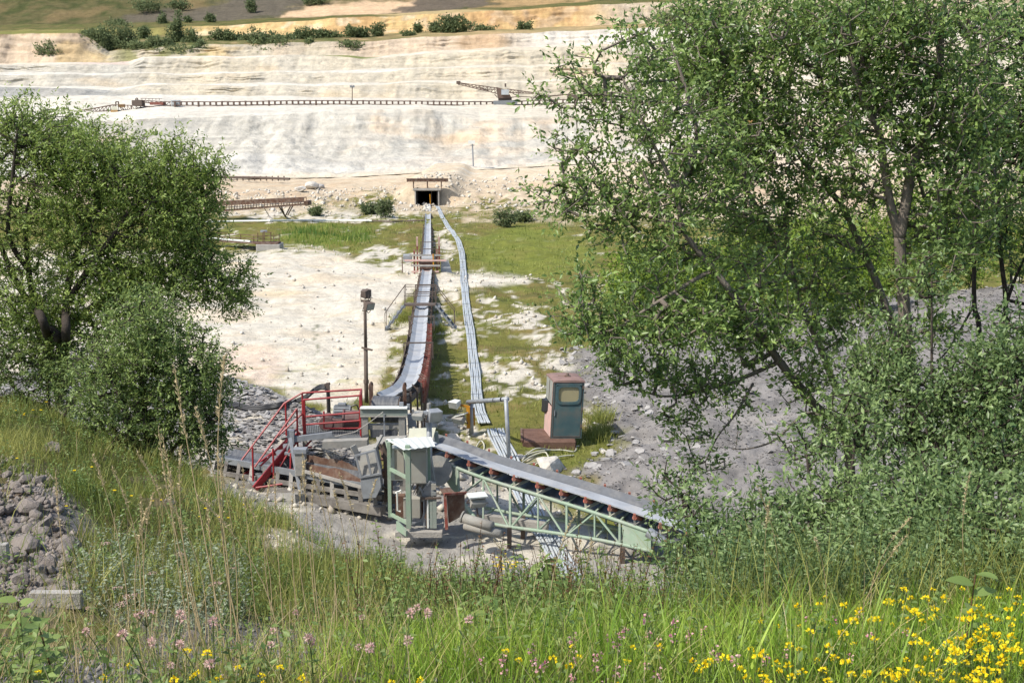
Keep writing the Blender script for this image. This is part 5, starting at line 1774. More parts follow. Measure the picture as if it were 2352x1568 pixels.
for (u0, v0, u1, v1) in ((470, 533, 592, 541), (470, 541, 592, 549), (592, 543, 641, 540), (592, 550, 641, 549), (604, 533, 622, 534)):
    MB().bar(P(u0, v0, jy + 0.1 + max(0, 600 - u0) * 0.018), P(u1, v1, jy + 0.1), 0.04).build('handrail', M_RUST, jt)
MB().box(P(606, 531, jy + 0.3), (0.4, 0.3, 0.12)).build('valve_head', M_GALV, jt)

# small lamp pole in front of the lower terrace
fl_ = thing('lamp_pole', 'thin pale pole with a lamp standing on the haul road above the tunnel', 'lamp pole', P(1087, 377, 166))
q = fl_.location
MB().tube([q - Vector((0, 0, 0.3)), P(1085, 328, 166)], 0.10, 7).build('pole', M_GALV, fl_)
MB().box(P(1083, 327, 166), (0.9, 0.5, 0.45)).build('lamp_head', M_WHITE, fl_)
MB().bar(P(1080, 334, 166), P(1090, 334, 166), 0.1).build('cross_arm', M_GALV, fl_)

# dark bench conveyor seen end-on along the lower road
lc = thing('road_conveyor', 'dark low conveyor line lying along the edge of the haul road', 'conveyor', P(580, 408, 158))
MB().tube([P(440, 405, 160), P(520, 407, 158), P(600, 408, 156), P(640, 410, 154), P(665, 411, 153)], 0.16, 6).build('rail', M_DARKSTEEL, lc)
for k in range(16):
    u = 450 + k * 13.5
    p = P(u, 409, 158)
    MB().bar(p - Vector((0, 0, 0.35)), p + Vector((0, 0, 0.25)), 0.14).build('stand', M_DARKSTEEL, lc)
for k, (u, v, s, lab) in enumerate(((738, 432, 0.9, 'dark grey round boulder on the slope below the haul road'), (716, 434, 1.5, 'pale grey boulder beside the dark one below the haul road'), (690, 440, 1.3, 'leftmost pale boulder half buried on the slope below the haul road'))):
    tag(put_mesh(rock_mesh(200 + k, 2, (1.3, 1, 0.7)), 'boulder', M_SLATE if k == 0 else M_CHALK, on_ground(u, v, 60), s, (0, 0, k)), lab, 'boulder')

# ================================================================== MACHINES ON THE FAR BENCH
def far_conveyor():
    t = thing('bench_conveyor', 'very long dark conveyor line crossing the whole white terrace', 'conveyor', P(1000, 240, 232))
    pts = [(395, 234, 225), (520, 234, 225), (700, 231.5, 225), (850, 232, 225), (1000, 233, 225), (1150, 234, 225), (1300, 229, 225), (1500, 228, 225), (1800, 227, 225)]
    pp = lerp_path([P(*p) for p in pts], 8)
    MB().tube(pp, 0.09, 5).build('top_rail', M_FARSTEEL, t)
    MB().tube([p - Vector((0, 0, 0.62)) for p in pp], 0.10, 5).build('lower_rail', M_FARSTEEL, t)
    L = path_len(pp)
    n = int(L / 1.05)
    st_ = MB().box((0, 0, -0.3), (0.28, 0.4, 0.8)).build('idler_stand', M_FARSTEEL)
    st_.parent = t
    for k in range(n):
        p, q_ = path_at(pp, (k + 0.5) * L / n)
        o = st_ if k == 0 else st_.copy()
        if k:
            COL.objects.link(o)
        o.location = p - t.location
        o.scale = (1, 1, 1.25 if k % 4 == 0 else 0.75)
    return t


far_conveyor()


def truss(par, a, b, h, n, m, w=0.10):
    """flat lattice boom between two points, of depth h below"""
    a, b = Vector(a), Vector(b)
    hz_ = Vector((0, 0, h))
    for off in (Vector((0, 0.5, 0)), Vector((0, -0.5, 0))):
        MB().bar(a + off, b + off, w).build('boom_chord', m, par)
        MB().bar(a - hz_ * 0.3 + off, b - hz_ + off, w).build('boom_chord', m, par)
    k_ = MB()
    for i in range(n):
        f, g = i / n, (i + 1) / n
        p0, p1 = a.lerp(b, f), (a - hz_ * 0.3).lerp(b - hz_, f)
        p2 = a.lerp(b, g)
        k_.bar(p0, p1, w * 0.7).bar(p1, p2, w * 0.7)
    k_.build('boom_lattice', m, par)


D = 224
sk = thing('boom_stacker', 'dark tracked boom stacker with a long raised boom on the right of the far terrace', 'stacker', P(1160, 241, D))
MB().loft([[P(u, v, D - 2) for u, v in ((1136, 241), (1132, 238), (1134, 232), (1186, 230), (1189, 234), (1188, 240))], [P(u, v, D + 2) for u, v in ((1136, 241), (1132, 238), (1134, 232), (1186, 230), (1189, 234), (1188, 240))]]).build('crawler_track', M_MOTOR, sk)
MB().loft([[P(u, v, D - 1.5) for u, v in ((1143, 226), (1175, 225), (1165, 208), (1140, 200))], [P(u, v, D + 1.5) for u, v in ((1143, 226), (1175, 225), (1165, 208), (1140, 200))]]).build('machine_house', M_FARSTEEL, sk)
MB().box(P(1160, 212, D - 1.7), (1.3, 0.5, 0.9)).build('cab_window', M_PIPE, sk)
MB().box(P(1160, 228, D), (2.4, 2.4, 0.5)).build('turntable', M_DARKSTEEL, sk)
MB().bar(P(1161, 200, D), P(1161, 192, D), 0.3).build('mast', M_DARKSTEEL, sk)
truss(sk, P(1052, 190, D), P(1145, 203, D), 1.0, 11, M_FARSTEEL, 0.13)
truss(sk, P(1226, 213, D), P(1165, 205, D), 0.6, 8, M_FARSTEEL, 0.13)
for a, b in (((1100, 200), (1121, 208)), ((1121, 208), (1141, 205)), ((1121, 208), (1120, 200)), ((1165, 207), (1190, 222)), ((1190, 222), (1192, 208)), ((1165, 225), (1190, 222)), ((1190, 222), (1232, 224)), ((1136, 217), (1142, 224)), ((1052, 190), (1121, 208))):
    MB().bar(P(*a, D), P(*b, D), 0.13).build('stay', M_FARSTEEL, sk)
MB().box(P(1053, 190, D), (0.7, 1.0, 0.5)).build('boom_pulley', M_DARKSTEEL, sk)
for k in range(4):
    MB().bar(P(1232 + k * 22, 224 - k * 2.0, D), P(1254 + k * 22, 222 - k * 2.2, D), 0.22).build('rear_conveyor', M_FARSTEEL, sk)
MB().box(P(1316, 224, D), (2.0, 1.6, 0.9)).build('rear_hopper', M_DARKSTEEL, sk)

D = 226
bs_ = thing('bucket_spreader', 'rusty ochre spreader with a long low boom on the left of the far terrace', 'spreader', P(265, 262, D))
truss(bs_, P(160, 259, D), P(262, 241, D), 0.9, 12, M_FARSTEEL, 0.13)
truss(bs_, P(372, 246, D), P(262, 241, D), 1.4, 11, M_FARSTEEL, 0.12)
MB().loft([[P(u, v, D - 1) for u, v in ((257, 258), (270, 258), (269, 244), (255, 246))], [P(u, v, D + 1) for u, v in ((257, 258), (270, 258), (269, 244), (255, 246))]]).build('machine_house', M_CREAMSHEET, bs_)
MB().box(P(263, 257, D - 1.1), (1.2, 0.4, 0.6)).build('yellow_plate', M_FARYEL, bs_)
MB().bar(P(266, 246, D), P(266, 234, D), 0.18).bar(P(272, 246, D), P(272, 234, D), 0.18).bar(P(266, 234, D), P(272, 234, D), 0.18).build('mast', M_DARKSTEEL, bs_)
MB().bar(P(272, 243, D), P(285, 252, D), 0.12).build('stay', M_FARSTEEL, bs_)
MB().box(P(280, 243, D), (1.0, 0.8, 0.5)).build('counterweight', M_FARYEL, bs_)
MB().plate([P(348, 250, D), P(372, 248, D), P(366, 252, D), P(350, 253, D)], -0.8).build('boom_end', M_FARYEL, bs_)
MB().bar(P(276, 258, D), P(302, 252, D), 0.2).bar(P(302, 252, D), P(300, 242, D), 0.12).build('ladder_frame', M_DARKSTEEL, bs_)
MB().loft([[P(u, v, D - 1.8) for u, v in ((250, 264), (305, 261), (305, 267), (250, 270))], [P(u, v, D + 1.8) for u, v in ((250, 264), (305, 261), (305, 267), (250, 270))]]).build('crawler_track', M_MOTOR, bs_)
D = 226
hd_ = thing('drive_machine', 'dark drive head with upright frame at the left end of the bench conveyor', 'machine', P(330, 245, D))
truss(hd_, P(312, 230, D), P(400, 235, D), 0.7, 9, M_FARSTEEL, 0.13)
MB().box(P(318, 237, D), (1.8, 2.0, 1.0)).build('drive_house', M_DARKSTEEL, hd_)
MB().bar(P(312, 236, D), P(312, 226, D), 0.16).bar(P(316, 236, D), P(316, 226, D), 0.16).bar(P(312, 226, D), P(316, 226, D), 0.16).build('upright_frame', M_DARKSTEEL, hd_)
MB().box(P(362, 238, D), (2.4, 1.5, 0.5)).build('tail_box', M_RUSTRED, hd_)
m = MB()
for k in range(6):
    m.bar(P(326 + k * 8, 230, D), P(326 + k * 8, 226.5, D), 0.09)
m.bar(P(322, 226.5, D), P(372, 227.5, D), 0.08)
m.build('handrail', M_FARSTEEL, hd_)
bx = thing('site_cabin', 'small pale blue cabin box on legs beside the bench conveyor', 'cabin', P(404, 245, 226))
MB().box(P(404, 238, 226), (1.35, 1.3, 1.15)).build('cabin_body', M_PIPE, bx)
for du in (-5, 5):
    MB().bar(P(404 + du, 244, 226), P(404 + du, 249, 226), 0.14).build('leg', M_DARKSTEEL, bx)
ml = thing('light_mast', 'slender light mast with twin lamps standing behind the bench conveyor', 'mast', P(809, 236, 236))
MB().tube([P(809, 238, 236), P(809, 199, 236)], 0.09, 6).build('pole', M_DARKSTEEL, ml)
for du in (-3, 3):
    MB().box(P(809 + du, 199, 236), (0.36, 0.4, 0.42)).build('lamp_head', M_MOTOR, ml)
dg = thing('yellow_digger', 'yellow tracked digger mostly hidden behind the right hand tree leaves', 'digger', P(1710, 300, 190))
q = dg.location
MB().box(q + Vector((0, 0, 0.55)), (3.0, 1.6, 0.8)).build('tracks', M_DARKSTEEL, dg)
MB().box(q + Vector((0.2, 0, 1.6)), (2.6, 1.6, 1.2)).build('body', M_FARYEL, dg)
MB().box(q + Vector((-0.9, 0, 2.2)), (1.0, 1.2, 1.3)).build('cab', M_MOTOR, dg)
MB().bar(q + Vector((-1.0, -0.2, 1.9)), q + Vector((-3.2, -0.2, 3.6)), 0.35).bar(q + Vector((-3.2, -0.2, 3.6)), q + Vector((-4.6, -0.2, 1.4)), 0.28).build('boom', M_FARYEL, dg)

# ================================================================== VEGETATION
LM_LEFT = leafmat('willow leaf light', (0.062, 0.115, 0.022), (0.360, 0.470, 0.125), 0.38, 0.5)
LM_BUSH = leafmat('willow leaf bush', (0.055, 0.105, 0.028), (0.320, 0.420, 0.130), 0.34, 0.5)
LM_RIGHT = leafmat('willow leaf dark', (0.050, 0.110, 0.030), (0.330, 0.450, 0.130), 0.36, 0.38, 0.5)
LM_SCRUB = leafmat('willow scrub leaf', (0.055, 0.115, 0.040), (0.290, 0.390, 0.150), 0.34, 0.42, 0.5)
LM_MID = leafmat('bright bush leaf', (0.080, 0.160, 0.020), (0.320, 0.430, 0.075), 0.4, 0.6, 0.2)
LM_FAR = leafmat('far bush leaf', (0.080, 0.115, 0.055), (0.220, 0.260, 0.120), 0.2, 0.7, 0.1)
LM_GRASS = leafmat('meadow grass blade', (0.095, 0.210, 0.012), (0.470, 0.610, 0.095), 0.38, 0.5)
LM_DRYGRASS = leafmat('bank grass blade', (0.105, 0.150, 0.020), (0.460, 0.450, 0.135), 0.30, 0.6)
LM_STRAW = leafmat('dry straw', (0.30, 0.22, 0.10), (0.62, 0.52, 0.32), 0.25, 0.7, 0.2)
LM_WEED = leafmat('weed leaf', (0.055, 0.115, 0.026), (0.290, 0.380, 0.110), 0.3, 0.5)
LM_SILVER = leafmat('silvery creeping willow leaf', (0.11, 0.15, 0.085), (0.38, 0.43, 0.30), 0.2, 0.5)
LM_BROWN = leafmat('dead brown stem', (0.060, 0.035, 0.020), (0.220, 0.130, 0.070), 0.1, 0.8, 0.1)
LM_REED = leafmat('green reed', (0.060, 0.150, 0.022), (0.300, 0.360, 0.070), 0.3, 0.6)
M_BARK = mat('willow bark', (0.13, 0.108, 0.088), 0.9, col2=(0.21, 0.178, 0.148), scale=7.0, bump=0.5, bscale=30, stretch=(1, 1, 0.3))
M_BARKDARK = mat('dark willow bark', (0.038, 0.030, 0.024), 0.9, col2=(0.065, 0.052, 0.042), scale=7.0, bump=0.4, bscale=30, stretch=(1, 1, 0.3))
M_YFLOWER = leafmat('yellow petal', (0.80, 0.58, 0.008), (0.90, 0.76, 0.03), 0.25, 0.6, 0.2)
M_PFLOWER = leafmat('pink petal', (0.52, 0.16, 0.26), (0.75, 0.50, 0.46), 0.25, 0.6, 0.2)
M_CFLOWER = leafmat('clover petal', (0.50, 0.28, 0.27), (0.74, 0.60, 0.50), 0.2, 0.7, 0.2)
M_STEM = leafmat('green stem', (0.05, 0.085, 0.02), (0.16, 0.20, 0.07), 0.1, 0.6, 0.2)


def rnd_unit(n):
    v = RNG.normal(size=(n, 3))
    return v / np.linalg.norm(v, axis=1)[:, None]


def norm(v):
    return v / (np.linalg.norm(v, axis=-1, keepdims=True) + 1e-12)


def leaf_arrays(p, d, nrm, L, W, fold=0.18):
    """kite leaves folded along the midrib"""
    d = norm(d)
    s = norm(np.cross(d, nrm))
    up = np.cross(s, d)
    L = np.asarray(L)[:, None]
    W = np.asarray(W)[:, None]
    mid = p + d * L * 0.46
    a = mid + s * W * 0.5 + up * W * fold
    b = mid - s * W * 0.5 + up * W * fold
    tip = p + d * L - up * L * 0.06
    n = len(p)
    V = np.stack([p, a, tip, b], 1).reshape(-1, 3)
    k = np.arange(n)[:, None] * 4
    F = np.concatenate([k + np.array([[0, 1, 2]]), k + np.array([[0, 2, 3]])], 0)
    return V, F


def leaves(name, p, d, nrm, L, W, tint, m, parent):
    V, F = leaf_arrays(p, d, nrm, L, W)
    return mesh_np(name, V, F, m, parent, tint=np.repeat(tint, 4))


def prisms(A, B, ra, rb, sides=3):
    """thin tapered sticks from A to B"""
    d = norm(B - A)
    ref = np.where(np.abs(d[:, 2:3]) > 0.9, np.array([[1.0, 0, 0]]), np.array([[0, 0, 1.0]]))
    x = norm(np.cross(d, ref))
    y = np.cross(d, x)
    n = len(A)
    ring = []
    for P_, r in ((A, ra), (B, rb)):
        for k in range(sides):
            a = 2 * math.pi * k / sides
            ring.append(P_ + (x * math.cos(a) + y * math.sin(a)) * np.asarray(r)[:, None])
    V = np.stack(ring, 1).reshape(-1, 3)
    base = np.arange(n)[:, None] * (2 * sides)
    F = np.concatenate([base + np.array([[k, (k + 1) % sides, sides + (k + 1) % sides, sides + k]]) for k in range(sides)], 0)
    return V, F


def join(*vf):
    Vs, Fs, k = [], [], 0
    for V, F in vf:
        Vs.append(V)
        Fs.append(F + k)
        k += len(V)
    return np.concatenate(Vs), np.concatenate(Fs)


_leafmesh = {}


def single_leaf(m, L, W, t):
    key = (m.name, round(t, 1))
    if key not in _leafmesh:
        V, F = leaf_arrays(np.zeros((1, 3)), np.array([[0, 1.0, 0]]), np.array([[0, 0, 1.0]]), [L], [W])
        o = mesh_np('leaf', V, F, m, None, tint=np.full(4, t))
        _leafmesh[key] = o.data
        bpy.data.objects.remove(o)
    return _leafmesh[key]


def tree(name, label, base, limbs, blobs, lm, bark, leaf=(0.055, 0.024), per=15, twig=0.26, group=None, cat='tree', ttint=0.5, parts=0, droop=0.0, tip=0.0032, extra_base=None):
    """limbs: [[(u, v, D), ...], r0, r1]; blobs: (u, v, ru, rv, D, rd, n)"""
    t = thing(name, label, cat, base, group)
    sk_pts, sk_r = [], []
    tubes = MB()
    for pts, r0, r1 in limbs:
        pp = lerp_path([p if isinstance(p, Vector) else P(*p) for p in pts], 6)
        n = len(pp)
        rs = [r0 + (r1 - r0) * i / (n - 1) for i in range(n)]
        tubes.tube(pp, rs, 7)
        sk_pts += pp
        sk_r += rs
    nodes = np.array(sk_pts, float)
    nskel = len(nodes)
    # points the twigs reach for
    at = []
    for (u, v, ru, rv, D, rd, n) in blobs:
        c = np.array(P(u, v, D))
        sx_, sz_ = ru * D / FOC, rv * D / FOC
        q = rnd_unit(n) * (RNG.uniform(0, 1, (n, 1)) ** 0.42)
        q = q * (1 + 0.22 * noise2(q[:, 0] * 2.3 + u, q[:, 2] * 2.3 + v)[:, None])
        at.append(c + q * np.array([sx_, rd, sz_]))
    at = np.concatenate(at)
    at += 0.05 * RNG.normal(size=at.shape)
    kd = KDTree(nskel)
    for i, p in enumerate(nodes):
        kd.insert(p, i)
    kd.balance()
    dist = np.array([kd.find(p)[2] for p in at])
    order = np.argsort(dist)
    cap = nskel + len(at) * 9
    N = np.zeros((cap, 3))
    N[:nskel] = nodes
    par = np.full(cap, -1)
    cnt = nskel
    A, B, ends = [], [], []
    base_z = float(base[2])
    for i in order:
        p = at[i]
        dd = N[:cnt] - p
        d2 = (dd * dd).sum(1) + 0.6 * np.maximum(dd[:, 2], -0.05) * np.abs(dd[:, 2])   # prefer joining from below
        j = int(np.argmin(d2))
        q = N[j]
        L = float(np.linalg.norm(p - q))
        k = int(min(max(1, round(L / 0.16)), 8))
        bow = np.array([0, 0, 0.10 * L]) + RNG.normal(size=3) * 0.06 * L
        last = j
        for s in range(1, k + 1):
            f = s / k
            x = q + (p - q) * f + bow * math.sin(math.pi * f)
            N[cnt] = x
            par[cnt] = last
            last = cnt
            cnt += 1
        ends.append((last, par[last]))
    # thickness by what each stick carries
    load = np.zeros(cap)
    for e, _ in ends:
        load[e] += 1
    for c in range(cnt - 1, nskel - 1, -1):
        load[par[c]] += load[c]
    idx = np.arange(nskel, cnt)
    rad = tip * np.maximum(load, 1) ** 0.42
    pr = np.where(par[idx] < nskel, rad[idx], np.minimum(rad[par[idx]], rad[idx] * 1.5))
    V, F = prisms(N[par[idx]], N[idx], pr, rad[idx], 4 if len(idx) < 9000 else 3)
    tubes.build('trunk', bark, t, smooth=True)
    tag(mesh_np('branches', V, F, bark, t), kind='stuff')
    # leaves along the ends of the twigs
    E = np.array([e for e, _ in ends])
    Q = np.array([q for _, q in ends])
    dirn = norm(N[E] - N[Q])
    n = len(E)
    K = per
    f = (np.arange(K)[None] + RNG.uniform(0, 1, (n, K))) / K
    tl = twig * RNG.uniform(0.7, 1.3, (n, 1))
    tdir = norm(dirn + 0.35 * RNG.normal(size=dirn.shape) + np.array([0, 0, 0.25 - droop]))
    pos = N[E][:, None] + tdir[:, None] * ((f - 0.5) * tl * 1.35)[..., None]
    pos = pos.reshape(-1, 3) + RNG.normal(size=(n * K, 3)) * 0.011 * (twig / 0.26)
    td = np.repeat(tdir, K, 0)
    ld = norm(td * 0.85 + rnd_unit(n * K) * 0.85 + np.array([0, 0, -0.10 - droop]))
    ln = norm(rnd_unit(n * K) * 0.75 + np.array([-0.15, -0.1, 0.7]))
    L = leaf[0] * RNG.uniform(0.45, 1.35, n * K)
    W = leaf[1] * RNG.uniform(0.7, 1.25, n * K)
    cl = np.repeat(RNG.normal(0, 0.13, n), K)
    tint = np.clip(ttint + 1.3 * cl + RNG.normal(0, 0.17, n * K) + 0.12 * np.repeat(f.mean(1) * 0 + 1, K) * (f.ravel() - .5), 0, 1)
    sel = np.ones(n * K, bool)
    if parts:
        # the leaves that show largest are parts of their own
        tox = pos - np.array([0, 0, CAMZ])
        dist_ = np.linalg.norm(tox, axis=1)
        uu, vv = proj(pos[:, 0], pos[:, 1], pos[:, 2])
        score = dist_ + 99 * ((uu < 0) | (uu > 2352) | (vv < 0) | (vv > 1568))
        near = np.argsort(score)[:parts]
        sel[near] = False
        for i in near:
            me = single_leaf(lm, leaf[0], leaf[1], float(tint[i]))
            o = bpy.data.objects.new('leaf', me)
            COL.objects.link(o)
            o.parent = t
            d_ = Vector(ld[i]).normalized()
            x_ = d_.cross(Vector(ln[i])).normalized()
            z_ = x_.cross(d_)
            o.matrix_local = Matrix.Translation(Vector(pos[i]) - Vector(base)) @ Matrix((x_, d_, z_)).transposed().to_4x4() @ Matrix.Scale(float(L[i] / leaf[0]), 4)
    tag(leaves('crown', pos[sel], ld[sel], ln[sel], L[sel], W[sel], tint[sel], lm, t), kind='stuff')
    sxy = Vector(base)
    return t


# ---- big willow on the left bank and the bush in front of it
b0 = on_ground(110, 925, 8)
DL = 18.3
tree('willow_tree', 'broad many stemmed willow on the left bank, taller of the two there', b0, [
    [[b0 + Vector((0.35, 0, -0.1)), (150, 800, DL), (152, 700, DL), (165, 620, DL), (200, 520, DL), (245, 440, DL)], 0.08, 0.024],
    [[b0 + Vector((0.3, 0.1, -0.1)), (140, 800, DL + .2), (95, 740, DL + .2), (40, 650, DL + .2), (0, 560, DL), (-40, 450, DL)], 0.08, 0.024],
    [[b0 + Vector((0.33, -0.1, -0.1)), (110, 780, DL - .2), (82, 700, DL - .1), (66, 620, DL), (60, 500, DL), (90, 400, DL)], 0.075, 0.022],
    [[(152, 700, DL), (215, 600, DL - .3), (275, 520, DL - .4), (320, 440, DL - .4)], 0.055, 0.02],
    [[(152, 760, DL), (230, 690, DL), (330, 640, DL), (430, 610, DL), (520, 640, DL)], 0.05, 0.015],
    [[(165, 620, DL), (280, 560, DL + .3), (390, 500, DL + .4), (450, 440, DL + .4)], 0.045, 0.015],
    [[(66, 620, DL), (20, 540, DL - .3), (30, 400, DL - .5), (40, 300, DL - .5)], 0.045, 0.015]], [
    (40, 290, 120, 65, DL, 0.8, 312), (150, 350, 150, 85, DL, 1.0, 520), (255, 400, 165, 105, DL, 1.0, 598), (370, 440, 120, 95, DL, 0.9, 442),
    (90, 470, 170, 120, DL, 1.1, 559), (270, 530, 190, 110, DL, 1.1, 559), (430, 500, 90, 120, DL, 0.8, 429), (470, 630, 105, 75, DL, 0.7, 338), (300, 640, 110, 80, DL, .8, 260),
    (545, 690, 45, 42, DL, 0.4, 71), (360, 640, 150, 80, DL, 0.9, 312), (60, 640, 120, 110, DL, 1.0, 299), (210, 670, 120, 90, DL, 0.9, 286), (100, 720, 90, 60, DL - .3, .5, 130), (110, 800, 90, 50, DL - .4, .5, 120), (60, 740, 110, 60, DL, .8, 150), (180, 760, 110, 60, DL, .8, 150), (300, 720, 80, 60, DL, .7, 120), (-120, 420, 150, 200, DL, 1.2, 429),
    (-90, 700, 110, 150, DL, 1.0, 143), (400, 345, 40, 40, DL, 0.4, 52), (560, 640, 40, 25, DL, .3, 20), (475, 400, 45, 70, DL, .5, 117)],
    LM_LEFT, M_BARKDARK, (0.062, 0.024), 17, 0.28, ttint=0.55, group='willows on the left bank')
DB = 15.4
b1 = P(340, 1045, DB)
b1.z = hz(b1.x, b1.y)
tree('willow_bush', 'dense dark leafed willow bush in front of the taller left tree, reaching the ground', b1, [
    [[b1 - Vector((0, 0, 0.1)), (335, 960, DB), (325, 860, DB), (330, 740, DB)], 0.05, 0.015],
    [[b1 - Vector((0.1, 0, 0.1)), (290, 950, DB - .2), (250, 860, DB - .2), (210, 800, DB - .1)], 0.045, 0.012],
    [[b1 + Vector((0.1, 0, -0.1)), (390, 960, DB + .1), (430, 880, DB + .1), (470, 800, DB + .2)], 0.045, 0.012],
    [[b1 + Vector((0.15, -0.1, -0.1)), (420, 1000, DB - .1), (480, 960, DB - .1)], 0.03, 0.01]], [
    (335, 755, 100, 105, DB, 0.7, 330), (270, 850, 120, 100, DB, 0.8, 390), (400, 830, 130, 95, DB, 0.8, 400), (320, 950, 150, 90, DB, 0.9, 430),
    (440, 930, 100, 100, DB, 0.7, 270), (470, 1010, 70, 60, DB, 0.5, 130), (330, 1030, 130, 45, DB, 0.6, 150), (500, 880, 50, 70, DB, .4, 80), (225, 960, 60, 80, DB, .6, 100)],
    LM_BUSH, M_BARKDARK, (0.052, 0.023), 17, 0.25, ttint=0.5, group='willows on the left bank')
b2 = on_ground(110, 950, 8)
tree('willow_bush', 'low shaded willow scrub at the foot of the tall left tree', b2, [
    [[b2 - Vector((0, 0, 0.1)), (110, 880, DL - .6), (100, 800, DL - .6)], 0.03, 0.01], [[b2 - Vector((-.2, 0, 0.1)), (180, 900, DL - .8), (220, 850, DL - .8)], 0.03, 0.01]], [
    (60, 840, 110, 60, DL - .6, 0.6, 190), (150, 880, 110, 60, DL - .7, 0.6, 200), (20, 790, 90, 50, DL - .2, 0.6, 110), (220, 840, 60, 60, DL - .7, .5, 90), (-60, 830, 90, 70, DL - .4, .6, 100)],
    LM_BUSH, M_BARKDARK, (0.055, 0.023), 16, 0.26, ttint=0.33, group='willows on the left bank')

# ---- the willows on the right
def below(u, v, D, s=0.0):
    p = P(u, v, D)
    return Vector((p.x, p.y, hz(p.x, p.y) - 0.08))


DA = 9.6
ta = below(1965, 1080, DA)
tree('willow_tree', 'willow leaning left over the slate heap, leftmost of the right hand trees', ta, [
    [[ta, (1950, 1040, DA), (1870, 930, DA), (1790, 830, DA - .1), (1700, 700, DA - .2), (1640, 620, DA - .2), (1570, 530, DA - .2), (1552, 440, DA - .2), (1480, 290, DA - .2), (1430, 180, DA - .1)], 0.046, 0.008],
    [[(1570, 530, DA - .2), (1540, 500, DA - .1), (1500, 480, DA), (1380, 470, DA), (1290, 470, DA)], 0.018, 0.006],
    [[(1640, 620, DA - .2), (1600, 640, DA - .3), (1500, 700, DA - .4), (1400, 760, DA - .4), (1340, 740, DA - .4)], 0.020, 0.006],
    [[(1552, 440, DA - .2), (1600, 330, DA), (1580, 220, DA + .1), (1540, 100, DA + .2)], 0.025, 0.008],
    [[(1790, 830, DA - .1), (1700, 870, DA), (1600, 900, DA), (1530, 910, DA), (1480, 900, DA)], 0.020, 0.006],
    [[(1730, 880, DA), (1690, 950, DA - .1), (1650, 1000, DA - .1), (1620, 1060, DA - .1)], 0.012, 0.004],
    [[(1900, 960, DA), (1850, 950, DA - .3), (1780, 1010, DA - .3), (1720, 1030, DA - .3), (1680, 1030, DA - .3)], 0.013, 0.004]], [
    (1450, 80, 45, 60, DA, 0.4, 19), (1330, 165, 60, 60, DA, 0.4, 27), (1480, 130, 60, 55, DA, 0.4, 36), (1440, 250, 130, 80, DA, 0.6, 100), (1236, 222, 20, 26, DA, 0.15, 8),
    (1340, 250, 60, 30, DA, .3, 15), (1560, 320, 150, 110, DA, 0.8, 137), (1320, 340, 75, 50, DA, 0.4, 34), (1290, 455, 85, 50, DA, 0.4, 40), (1380, 440, 110, 75, DA, 0.6, 77), (1500, 470, 110, 90, DA, 0.7, 140),
    (1400, 530, 60, 25, DA, .3, 23), (1560, 590, 100, 60, DA, 0.6, 88), (1330, 645, 50, 35, DA - .3, 0.3, 25), (1340, 730, 80, 55, DA - .3, 0.4, 74), (1450, 760, 110, 60, DA - .3, 0.5, 125),
    (1580, 730, 120, 70, DA - .2, 0.6, 155), (1420, 830, 70, 35, DA, 0.3, 40), (1550, 860, 130, 38, DA, 0.4, 88), (1660, 900, 70, 40, DA, 0.4, 40), (1570, 970, 75, 40, DA, 0.3, 31), (1620, 1060, 60, 26, DA, 0.2, 13), (1700, 780, 80, 60, DA, .5, 88),
    (1640, 420, 90, 90, DA, .6, 96), (1760, 640, 90, 70, DA, .5, 40), (1800, 760, 80, 60, DA - .1, .5, 74), (1690, 690, 80, 60, DA - .2, .5, 37), (1860, 880, 70, 60, DA - .1, .4, 51), (1500, 640, 90, 50, DA - .2, .4, 33), (1900, 980, 60, 40, DA, .4, 37)],
    LM_RIGHT, M_BARK, (0.050, 0.023), 15, 0.24, ttint=0.5, parts=300, group='willow trees on the right')
DT = 10.6
tb = below(2010, 1100, DT)
tree('willow_tree', 'slanting twin stemmed willow in the middle of the right hand trees', tb, [
    [[tb, (1985, 1010, DT), (1920, 890, DT), (1880, 790, DT), (1840, 700, DT), (1815, 600, DT), (1800, 500, DT)], 0.040, 0.015],
    [[(2070, 870, DT - .2), (2040, 720, DT - .1), (1975, 560, DT), (1930, 470, DT), (1880, 410, DT), (1830, 350, DT), (1770, 240, DT), (1700, 120, DT), (1660, 40, DT)], 0.036, 0.010],
    [[(1815, 600, DT), (1740, 480, DT), (1690, 380, DT), (1660, 260, DT), (1650, 120, DT)], 0.026, 0.008],
    [[(1930, 470, DT), (1960, 380, DT), (1900, 250, DT), (1880, 120, DT)], 0.025, 0.008],
    [[(1740, 385, DT - .3), (1800, 378, DT - .3), (1860, 355, DT - .3), (1920, 335, DT - .3)], 0.010, 0.005]], [
    (1600, 80, 110, 85, DT, 0.6, 155), (1560, 170, 110, 80, DT, .6, 125), (1720, 60, 140, 90, DT, 0.8, 222), (1690, 190, 150, 90, DT, 0.8, 222), (1760, 320, 160, 100, DT, 0.9, 236), (1870, 90, 110, 110, DT, 0.8, 177),
    (1900, 240, 130, 100, DT, 0.8, 177), (1680, 470, 120, 90, DT, 0.7, 140), (1860, 440, 130, 80, DT, 0.7, 125), (1720, 620, 90, 60, DT, 0.5, 44), (1780, 540, 110, 60, DT, 0.6, 66), (1930, 560, 100, 50, DT, .6, 44), (1700, 330, 90, 90, DT, .6, 96), (1960, 700, 70, 70, DT, .5, 59), (1900, 760, 60, 60, DT, .5, 44), (1880, 640, 80, 50, DT, .5, 51)],
    LM_RIGHT, M_BARK, (0.052, 0.024), 15, 0.25, ttint=0.46, parts=300, group='willow trees on the right')
DC_ = 9.9
tc_ = below(2105, 1060, DC_)
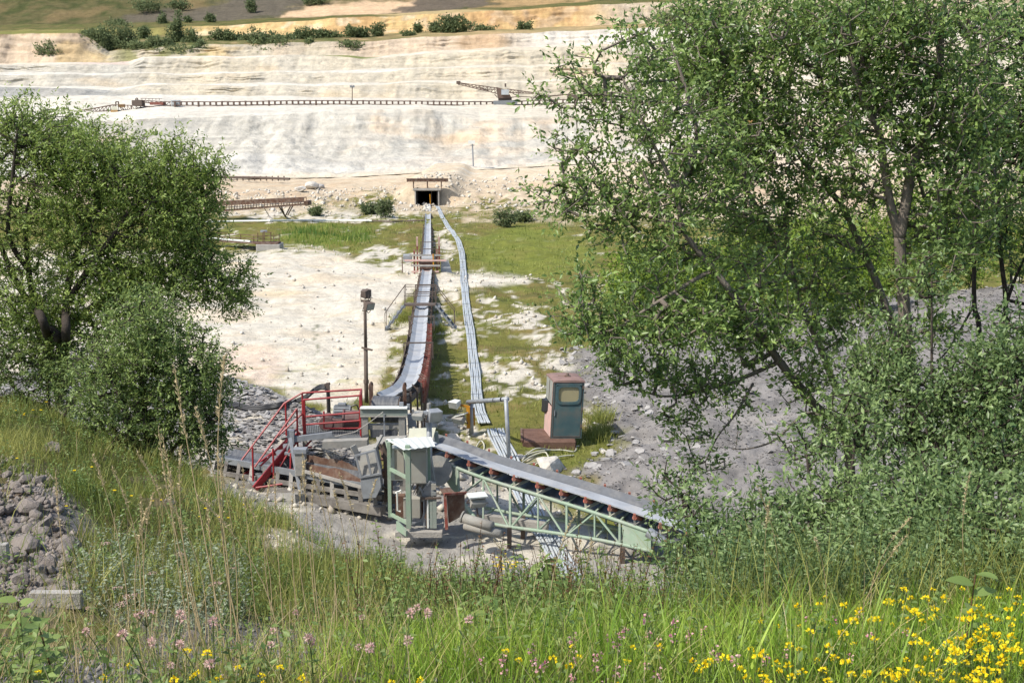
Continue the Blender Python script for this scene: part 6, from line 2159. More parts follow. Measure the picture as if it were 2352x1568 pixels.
tree('willow_tree', 'thickest forked grey trunk among the right hand willows', tc_, [
    [[tc_, (2100, 950, DC_), (2085, 820, DC_), (2076, 700, DC_), (2070, 630, DC_), (2066, 545, DC_)], 0.058, 0.046],
    [[(2066, 545, DC_), (2045, 470, DC_), (2030, 380, DC_), (2018, 300, DC_), (1990, 250, DC_), (1965, 170, DC_), (1935, 70, DC_), (1915, -40, DC_)], 0.040, 0.014],
    [[(2066, 545, DC_), (2080, 470, DC_), (2092, 400, DC_), (2108, 350, DC_), (2140, 270, DC_), (2158, 170, DC_), (2162, 80, DC_), (2170, -40, DC_)], 0.048, 0.022],
    [[(2018, 300, DC_), (2045, 250, DC_ - .1), (2075, 200, DC_ - .2), (2110, 140, DC_ - .2)], 0.016, 0.007],
    [[(2108, 350, DC_), (2080, 330, DC_ + .2), (2030, 320, DC_ + .3), (1970, 330, DC_ + .3)], 0.014, 0.006]], [
    (1960, 60, 130, 90, DC_, 0.7, 192), (2070, 40, 130, 80, DC_, 0.7, 170), (2020, 170, 120, 80, DC_, 0.6, 140), (2180, 80, 130, 110, DC_, 0.8, 185), (2120, 230, 120, 80, DC_, 0.7, 133), (2220, 230, 110, 110, DC_, 0.8, 170),
    (2000, 320, 100, 80, DC_, 0.6, 96), (2160, 360, 120, 90, DC_, 0.7, 140), (2190, 480, 90, 70, DC_, 0.6, 74), (2240, 420, 80, 80, DC_, .6, 81), (2120, 620, 70, 50, DC_ - .3, .4, 33), (1980, 450, 70, 60, DC_ + .2, .5, 44), (2150, 560, 80, 60, DC_, .5, 59), (2040, 800, 70, 50, DC_ - .2, .4, 44), (2150, 740, 60, 60, DC_ - .2, .4, 37)],
    LM_RIGHT, M_BARK, (0.052, 0.024), 15, 0.25, ttint=0.42, parts=300, group='willow trees on the right')
DD = 11.4
td_ = below(2270, 980, DD)
tree('willow_tree', 'thin dark twin stems of the willow at the right edge of the picture', td_, [
    [[td_, (2250, 830, DD), (2238, 700, DD), (2238, 580, DD), (2240, 450, DD), (2250, 300, DD)], 0.028, 0.014],
    [[td_ + Vector((0.1, .1, 0)), (2300, 860, DD), (2310, 700, DD), (2300, 600, DD), (2290, 480, DD), (2310, 300, DD)], 0.030, 0.014],
    [[(2238, 700, DD), (2180, 800, DD - .1), (2150, 830, DD - .1)], 0.012, 0.006],
    [[(2310, 700, DD), (2350, 600, DD), (2420, 500, DD)], 0.018, 0.008]], [
    (2300, 90, 120, 120, DD, 0.8, 200), (2330, 300, 110, 130, DD, 0.8, 220), (2250, 330, 90, 80, DD, 0.6, 110), (2320, 510, 90, 90, DD, 0.7, 130), (2230, 560, 50, 60, DD, 0.4, 40), (2450, 300, 140, 300, DD, 1.0, 260), (2420, 650, 100, 120, DD, .8, 110)],
    LM_RIGHT, M_BARKDARK, (0.054, 0.025), 15, 0.26, ttint=0.36, group='willow trees on the right')

# ---- scrub under them
for k, (u, v, D, lab, blobs, tt, mtl) in enumerate((
        (2140, 1130, 8.6, 'dense willow scrub round the foot of the forked trunk', [(2080, 900, 120, 80, 9.0, .5, 120), (2190, 930, 130, 110, 9.0, .6, 180), (2120, 1030, 150, 90, 8.8, .6, 190), (2000, 870, 90, 80, 9.2, .4, 130), (2060, 740, 40, 50, 9.2, .25, 26), (2140, 640, 45, 50, 9.2, .25, 26)], 0.52, LM_SCRUB),
        (2310, 1130, 8.2, 'willow scrub at the right edge below the thin stems', [(2310, 900, 90, 100, 8.8, .6, 170), (2290, 1040, 110, 100, 8.4, .6, 220), (2440, 1000, 120, 180, 8.4, .7, 220), (2330, 780, 70, 70, 8.9, .4, 90), (2270, 850, 90, 70, 8.9, .5, 120)], 0.45, LM_SCRUB),
        (1960, 1260, 7.4, 'grey green willow scrub at the foot of the leaning willow', [(1950, 1120, 90, 55, 7.8, .5, 80), (1890, 1200, 120, 65, 7.6, .5, 120), (2000, 1230, 120, 70, 7.4, .5, 150), (1850, 1020, 60, 50, 8.2, .3, 35), (1970, 970, 80, 80, 8.4, .4, 90)], 0.62, LM_SCRUB),
        (2180, 1280, 7.0, 'pale willow scrub just behind the right hand meadow flowers', [(2150, 1150, 130, 80, 7.2, .5, 180), (2250, 1200, 130, 90, 7.0, .5, 190), (2120, 1250, 130, 60, 6.9, .4, 140), (2300, 1290, 120, 60, 6.9, .4, 150), (2420, 1200, 110, 120, 7, .5, 160)], 0.60, LM_SCRUB),
        (1640, 1300, 7.4, 'thin low willow shoots in front of the tail of the green conveyor', [(1560, 1110, 60, 35, 7.9, .3, 22), (1590, 1180, 80, 45, 7.6, .3, 44), (1570, 1280, 90, 40, 7.4, .4, 45), (1700, 1210, 90, 55, 7.5, .4, 45), (1680, 1305, 110, 40, 7.3, .4, 80), (1790, 1160, 70, 60, 7.7, .4, 45), (1800, 1280, 110, 50, 7.3, .4, 110)], 0.52, LM_SCRUB))):
    bb = below(u, v, D)
    lim = []
    for i, bl in enumerate(blobs):
        a = bb + Vector((RNG.uniform(-.2, .2), RNG.uniform(-.15, .15), 0))
        q = P(bl[0], bl[1], bl[4])
        lim.append([[a, a.lerp(q, 0.5) + Vector((0, 0, 0.12)), q], 0.022, 0.006])
    tree('willow_bush', lab, bb, lim, blobs, mtl, M_BARKDARK, (0.048, 0.021), 15, 0.22, ttint=tt, parts=120, group='willow scrub on the right slope', cat='bush')

# ---- bushes in the pit behind the right hand trees
for k, (u, v, D, lab, blobs) in enumerate((
        (1480, 745, 46, 'bright green bush in the pit, leftmost behind the right hand trees', [(1470, 650, 85, 95, 46, 1.4, 420), (1560, 670, 80, 90, 46, 1.2, 330)]),
        (1660, 760, 45, 'wide bright green bush in the pit behind the leaning willow', [(1640, 660, 95, 110, 45, 1.6, 460), (1740, 640, 95, 150, 46, 1.6, 520)]),
        (1880, 770, 44, 'tall bright green bush in the pit behind the slanting willow', [(1860, 610, 105, 160, 45, 1.8, 560), (1970, 640, 90, 130, 44, 1.4, 420)]),
        (2080, 690, 47, 'bright green bush in the pit behind the forked trunk', [(2070, 550, 115, 160, 47, 1.8, 520), (2190, 560, 100, 130, 48, 1.6, 400)]),
        (2330, 620, 50, 'bright bush in the pit behind the thin stems at the right edge', [(2320, 500, 130, 130, 50, 1.8, 460)]))):
    bb = below(u, v, D)
    lim = [[[bb + Vector((0.15 * i, 0, 0)), P(bl[0], bl[1] + bl[3] * 0.5, D), P(bl[0], bl[1] - bl[3] * 0.4, D)], 0.07, 0.02] for i, bl in enumerate(blobs)]
    tree('pit_bush', lab, bb, lim, blobs, LM_MID, M_BARKDARK, (0.16, 0.07), 14, 0.6, ttint=0.5, group='bushes in the pit', cat='bush', tip=0.006)
for (u, v, D, ru, rv, lab, tt) in ((1160, 500, 108, 28, 22, 'round green shrub on the embankment foot right of the tunnel', 0.5), (885, 478, 116, 18, 22, 'olive shrub on the embankment left of the tunnel', 0.4),
                                   (1200, 498, 106, 22, 12, 'low pale shrub right of the round one near the tunnel', 0.65), (850, 480, 112, 24, 12, 'flat brown green scrub left of the olive shrub', 0.3), (725, 487, 105, 12, 8, 'tiny green shrub beside the gantry end', 0.5)):
    g = on_ground(u, v + rv, 60)
    tree('pit_shrub', lab, g, [[[g, g + Vector((0, 0, rv * D / FOC * 1.4))], 0.05, 0.02]], [(u, v, ru, rv, g.y, ru * D / FOC * 0.8, 120)], LM_FAR, M_BARKDARK, (0.20, 0.10), 12, 0.6, ttint=tt * .8, group='shrubs near the tunnel', cat='bush', tip=0.01)

# ---- bushes and small trees on the far terraces
FAR = [
    (243, 104, 44, 34, 310, 'large round dark bush in the notch of the left cliff', .45), (285, 100, 26, 26, 313, 'smaller bush touching the large dark one in the notch', .5), (115, 119, 24, 14, 302, 'small bush halfway up the left cliff face', .55),
    (408, 88, 22, 38, 320, 'tallest pointed tree on the shelf above the left terraces', .5), (440, 100, 22, 26, 316, 'second pointed tree right of the tallest one on the shelf', .5), (355, 112, 30, 20, 308, 'low olive bush left of the tallest pointed tree', .6),
    (465, 118, 26, 15, 306, 'low dark bush at the cliff edge below the pointed trees', .4), (400, 122, 40, 12, 305, 'flat bush line at the cliff edge', .45), (600, 102, 26, 28, 310, 'tall round bush left of the row above the white rim', .45), (632, 112, 30, 22, 307, 'wide bush at the cliff edge in the middle', .5),
    (612, 124, 24, 8, 304, 'flat bright bush lying on the rim', .7), (692, 84, 18, 11, 325, 'leftmost low bush of the row along the ochre face', .5), (722, 82, 20, 12, 325, 'second low bush of the row along the ochre face', .45), (750, 82, 14, 10, 325, 'third low bush of the row along the ochre face', .5),
    (806, 80, 11, 15, 325, 'small upright bush right of the row', .55), (831, 78, 14, 12, 327, 'small round bush right of the upright one', .4), (868, 72, 14, 12, 330, 'lone round bush on the bare shelf', .4), (1028, 62, 22, 20, 330, 'dark green left half of the big bush pair on the shelf', .35),
    (1056, 64, 22, 17, 330, 'brighter right half of the big bush pair on the shelf', .5), (523, 88, 16, 13, 322, 'bush below the ochre face near the pointed trees', .5), (803, 110, 22, 13, 304, 'olive bush hanging on the pale cliff', .55), (712, 101, 6, 8, 306, 'tiny bush on the pale cliff edge', .5),
    (960, 65, 7, 8, 332, 'tiny dark shrub left of the big bush pair', .35), (998, 64, 10, 9, 332, 'little shrub just left of the big bush pair', .5), (1205, 64, 17, 10, 336, 'grey green shrub near the right end of the shelf', .4), (1110, 68, 22, 6, 335, 'flat scrub strip right of the big bush pair', .55),
    (482, 44, 10, 8, 372, 'tiny bush on the grey scree, right one', .4), (432, 47, 8, 6, 372, 'tiny bush on the grey scree, left one', .4), (577, 14, 10, 12, 395, 'small dark bush at the edge of the grey scree', .4), (340, 14, 30, 8, 400, 'dark scrub patch in the hillside grass', .45), (410, 12, 22, 8, 402, 'second dark scrub patch in the hillside grass', .45),
    (720, 0, 26, 10, 410, 'bush at the top edge of the picture above the pink earth', .4), (500, 82, 12, 9, 322, 'pale shrub under the ochre face', .6), (375, 52, 12, 14, 372, 'slim small tree behind the tallest pointed one', .5), (270, 56, 12, 8, 370, 'little shrub on the left grass bench', .5), (1480, 25, 60, 16, 372, 'scrubby green strip on the upper right bench', .5), (1560, 42, 60, 12, 340, 'olive scrub at the foot of the upper right face', .5),
    (320, 108, 26, 10, 307, 'low scrub right of the notch in the left cliff', .55), (385, 108, 24, 12, 310, 'scrub at the foot of the tallest pointed tree', .45), (450, 122, 24, 9, 305, 'low scrub hanging over the rim below the second pointed tree', .4), (545, 90, 16, 9, 322, 'low shrub right of the bush below the ochre face', .5), (572, 92, 14, 10, 320, 'low shrub just left of the tall round bush', .55), (660, 92, 20, 9, 318, 'low shrub between the tall round bush and the row', .5), (770, 84, 14, 8, 325, 'last low bush of the row along the ochre face', .5), (210, 84, 18, 10, 318, 'dark scrub at the top left lip of the notch', .4), (940, 80, 14, 5, 320, 'flat scrub on the shelf left of the big bush pair', .5), (330, 76, 16, 10, 335, 'greyish shrub on the bench behind the pointed trees', .55)]
for (u, v, ru, rv, D, lab, tt) in FAR:
    ru, rv = ru * 1.22, rv * 1.3
    q = P(u, v + rv * 0.9, D)
    t = thing('far_bush', lab, 'bush', q, 'bushes on the far terraces')
    n = int(70 + 0.55 * ru * rv * 1.0)
    c = np.array(P(u, v, D))
    pv = rnd_unit(n) * (RNG.uniform(0, 1, (n, 1)) ** 0.36)
    pv *= (1 + 0.75 * noise2(pv[:, 0] * 1.9 + u, pv[:, 2] * 1.9 + v)[:, None])
    if 'pointed' in lab or 'slim' in lab:
        pv[:, 0] *= 1.05 - 0.65 * np.clip(pv[:, 2] * 0.5 + 0.5, 0, 1)
    sx_, sz_ = ru * D / FOC, rv * D / FOC
    pos = c + pv * np.array([sx_, sx_ * 0.8, sz_])
    per = 5
    pos = np.repeat(pos, per, 0) + RNG.normal(size=(n * per, 3)) * 0.28
    m_ = n * per
    ld = norm(rnd_unit(m_) + np.array([0, 0, 0.3]))
    ln = norm(rnd_unit(m_) * 0.8 + np.array([-0.2, -0.15, 0.7]))
    tn = np.clip(tt - 0.05 + np.repeat(RNG.normal(0, .16, n), per) + RNG.normal(0, .1, m_), 0, 1)
    tag(leaves('crown', pos, ld, ln, RNG.uniform(.35, .75, m_), RNG.uniform(.22, .45, m_), tn, LM_FAR, t), kind='stuff')
    MB().tube([q - Vector((0, 0, 0.4)), Vector(c) + Vector((0, 0, sz_ * 0.3))], [0.14, 0.05], 5).build('trunk', M_BARKDARK, t)

# ================================================================== GRASSES AND FLOWERS
def blades(name, x, y, h, w, lean, m, tint, seg=2, curve_=0.5, parent=None, sink=0.02, az=None):
    z = height(x, y) - sink
    n = len(x)
    p0 = np.stack([x, y, z], 1)
    if az is None:
        az = RNG.uniform(0, 2 * math.pi, n)
    dirh = np.stack([np.cos(az), np.sin(az), np.zeros(n)], 1)
    fa = az + RNG.normal(0, 0.9, n) + math.pi / 2
    side = np.stack([np.cos(fa), np.sin(fa), np.zeros(n)], 1)
    rows = []
    for k in range(seg + 1):
        f = k / seg
        off = dirh * (lean * h * (f * (1 - curve_) + curve_ * f * f))[:, None]
        up = np.array([0, 0, 1.0]) * (h * (f - 0.25 * lean * f * f))[:, None]
        ww = (w * (1 - f ** 1.6) + 0.0006)[:, None]
        rows.append(p0 + off + up - side * ww / 2)
        rows.append(p0 + off + up + side * ww / 2)
    V = np.stack(rows, 1).reshape(-1, 3)
    k = np.arange(n)[:, None] * (2 * (seg + 1))
    F = np.concatenate([k + np.array([[2 * i, 2 * i + 1, 2 * i + 3, 2 * i + 2]]) for i in range(seg)], 0)
    return tag(mesh_np(name, V, F, m, parent, tint=np.repeat(tint, 2 * (seg + 1))), kind='stuff')


def cover_sample(n, s0, s1, y0, y1, keep, power=1.0):
    """random ground places between two lines of sight; keep(u, v, x, y) gives the chance of keeping each"""
    y = y0 * (y1 / y0) ** RNG.uniform(0, 1, n)
    s = RNG.uniform(s0, s1, n)
    x = s * np.maximum(y, 6.0) if y1 <= 22.5 else s * y
    z = height(x, y)
    u, v = proj(x, y, z)
    k = RNG.uniform(0, 1, n) < keep(u, v, x, y)
    return x[k], y[k], u[k], v[k]


# right hand meadow: dense, fresh green
def k_right(u, v, x, y):
    return np.clip(sstep(560, 1100, u + 160 * fbm(x, y, 3, 1.5, 71)) * (0.75 + 0.5 * fbm(x, y, 3, 2.0, 72)), 0, 1)


x, y, u, v = cover_sample(52000, -0.35, 0.62, 2.0, 6.6, k_right)
n = len(x)
edge = 1 - 0.35 * sstep(4.5, 6.2, y)
blades('meadow_grass', x, y, RNG.uniform(0.07, 0.25, n) * edge, RNG.uniform(0.0028, 0.0065, n), RNG.uniform(0.05, 0.9, n), LM_GRASS, np.clip(RNG.normal(0.38, 0.2, n) + 0.25 * fbm(x, y, 3, 1.2, 73), 0, 1), 3)
x, y, u, v = cover_sample(2600, -0.25, 0.62, 2.2, 6.0, lambda u, v, x, y: sstep(1000, 1500, u) * 0.8)
n = len(x)
blades('broad_grass', x, y, RNG.uniform(0.16, 0.36, n), RNG.uniform(0.006, 0.012, n), RNG.uniform(0.1, 0.8, n), LM_GRASS, np.clip(RNG.normal(0.35, 0.18, n), 0, 1), 4)
x, y, u, v = cover_sample(5200, -0.5, 0.62, 2.4, 8.0, lambda u, v, x, y: 0.7 - 0.5 * sstep(900, 1400, u))
n = len(x)
blades('dry_grass', x, y, RNG.uniform(0.12, 0.38, n), RNG.uniform(0.002, 0.004, n), RNG.uniform(0.1, 0.9, n), LM_STRAW, np.clip(RNG.normal(0.4, 0.25, n), 0, 1), 3)


# left and middle: thin weeds between bare slaty soil
def k_left(u, v, x, y):
    grey = np.clip(ell(u, v, 560, 1480, 240, 60) + ell(u, v, 150, 1550, 240, 45) + ell(u, v, 60, 1240, 120, 150), 0, 1)
    return np.clip((0.62 - 0.58 * grey) * (0.55 + 1.1 * fbm(x, y, 3, 1.4, 74)), 0, 1)


x, y, u, v = cover_sample(30000, -0.62, 0.2, 2.1, 9.0, k_left)
n = len(x)
blades('thin_grass', x, y, RNG.uniform(0.07, 0.32, n), RNG.uniform(0.002, 0.0048, n), RNG.uniform(0.05, 0.9, n), LM_DRYGRASS, np.clip(RNG.normal(0.40, 0.22, n) + 0.3 * fbm(x, y, 3, 0.9, 75), 0, 1), 3)


# long soft grass of the bank
def k_bank(u, v, x, y):
    rocks = ell(u, v, 60, 1260, 130, 170)
    path = sstep(30, 12, polydist(u, v, [(-40, 1090), (60, 1150), (130, 1215), (170, 1300)], False))
    pale = ell(u, v, 690, 1240, 90, 24)
    return np.clip((1 - 0.95 * rocks) * (1 - 0.75 * path) * (1 - 0.95 * pale) * (0.55 + 0.9 * fbm(x, y, 4, 0.8, 76)) * (1 - .55 * sstep(1210, 1300, v)), 0, 1)


x, y, u, v = cover_sample(62000, -0.55, 0.0, 7.0, 21.0, k_bank)
n = len(x)
blades('bank_grass', x, y, RNG.uniform(0.10, 0.38, n) * (1 - .35 * sstep(-.25, -.05, x / y)), RNG.uniform(0.004, 0.009, n), RNG.uniform(0.1, 0.9, n), LM_DRYGRASS, np.clip(RNG.normal(0.30, 0.2, n) + 0.5 * fbm(x, y, 4, 0.55, 77), 0, 1), 2)
x, y, u, v = cover_sample(9000, 0.0, 0.62, 6.0, 16.0, lambda u, v, x, y: 0.6 + 0 * u)
n = len(x)
blades('slope_grass', x, y, RNG.uniform(0.15, 0.4, n), RNG.uniform(0.004, 0.009, n), RNG.uniform(0.1, 0.9, n), LM_DRYGRASS, np.clip(RNG.normal(0.3, 0.2, n), 0, 1), 2)


def leafy_stems(name, x, y, h, nl, L, W, lm, tmean, lean=0.25, stem=0.0022, up=0.2):
    n = len(x)
    z = height(x, y) - 0.02
    p0 = np.stack([x, y, z], 1)
    az = RNG.uniform(0, 2 * math.pi, n)
    top = p0 + np.stack([np.cos(az) * lean * h, np.sin(az) * lean * h, h], 1)
    V1, F1 = prisms(p0, top, np.full(n, stem), np.full(n, stem * 0.5), 3)
    V1q, F1q = V1, np.concatenate([F1[:, [0, 1, 2]], F1[:, [0, 2, 3]]], 0)
    f = (np.arange(nl)[None] + RNG.uniform(0, 1, (n, nl))) / nl * 0.85 + 0.15
    pos = (p0[:, None] + (top - p0)[:, None] * f[..., None]).reshape(-1, 3)
    m_ = n * nl
    ld = norm(rnd_unit(m_) * np.array([1, 1, 0.4]) + np.array([0, 0, up]))
    ln = norm(rnd_unit(m_) * 0.5 + np.array([-0.1, -0.1, 0.8]))
    V2, F2 = leaf_arrays(pos, ld, ln, RNG.uniform(0.6, 1.2, m_) * L, RNG.uniform(0.7, 1.2, m_) * W)
    V, F = join((V1q, F1q), (V2, F2))
    tn = np.concatenate([np.full(len(V1), 0.2), np.repeat(np.clip(tmean + np.repeat(RNG.normal(0, .12, n), nl) + RNG.normal(0, .13, m_), 0, 1), 4)])
    return tag(mesh_np(name, V, F, lm, None, tint=tn), kind='stuff')


x, y, u, v = cover_sample(2600, -0.6, 0.3, 2.3, 7.5, lambda u, v, x, y: np.clip(0.35 + 0.6 * fbm(x, y, 3, 1.1, 80), 0, 1))
leafy_stems('low_weeds', x, y, RNG.uniform(0.06, 0.28, len(x)), 10, 0.036, 0.016, LM_WEED, 0.45)
x, y, u, v = cover_sample(9000, -0.6, 0.2, 4.2, 9.5, lambda u, v, x, y: np.clip(ell(u, v, 390, 1350, 210, 120), 0, 1) * 0.5)
leafy_stems('silvery_undergrowth', x, y, RNG.uniform(0.08, 0.34, len(x)), 12, 0.030, 0.014, LM_SILVER, 0.45)
x, y, u, v = cover_sample(2600, -0.2, 0.55, 2.2, 3.9, lambda u, v, x, y: np.clip(ell(u, v, 960, 1450, 110, 80) + ell(u, v, 760, 1480, 60, 40) * .5 + 0.12 * (u > 1200), 0, 1))
leafy_stems('clover_leaves', x, y, RNG.uniform(0.05, 0.17, len(x)), 9, 0.030, 0.022, LM_WEED, 0.72, up=0.35)
x, y, u, v = cover_sample(900, -0.6, -0.1, 2.3, 3.6, lambda u, v, x, y: np.clip(ell(u, v, 90, 1480, 170, 100), 0, 1))
leafy_stems('broad_weeds', x, y, RNG.uniform(0.10, 0.30, len(x)), 9, 0.056, 0.034, LM_WEED, 0.58)
x, y, u, v = cover_sample(3000, -0.15, 0.30, 4.6, 8.0, lambda u, v, x, y: np.clip(ell(u, v, 1200, 1330, 420, 120), 0, 1) * 0.30)
leafy_stems('brown_weeds', x, y, RNG.uniform(0.15, 0.5, len(x)), 9, 0.020, 0.010, LM_BROWN, 0.5, stem=0.0028)
x, y, u, v = cover_sample(3600, -0.15, 0.34, 4.4, 8.0, lambda u, v, x, y: np.clip(ell(u, v, 1250, 1360, 480, 110), 0, 1) * 0.45)
leafy_stems('edge_undergrowth', x, y, RNG.uniform(0.1, 0.36, len(x)), 13, 0.036, 0.015, LM_WEED, 0.42)
x, y, u, v = cover_sample(2600, -0.2, 0.2, 2.3, 4.2, lambda u, v, x, y: np.clip(ell(u, v, 1250, 1440, 420, 80), 0, 1) * 0.5)
leafy_stems('meadow_weeds', x, y, RNG.uniform(0.12, 0.32, len(x)), 12, 0.040, 0.013, LM_WEED, 0.5)

x, y, u, v = cover_sample(5200, -0.5, -0.02, 7.0, 16.0, lambda u, v, x, y: np.clip(0.3 + 1.0 * fbm(x, y, 3, 0.9, 81), 0, 1) * (1 - .95 * ell(u, v, 60, 1260, 130, 170)))
leafy_stems('bank_weeds', x, y, RNG.uniform(0.08, 0.32, len(x)), 9, 0.040, 0.018, LM_WEED, 0.38)
x, y, u, v = cover_sample(2600, -0.5, -0.02, 7.0, 16.0, lambda u, v, x, y: np.clip(0.1 + 1.0 * fbm(x, y, 3, 0.7, 82), 0, 1) * (1 - .95 * ell(u, v, 60, 1260, 130, 170)))
n = len(x)
blades('bank_straw', x, y, RNG.uniform(0.2, 0.5, n), RNG.uniform(0.003, 0.006, n), RNG.uniform(0.1, 0.7, n), LM_STRAW, np.clip(RNG.normal(0.2, 0.25, n), 0, 1), 2)

x, y, u, v = cover_sample(5200, 0.06, 0.62, 5.4, 8.2, lambda u, v, x, y: np.clip(0.5 + 0.8 * fbm(x, y, 3, 1.0, 83), 0, 1) * sstep(1500, 1680, u))
leafy_stems('slope_weeds', x, y, RNG.uniform(0.25, 0.75, len(x)), 14, 0.040, 0.015, LM_SCRUB, 0.5)
x, y, u, v = cover_sample(7000, 0.06, 0.62, 5.0, 8.0, lambda u, v, x, y: 0.15 + 0.65 * sstep(1480, 1700, u))
n = len(x)
blades('slope_tall_grass', x, y, RNG.uniform(0.2, 0.62, n), RNG.uniform(0.003, 0.006, n), RNG.uniform(0.05, 0.7, n), LM_DRYGRASS, np.clip(RNG.normal(0.4, 0.25, n), 0, 1), 3)

x, y, u, v = cover_sample(2600, -0.2, 0.12, 6.5, 11.5, lambda u, v, x, y: np.clip(0.35 + 0.7 * fbm(x, y, 3, 1.0, 84), 0, 1) * (1 - .6 * sstep(820, 920, u)))
n = len(x)
blades('edge_tall_grass', x, y, RNG.uniform(0.2, 0.65, n) * (1 - .4 * sstep(820, 950, u)), RNG.uniform(0.003, 0.006, n), RNG.uniform(0.05, 0.5, n), LM_DRYGRASS, np.clip(RNG.normal(0.55, 0.25, n), 0, 1), 3)
x, y, u, v = cover_sample(330, -0.13, 0.14, 5.5, 9.0, lambda u, v, x, y: np.clip(0.4 + 0.7 * fbm(x, y, 3, 1.0, 85), 0, 1))
leafy_stems('tall_brown_weeds', x, y, RNG.uniform(0.15, 0.6, len(x)), 16, 0.022, 0.010, LM_BROWN, 0.6, stem=0.003)
x, y, u, v = cover_sample(420, -0.13, 0.14, 5.5, 9.0, lambda u, v, x, y: np.clip(0.4 + 0.7 * fbm(x, y, 3, 1.0, 86), 0, 1))
leafy_stems('tall_green_weeds', x, y, RNG.uniform(0.12, 0.5, len(x)), 16, 0.040, 0.014, LM_WEED, 0.5, stem=0.003)

# reeds and rough grass of the pit floor
x, y, u, v = cover_sample(16000, -0.25, 0.0, 76, 106, lambda u, v, x, y: np.clip(ell(u + 10 * fbm(x, y, 3, .4, 90), v, 750, 545, 100, 24), 0, 1))
n = len(x)
blades('reeds', x, y, RNG.uniform(0.2, 0.85, n) * (0.75 + .6 * np.clip(fbm(x, y, 3, .3, 94), -.5, .8)), RNG.uniform(0.025, 0.06, n), RNG.uniform(0.0, 0.6, n), LM_REED, np.clip(RNG.normal(0.4, 0.2, n) + 0.5 * fbm(x, y, 3, 0.25, 91), 0, 1), 2)


def k_pit(u, v, x, y):
    c, g = floor_cover(x, y, height(x, y))
    return np.clip(g, 0, 1) * (0.35 + 0.65 * sstep(-0.3, 0.4, fbm(x, y, 3, 0.5, 92)))


x, y, u, v = cover_sample(60000, -0.2, 0.45, 27, 112, k_pit)
n = len(x)
blades('pit_grass', x, y, RNG.uniform(0.06, 0.26, n) * (0.6 + y / 110), RNG.uniform(0.02, 0.045, n) * (0.5 + y / 80), RNG.uniform(0.1, 0.8, n), LM_DRYGRASS, np.clip(RNG.normal(0.30, 0.18, n) + 0.3 * fbm(x, y, 4, 0.2, 93), 0, 1), 1)
for uu, vv, ru, rv, nn, hh in ((1375, 1003, 34, 16, 700, 0.45), (1380, 970, 30, 30, 350, 0.6), (1300, 1032, 60, 8, 260, 0.25), (925, 735, 25, 90, 600, 0.5), (1010, 760, 14, 60, 300, 0.4)):
    g0 = on_ground(uu, vv, 20)
    sxx = ru * g0.y / FOC
    x = g0.x + RNG.normal(0, .5, nn) * sxx
    y = g0.y + RNG.normal(0, .5, nn) * sxx * 1.6
    blades('grass_tuft', x, y, RNG.uniform(0.4, 1.0, nn) * hh, np.full(nn, 0.018), RNG.uniform(0.1, .8, nn), LM_DRYGRASS, np.clip(RNG.normal(0.35, 0.2, nn), 0, 1), 2)

# ---- dry grass stalks with seed heads: each a thing
def stalk_data(seed, hgt, bend, head, m_tint):
    r = np.random.default_rng(seed)
    k = 9
    f = np.linspace(0, 1, k)
    pts = np.stack([bend * hgt * f ** 2.2, 0.04 * hgt * np.sin(f * 3), hgt * f], 1)
    V1, F1 = prisms(pts[:-1], pts[1:], np.linspace(0.0030, 0.0016, k - 1), np.linspace(0.0029, 0.0014, k - 1), 3)
    F1 = np.concatenate([F1[:, [0, 1, 2]], F1[:, [0, 2, 3]]], 0)
    n = 84
    g = r.uniform(0, 1, n)
    i = 1 - head + head * g
    px = np.stack([bend * hgt * i ** 2.2, 0.04 * hgt * np.sin(i * 3), hgt * i], 1)
    d = norm(r.normal(size=(n, 3)) * np.array([.55, .55, .3]) + np.array([bend, 0, 1.0]))
    V2, F2 = leaf_arrays(px + r.normal(size=(n, 3)) * 0.0028, d, rnd_unit(n), r.uniform(0.010, 0.019, n), r.uniform(0.0035, 0.006, n))
    return (V1, F1), (V2, F2)


protos = []
for s in range(5):
    st_, hd2 = stalk_data(40 + s, 1.0, (0.05, 0.22, -0.12, 0.12, -0.28)[s], (0.24, 0.2, 0.16, 0.28, 0.2)[s], 0)
    o1 = mesh_np('stem', *st_, LM_STRAW, None, tint=np.full(len(st_[0]), 0.6))
    o2 = mesh_np('seed_head', *hd2, LM_STRAW, None, tint=np.full(len(hd2[0]), 0.75))
    protos.append((o1.data, o2.data))
    bpy.data.objects.remove(o1)
    bpy.data.objects.remove(o2)
